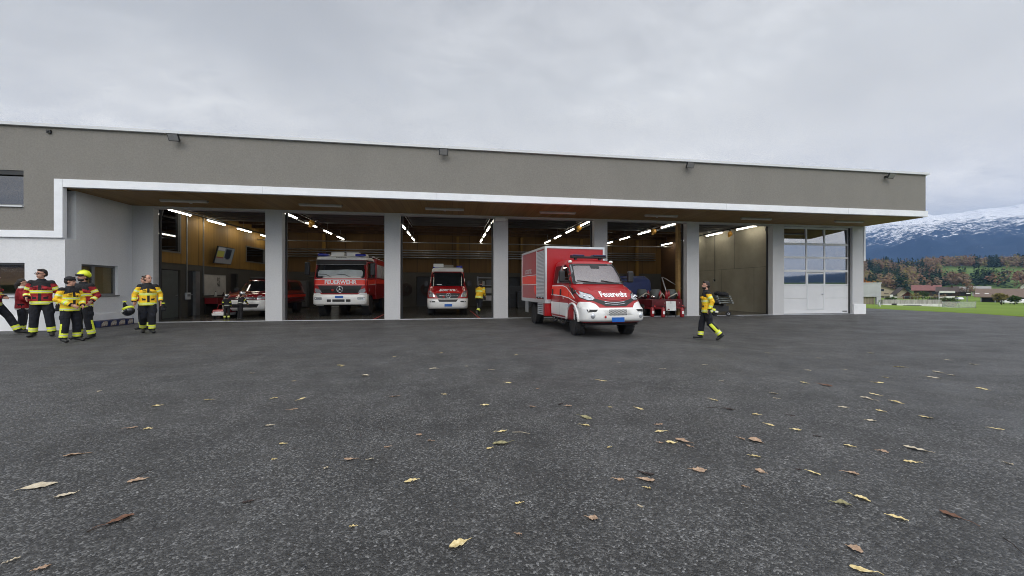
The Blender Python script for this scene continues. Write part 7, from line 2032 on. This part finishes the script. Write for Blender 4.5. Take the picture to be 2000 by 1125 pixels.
house(1712, 1722, 830, 6, 9, 'tiny pale farmhouse on the wooded hillside behind the cream house', M_CREAM, M_ROOFB, True, [(0, 1.5, 2.5, 2.5)], 10)
house(1992, 1998, 700, 5, 8, 'tiny white farmhouse at the right edge of the hillside meadow', M_HW, M_ROOFB, True, [(0, 1.5, 1.5, 1.5)], 8)
# concrete shed, trough wall and the bits before it
x, y, w_, rz = sc_at(1655, 1721, 52); zb = terr(x, y)
o = empty('concrete_shed', (x, y, zb), rz, 'grey concrete shed with a boarded base behind the end column', 'shed')
M_CSH = mat('concrete_shed', (0.34, 0.35, 0.36), 0.8, col2=(0.42, 0.43, 0.44), vs=1.0)
b_ = MB(); b_.b(-w_ / 2, w_ / 2, 0, 4, 1.0, 2.82); b_.build('upper_block', M_CSH, o, bevel=0.02)
b_ = MB(); b_.b(-w_ / 2, w_ / 2 - 0.62, 0.35, 3.9, -0.5, 0.998); b_.build('board_base', mat('boards_pale', (0.34, 0.30, 0.22), 0.85, col2=(0.10, 0.085, 0.06), vs=1.6, stretch=(3, 1, 0.2)), o)
b_ = MB(); b_.b(w_ / 2 - 0.6, w_ / 2, 0.0, 0.3, -0.5, 0.998); b_.build('support', M_CSH, o)
b_ = MB(); b_.b(-w_ / 2 - 0.05, w_ / 2 + 0.05, -0.05, 4.05, 2.82, 2.92); b_.build('roof_edge', M_METW, o)
x, y, w_, rz = sc_at(1724, 1839, 50); zb = terr(x, y)
o = empty('trough_wall', (x, y, zb), rz, 'long low stained concrete wall with a white base on the grass', 'wall')
b_ = MB(); b_.b(-w_ / 2, w_ / 2, 0, 0.3, 0.26, 0.80); b_.build('upper_course', mat('concrete_stained', (0.20, 0.19, 0.17), 0.9, col2=(0.42, 0.41, 0.39), vs=1.8, stretch=(3, 1, 0.4)), o)
b_ = MB(); b_.b(-w_ / 2, w_ / 2, -0.06, 0.3, -0.4, 0.258); b_.build('white_base', mat('base_white', (0.62, 0.62, 0.60), 0.8, var=0.15, vs=3), o)
b_ = MB(); b_.b(-w_ / 2 + 1.1, -w_ / 2 + 1.75, -0.075, -0.062, -0.05, 0.30); b_.build('hatch', M_BLACK, o)
b_ = MB(); b_.b(-w_ / 2 + 2.6, w_ / 2 - 2.7, -0.10, -0.062, 0.02, 0.08); b_.build('ledge', M_DARK, o)
b_ = MB()
for k in range(9): b_.tube([(-w_ / 2 + 0.4 + k * w_ / 9, 0.15, 0.8), (-w_ / 2 + 0.4 + k * w_ / 9, 0.15, 1.25)], 0.012, 5)
b_.tube([(-w_ / 2 + 0.4, 0.15, 1.2), (w_ / 2 - 0.5, 0.15, 1.2)], 0.008, 5); b_.build('wire_rail', M_GREYM, o)
x, y, z = ground_at(1834, 47)
o = empty('braced_post', (x, y, z), 0.6, 'thin pale post with a diagonal brace at the end of the trough wall', 'post')
b_ = MB(); b_.tube([(0, 0, -0.2), (0, 0, 1.75)], 0.03, 8); b_.build('post', M_ALU, o)
b_ = MB(); b_.tube([(0, 0, 1.6), (-0.75, 0, 0.9)], 0.02, 8); b_.build('brace', M_ALU, o)
x, y, z = ground_at(1717, 34)
o = empty('white_frame', (x, y, z), 0.8, 'white tubular frame with a slanting pole on the grass by the end column', 'frame')
b_ = MB(); b_.tube([(-0.5, 0, 0), (-0.1, 0, 0.42)], 0.03, 8); b_.build('slanting_pole', M_METW, o)
b_ = MB(); b_.tube([(-0.1, 0, 0.42), (-0.35, 0.0, 0.62), (0.0, 0, 0.60), (0.2, 0, 0.35), (0.25, 0, 0)], 0.025, 8); b_.build('bent_tube', M_METW, o)
b_ = MB(); b_.tube([(0.25, 0, 0.0), (0.7, 0.1, 0.0), (0.7, 0.1, 0.25), (0.25, 0, 0.28)], 0.02, 8); b_.build('foot_rail', M_METW, o)
x, y, w_, rz = sc_at(1840, 1906, 44); zb = terr(x, y)
o = empty('net_screen', (x, y, zb), rz, 'faint grey net screen standing on the grass right of the shrub', 'screen')
netm, t_, b0 = nmat('net_gauze')
b0.inputs['Base Color'].default_value = (0.45, 0.48, 0.45, 1); b0.inputs['Alpha'].default_value = 0.35; b0.inputs['Roughness'].default_value = 0.8
b_ = MB(); b_.b(-w_ / 2, w_ / 2, 0, 0.01, 0.06, 0.72); b_.build('net', netm, o)
for k in (-1, 0, 1):
    b_ = MB(); b_.tube([(k * w_ / 2, 0, -0.1), (k * w_ / 2, 0, 0.76)], 0.02, 6); b_.build('post', M_GREYM, o)
b_ = MB(); b_.tube([(-w_ / 2, 0, 0.04), (w_ / 2, 0, 0.04)], 0.02, 6); b_.build('base_rail', M_GREYM, o)
# parked cars by the village
def parked(px, depth, yaw, paint, label):
    x, y, z = ground_at(px, depth)
    o = empty('parked_car', (x, y, z + 0.02), R(yaw), label, 'car', 'cars parked by the village')
    s1 = Shell([(0.28, 0.05, 4.3, 0.86, 0.2, 0.2, 0.08), (0.6, 0.0, 4.35, 0.9, 0.25, 0.2, 0.1), (0.82, 0.1, 4.3, 0.88, 0.25, 0.2, 0.1), (0.95, 0.95, 4.2, 0.82, 0.2, 0.2, 0.06)])
    s1.build('body', paint, o)
    s2 = Shell([(0.951, 0.95, 4.1, 0.80, 0.15, 0.2, 0.06), (1.36, 1.65, 3.7, 0.66, 0.15, 0.15, 0.05), (1.44, 1.9, 3.5, 0.58, 0.15, 0.15, 0.04)])
    s2.build('cabin', paint, o)
    v_ = Veh(o, s2)
    v_.front('windscreen', rpoly(-0.6, 0.6, 1.0, 1.34, 0.04), M_HGL, 0.01)
    for sg in (-1, 1):
        v_.side('side_window', [(1.35, 1.0), (3.75, 1.0), (3.5, 1.33), (1.75, 1.33)], M_HGL, sg, 0.01)
        for yy in (0.85, 3.4):
            b_ = MB(); b_.lathe([(0, -0.1), (0.3, -0.1), (0.32, 0), (0.3, 0.1), (0, 0.1)], (0, 0, 0), 'x', 18); b_.build('wheel', M_TYRE, o, loc=(sg * 0.82, yy, 0.31))
    return o
parked(1962, 108, 130, M_CARW, 'white car parked left of the small tree before the barn')
parked(1989, 109, 128, M_CARW, 'white car parked at the right edge of the picture before the barn')
parked(1868, 165, 140, mat('paint_silver', (0.55, 0.56, 0.58), 0.3, metal=0.4), 'silver car parked beside the chalet with white balconies')
parked(2003, 122, 135, mat('paint_greyish', (0.3, 0.3, 0.31), 0.3, metal=0.4), 'grey car half out of the picture behind the white cars')
# white van-like boxes by the cream house
for px, dd, lb in ((1741, 178, 'upper white box standing beside the cream gabled house'), (1748, 160, 'lower white box standing on the bank under the cream annex')):
    x, y, z = ground_at(px, dd)
    o = empty('garden_box', (x, y, z), 0.7, lb, 'box')
    b_ = MB(); b_.b(-0.75, 0.75, -0.5, 0.5, 0.5 if dd > 170 else 0.0, 1.9 if dd > 170 else 1.2); b_.build('cabinet', M_HW, o, bevel=0.04)
    b_ = MB(); b_.b(-0.8, 0.8, -0.55, 0.55, 1.901 if dd > 170 else 1.201, 2.0 if dd > 170 else 1.28); b_.build('lid', M_HW, o)
    if dd > 170:
        b_ = MB(); b_.b(-0.6, 0.6, -0.4, 0.4, -0.2, 0.499); b_.build('stand', M_TIMB, o)

# ------------------------------------------------------------------ fallen leaves
LV = """304,794,14,y;405,782,12,y;536,779,12,y;590,780,13,y;574,800,15,b;526,832,13,p;288,839,14,y;258,836,16,b;552,868,14,y;535,898,8,y;682,898,20,b;637,915,8,p;143,890,28,b;267,940,28,b;77,951,48,p;129,968,32,p;485,981,24,d;235,1017,40,o;688,1030,10,y;26,1096,18,p;82,1112,24,b;193,765,4,p;665,714,12,y;491,730,8,p
846,721,16,p;911,716,6,p;959,723,12,p;714,734,14,p;993,748,12,y;868,771,10,y;769,775,16,b;1177,744,16,y;1295,721,10,p;948,792,16,y;1039,795,11,b;1095,790,12,d;1110,794,14,b;1191,796,8,y;1249,799,16,y;1145,816,24,g;1144,832,18,y;1287,830,16,b;981,843,20,y;1288,844,20,y;819,850,12,b;840,862,11,b;978,867,32,g;955,877,11,y;756,874,11,b;723,898,14,p;1190,875,7,y;1290,866,10,b;1311,865,20,y;1333,862,28,b;1346,872,12,b;803,941,27,y;1210,938,18,b;1263,926,30,d;1263,938,32,b;1265,955,12,y;1013,984,15,y;1158,1014,20,r;895,1065,42,y;1013,1045,7,b;1251,991,9,p
1376,713,10,p;1395,782,14,y;1424,800,20,d;1476,811,12,y;1544,812,14,d;1512,769,13,p;1516,779,11,p;1570,748,12,y;1612,753,24,o;1579,724,8,p;1716,748,17,y;1728,738,9,y;1756,717,17,y;1831,727,16,p;1824,738,20,p;1858,733,10,p;1918,760,18,y;1708,771,16,y;1693,779,20,p;1748,786,22,y;1646,796,15,p;1719,803,13,y;1811,816,18,y;1701,822,16,p;1504,831,15,y;1555,840,18,y;1949,839,17,y;1448,858,13,b;1475,862,24,r;1595,853,12,d;1657,872,16,y;1724,883,18,b;1788,878,34,p;1475,893,18,y;1779,903,22,y;1366,919,28,k;1484,921,18,r;1590,925,20,y;1665,926,22,b;1645,986,28,g;1682,975,28,y;1753,1014,32,y;1856,1008,30,K;1670,1074,25,r;1682,1115,38,y;1561,919,10,d;1971,907,12,p;1453,952,7,b
668,716,7,y;770,697,6,y;862,690,6,y;1008,694,7,y;1208,708,6,p;1500,690,7,y;1600,700,7,p;1700,690,8,y;1848,703,8,p;1900,712,9,p;1650,722,8,p;575,745,6,y;1050,760,6,b;1410,745,7,p"""
def leafcol(nm, a, b_): return mat(nm, a, 0.55, col2=b_, vs=60, det=3, spec=0.3)
LC = {'y': leafcol('leaf_yellow', (0.48, 0.35, 0.12), (0.82, 0.70, 0.40)), 'p': leafcol('leaf_pale', (0.42, 0.35, 0.24), (0.62, 0.55, 0.42)), 'b': leafcol('leaf_brown', (0.26, 0.16, 0.10), (0.50, 0.36, 0.25)),
      'd': leafcol('leaf_dark', (0.03, 0.02, 0.018), (0.07, 0.05, 0.045)), 'g': leafcol('leaf_olive', (0.14, 0.13, 0.06), (0.34, 0.31, 0.17)), 'o': leafcol('leaf_rust', (0.09, 0.045, 0.028), (0.20, 0.10, 0.06))}
LC['k'] = LC['b']; LC['r'] = LC['b']; LC['K'] = LC['o']
LN = {'y': 'yellow', 'p': 'pale', 'b': 'light brown', 'd': 'dark', 'g': 'olive green', 'o': 'rust brown', 'k': 'brown lobed oak', 'r': 'round brown', 'K': 'rust brown lobed'}
def solve_ground(px, py):
    d = CAMH * FPX / max(1, (py - 562.5))
    for _ in range(12):
        x, y = at(px, d); d = (CAMH - lot_z(x, y)) * FPX / (py - 562.5)
    x, y = at(px, d); return x, y, d
items = []
for tok in LV.replace('\n', ';').split(';'):
    a = tok.split(','); items.append([int(a[0]), int(a[1]), int(a[2]), a[3]])
bands = [(0, 745, 'among the farthest leaves'), (745, 805, 'beyond mid yard'), (805, 880, 'in mid yard'), (880, 965, 'in the near yard'), (965, 1200, 'nearest the camera')]
ordw = ['first', 'second', 'third', 'fourth', 'fifth', 'sixth', 'seventh', 'eighth', 'ninth', 'tenth', 'eleventh', 'twelfth', 'thirteenth', 'fourteenth', 'fifteenth', 'sixteenth', 'seventeenth', 'eighteenth', 'nineteenth', 'twentieth']
for lo, hi, wh in bands:
    sub = [i for i in items if lo <= i[1] < hi]
    for kind in sorted(set(i[3] for i in sub)):
        row = sorted([i for i in sub if i[3] == kind])
        for j, it in enumerate(row):
            n_ = LN[kind]
            if len(row) == 1: it.append('the only %s leaf %s' % (n_, wh))
            else: it.append('%s leaf %s, %s such from the left' % (n_, wh, ordw[j]))
def leaf_mesh(kind, L_, seed):
    q = random.Random(seed); mb = MB(); n = 9
    curl = q.uniform(0.04, 0.22) * L_; bend = q.uniform(-0.1, 0.14) * L_; asp = {'r': 0.42, 'K': 0.34, 'k': 0.30, 'g': 0.27, 'd': 0.16}.get(kind, q.uniform(0.19, 0.27))
    rows = []
    for i in range(n + 1):
        t = i / n; w_ = asp * L_ * (math.sin(PI * min(1, t * 0.97 + 0.015)) ** 0.75) * (1.1 - 0.3 * t)
        if kind in 'kK': w_ *= 1.0 + 0.38 * math.cos(t * PI * 7)
        else: w_ *= 1.0 + 0.02 * q.uniform(-1, 1)
        cz = bend * 4 * t * (1 - t) * 0.4 + 0.006 + (0.02 * L_ if i in (0, n) else 0)
        xx = (t - 0.5) * L_; yo = 0.05 * L_ * math.sin(t * 3 + seed)
        rw = []
        for s_ in (-1, -0.5, 0, 0.5, 1):
            rw.append((xx, yo + s_ * w_, max(0.002, cz + curl * abs(s_) ** 1.6 * (w_ / L_) * 1.3 + q.uniform(-.004, .006) - (0.003 if s_ == 0 else 0))))
        rows.append(rw)
    vs = [p for r in rows for p in r]
    fs = [(i * 5 + k, i * 5 + k + 1, (i + 1) * 5 + k + 1, (i + 1) * 5 + k) for i in range(n) for k in range(4)]
    mb.add(vs, fs, 0, True)
    sl = L_ * q.choice((0.15, 0.3, 0.45)) * (1.8 if kind == 'K' else 1)
    mb.tube([(0.5 * L_, 0.05 * L_ * math.sin(3 + seed), 0.008), (0.5 * L_ + sl * 0.5, 0.04 * L_ * q.uniform(-1, 1), 0.012), (0.5 * L_ + sl, 0.12 * L_ * q.uniform(-1, 1), 0.006)], [0.0022, 0.0018, 0.0015], 5)
    return mb
for i, (px, py, wp, kind, lab) in enumerate(items):
    x, y, d = solve_ground(px, py)
    L_ = max(0.035, min(0.17, wp * d / FPX * 0.98))
    q = random.Random(i * 7 + 1)
    o = leaf_mesh(kind, L_, i).build('fallen_leaf', LC[kind], None, loc=(x, y, lot_z(x, y) + 0.001), fix=False)
    ang = math.atan2(-x, y) * 1.0 + R(q.uniform(-28, 28)) + (PI if q.random() < 0.5 else 0)
    if kind == 'K': ang = R(-70)
    o.rotation_euler = (R(q.uniform(-5, 5)), R(q.uniform(-5, 5)), ang)
    tag(o, lab, 'leaf', 'fallen leaves on the asphalt')
# a few thin twigs
for i, (px0, py0, px1, py1, lb) in enumerate(((1960, 1052, 2000, 1085, 'dark twig on the asphalt at the right edge nearest the camera'), (752, 843, 735, 836, 'tiny twig left of the middle of the yard'), (268, 932, 300, 918, 'thin dark twig behind the light brown leaf at the left'), (1000, 845, 1035, 848, 'pale twig lying right of a yellow leaf in mid yard'), (1380, 797, 1415, 800, 'thin twig left of the dark leaf in the far middle'), (170, 1040, 215, 1027, 'thin stem left of the rust brown leaf nearest the camera'))):
    x0, y0, _d = solve_ground(px0, py0); x1, y1, _d = solve_ground(px1, py1)
    b_ = MB(); z0 = lot_z(x0, y0) + 0.005
    b_.tube([(0, 0, 0.0), ((x1 - x0) * .5 + .006, (y1 - y0) * .5 + 0.008, 0.006), (x1 - x0, y1 - y0, 0.001)], [0.003, 0.0025, 0.0015], 5)
    o = b_.build('twig', mat('twig_dark', (0.03, 0.02, 0.015), 0.8) if i != 3 else LC['p'], None, loc=(x0, y0, z0))
    tag(o, lb, 'twig')
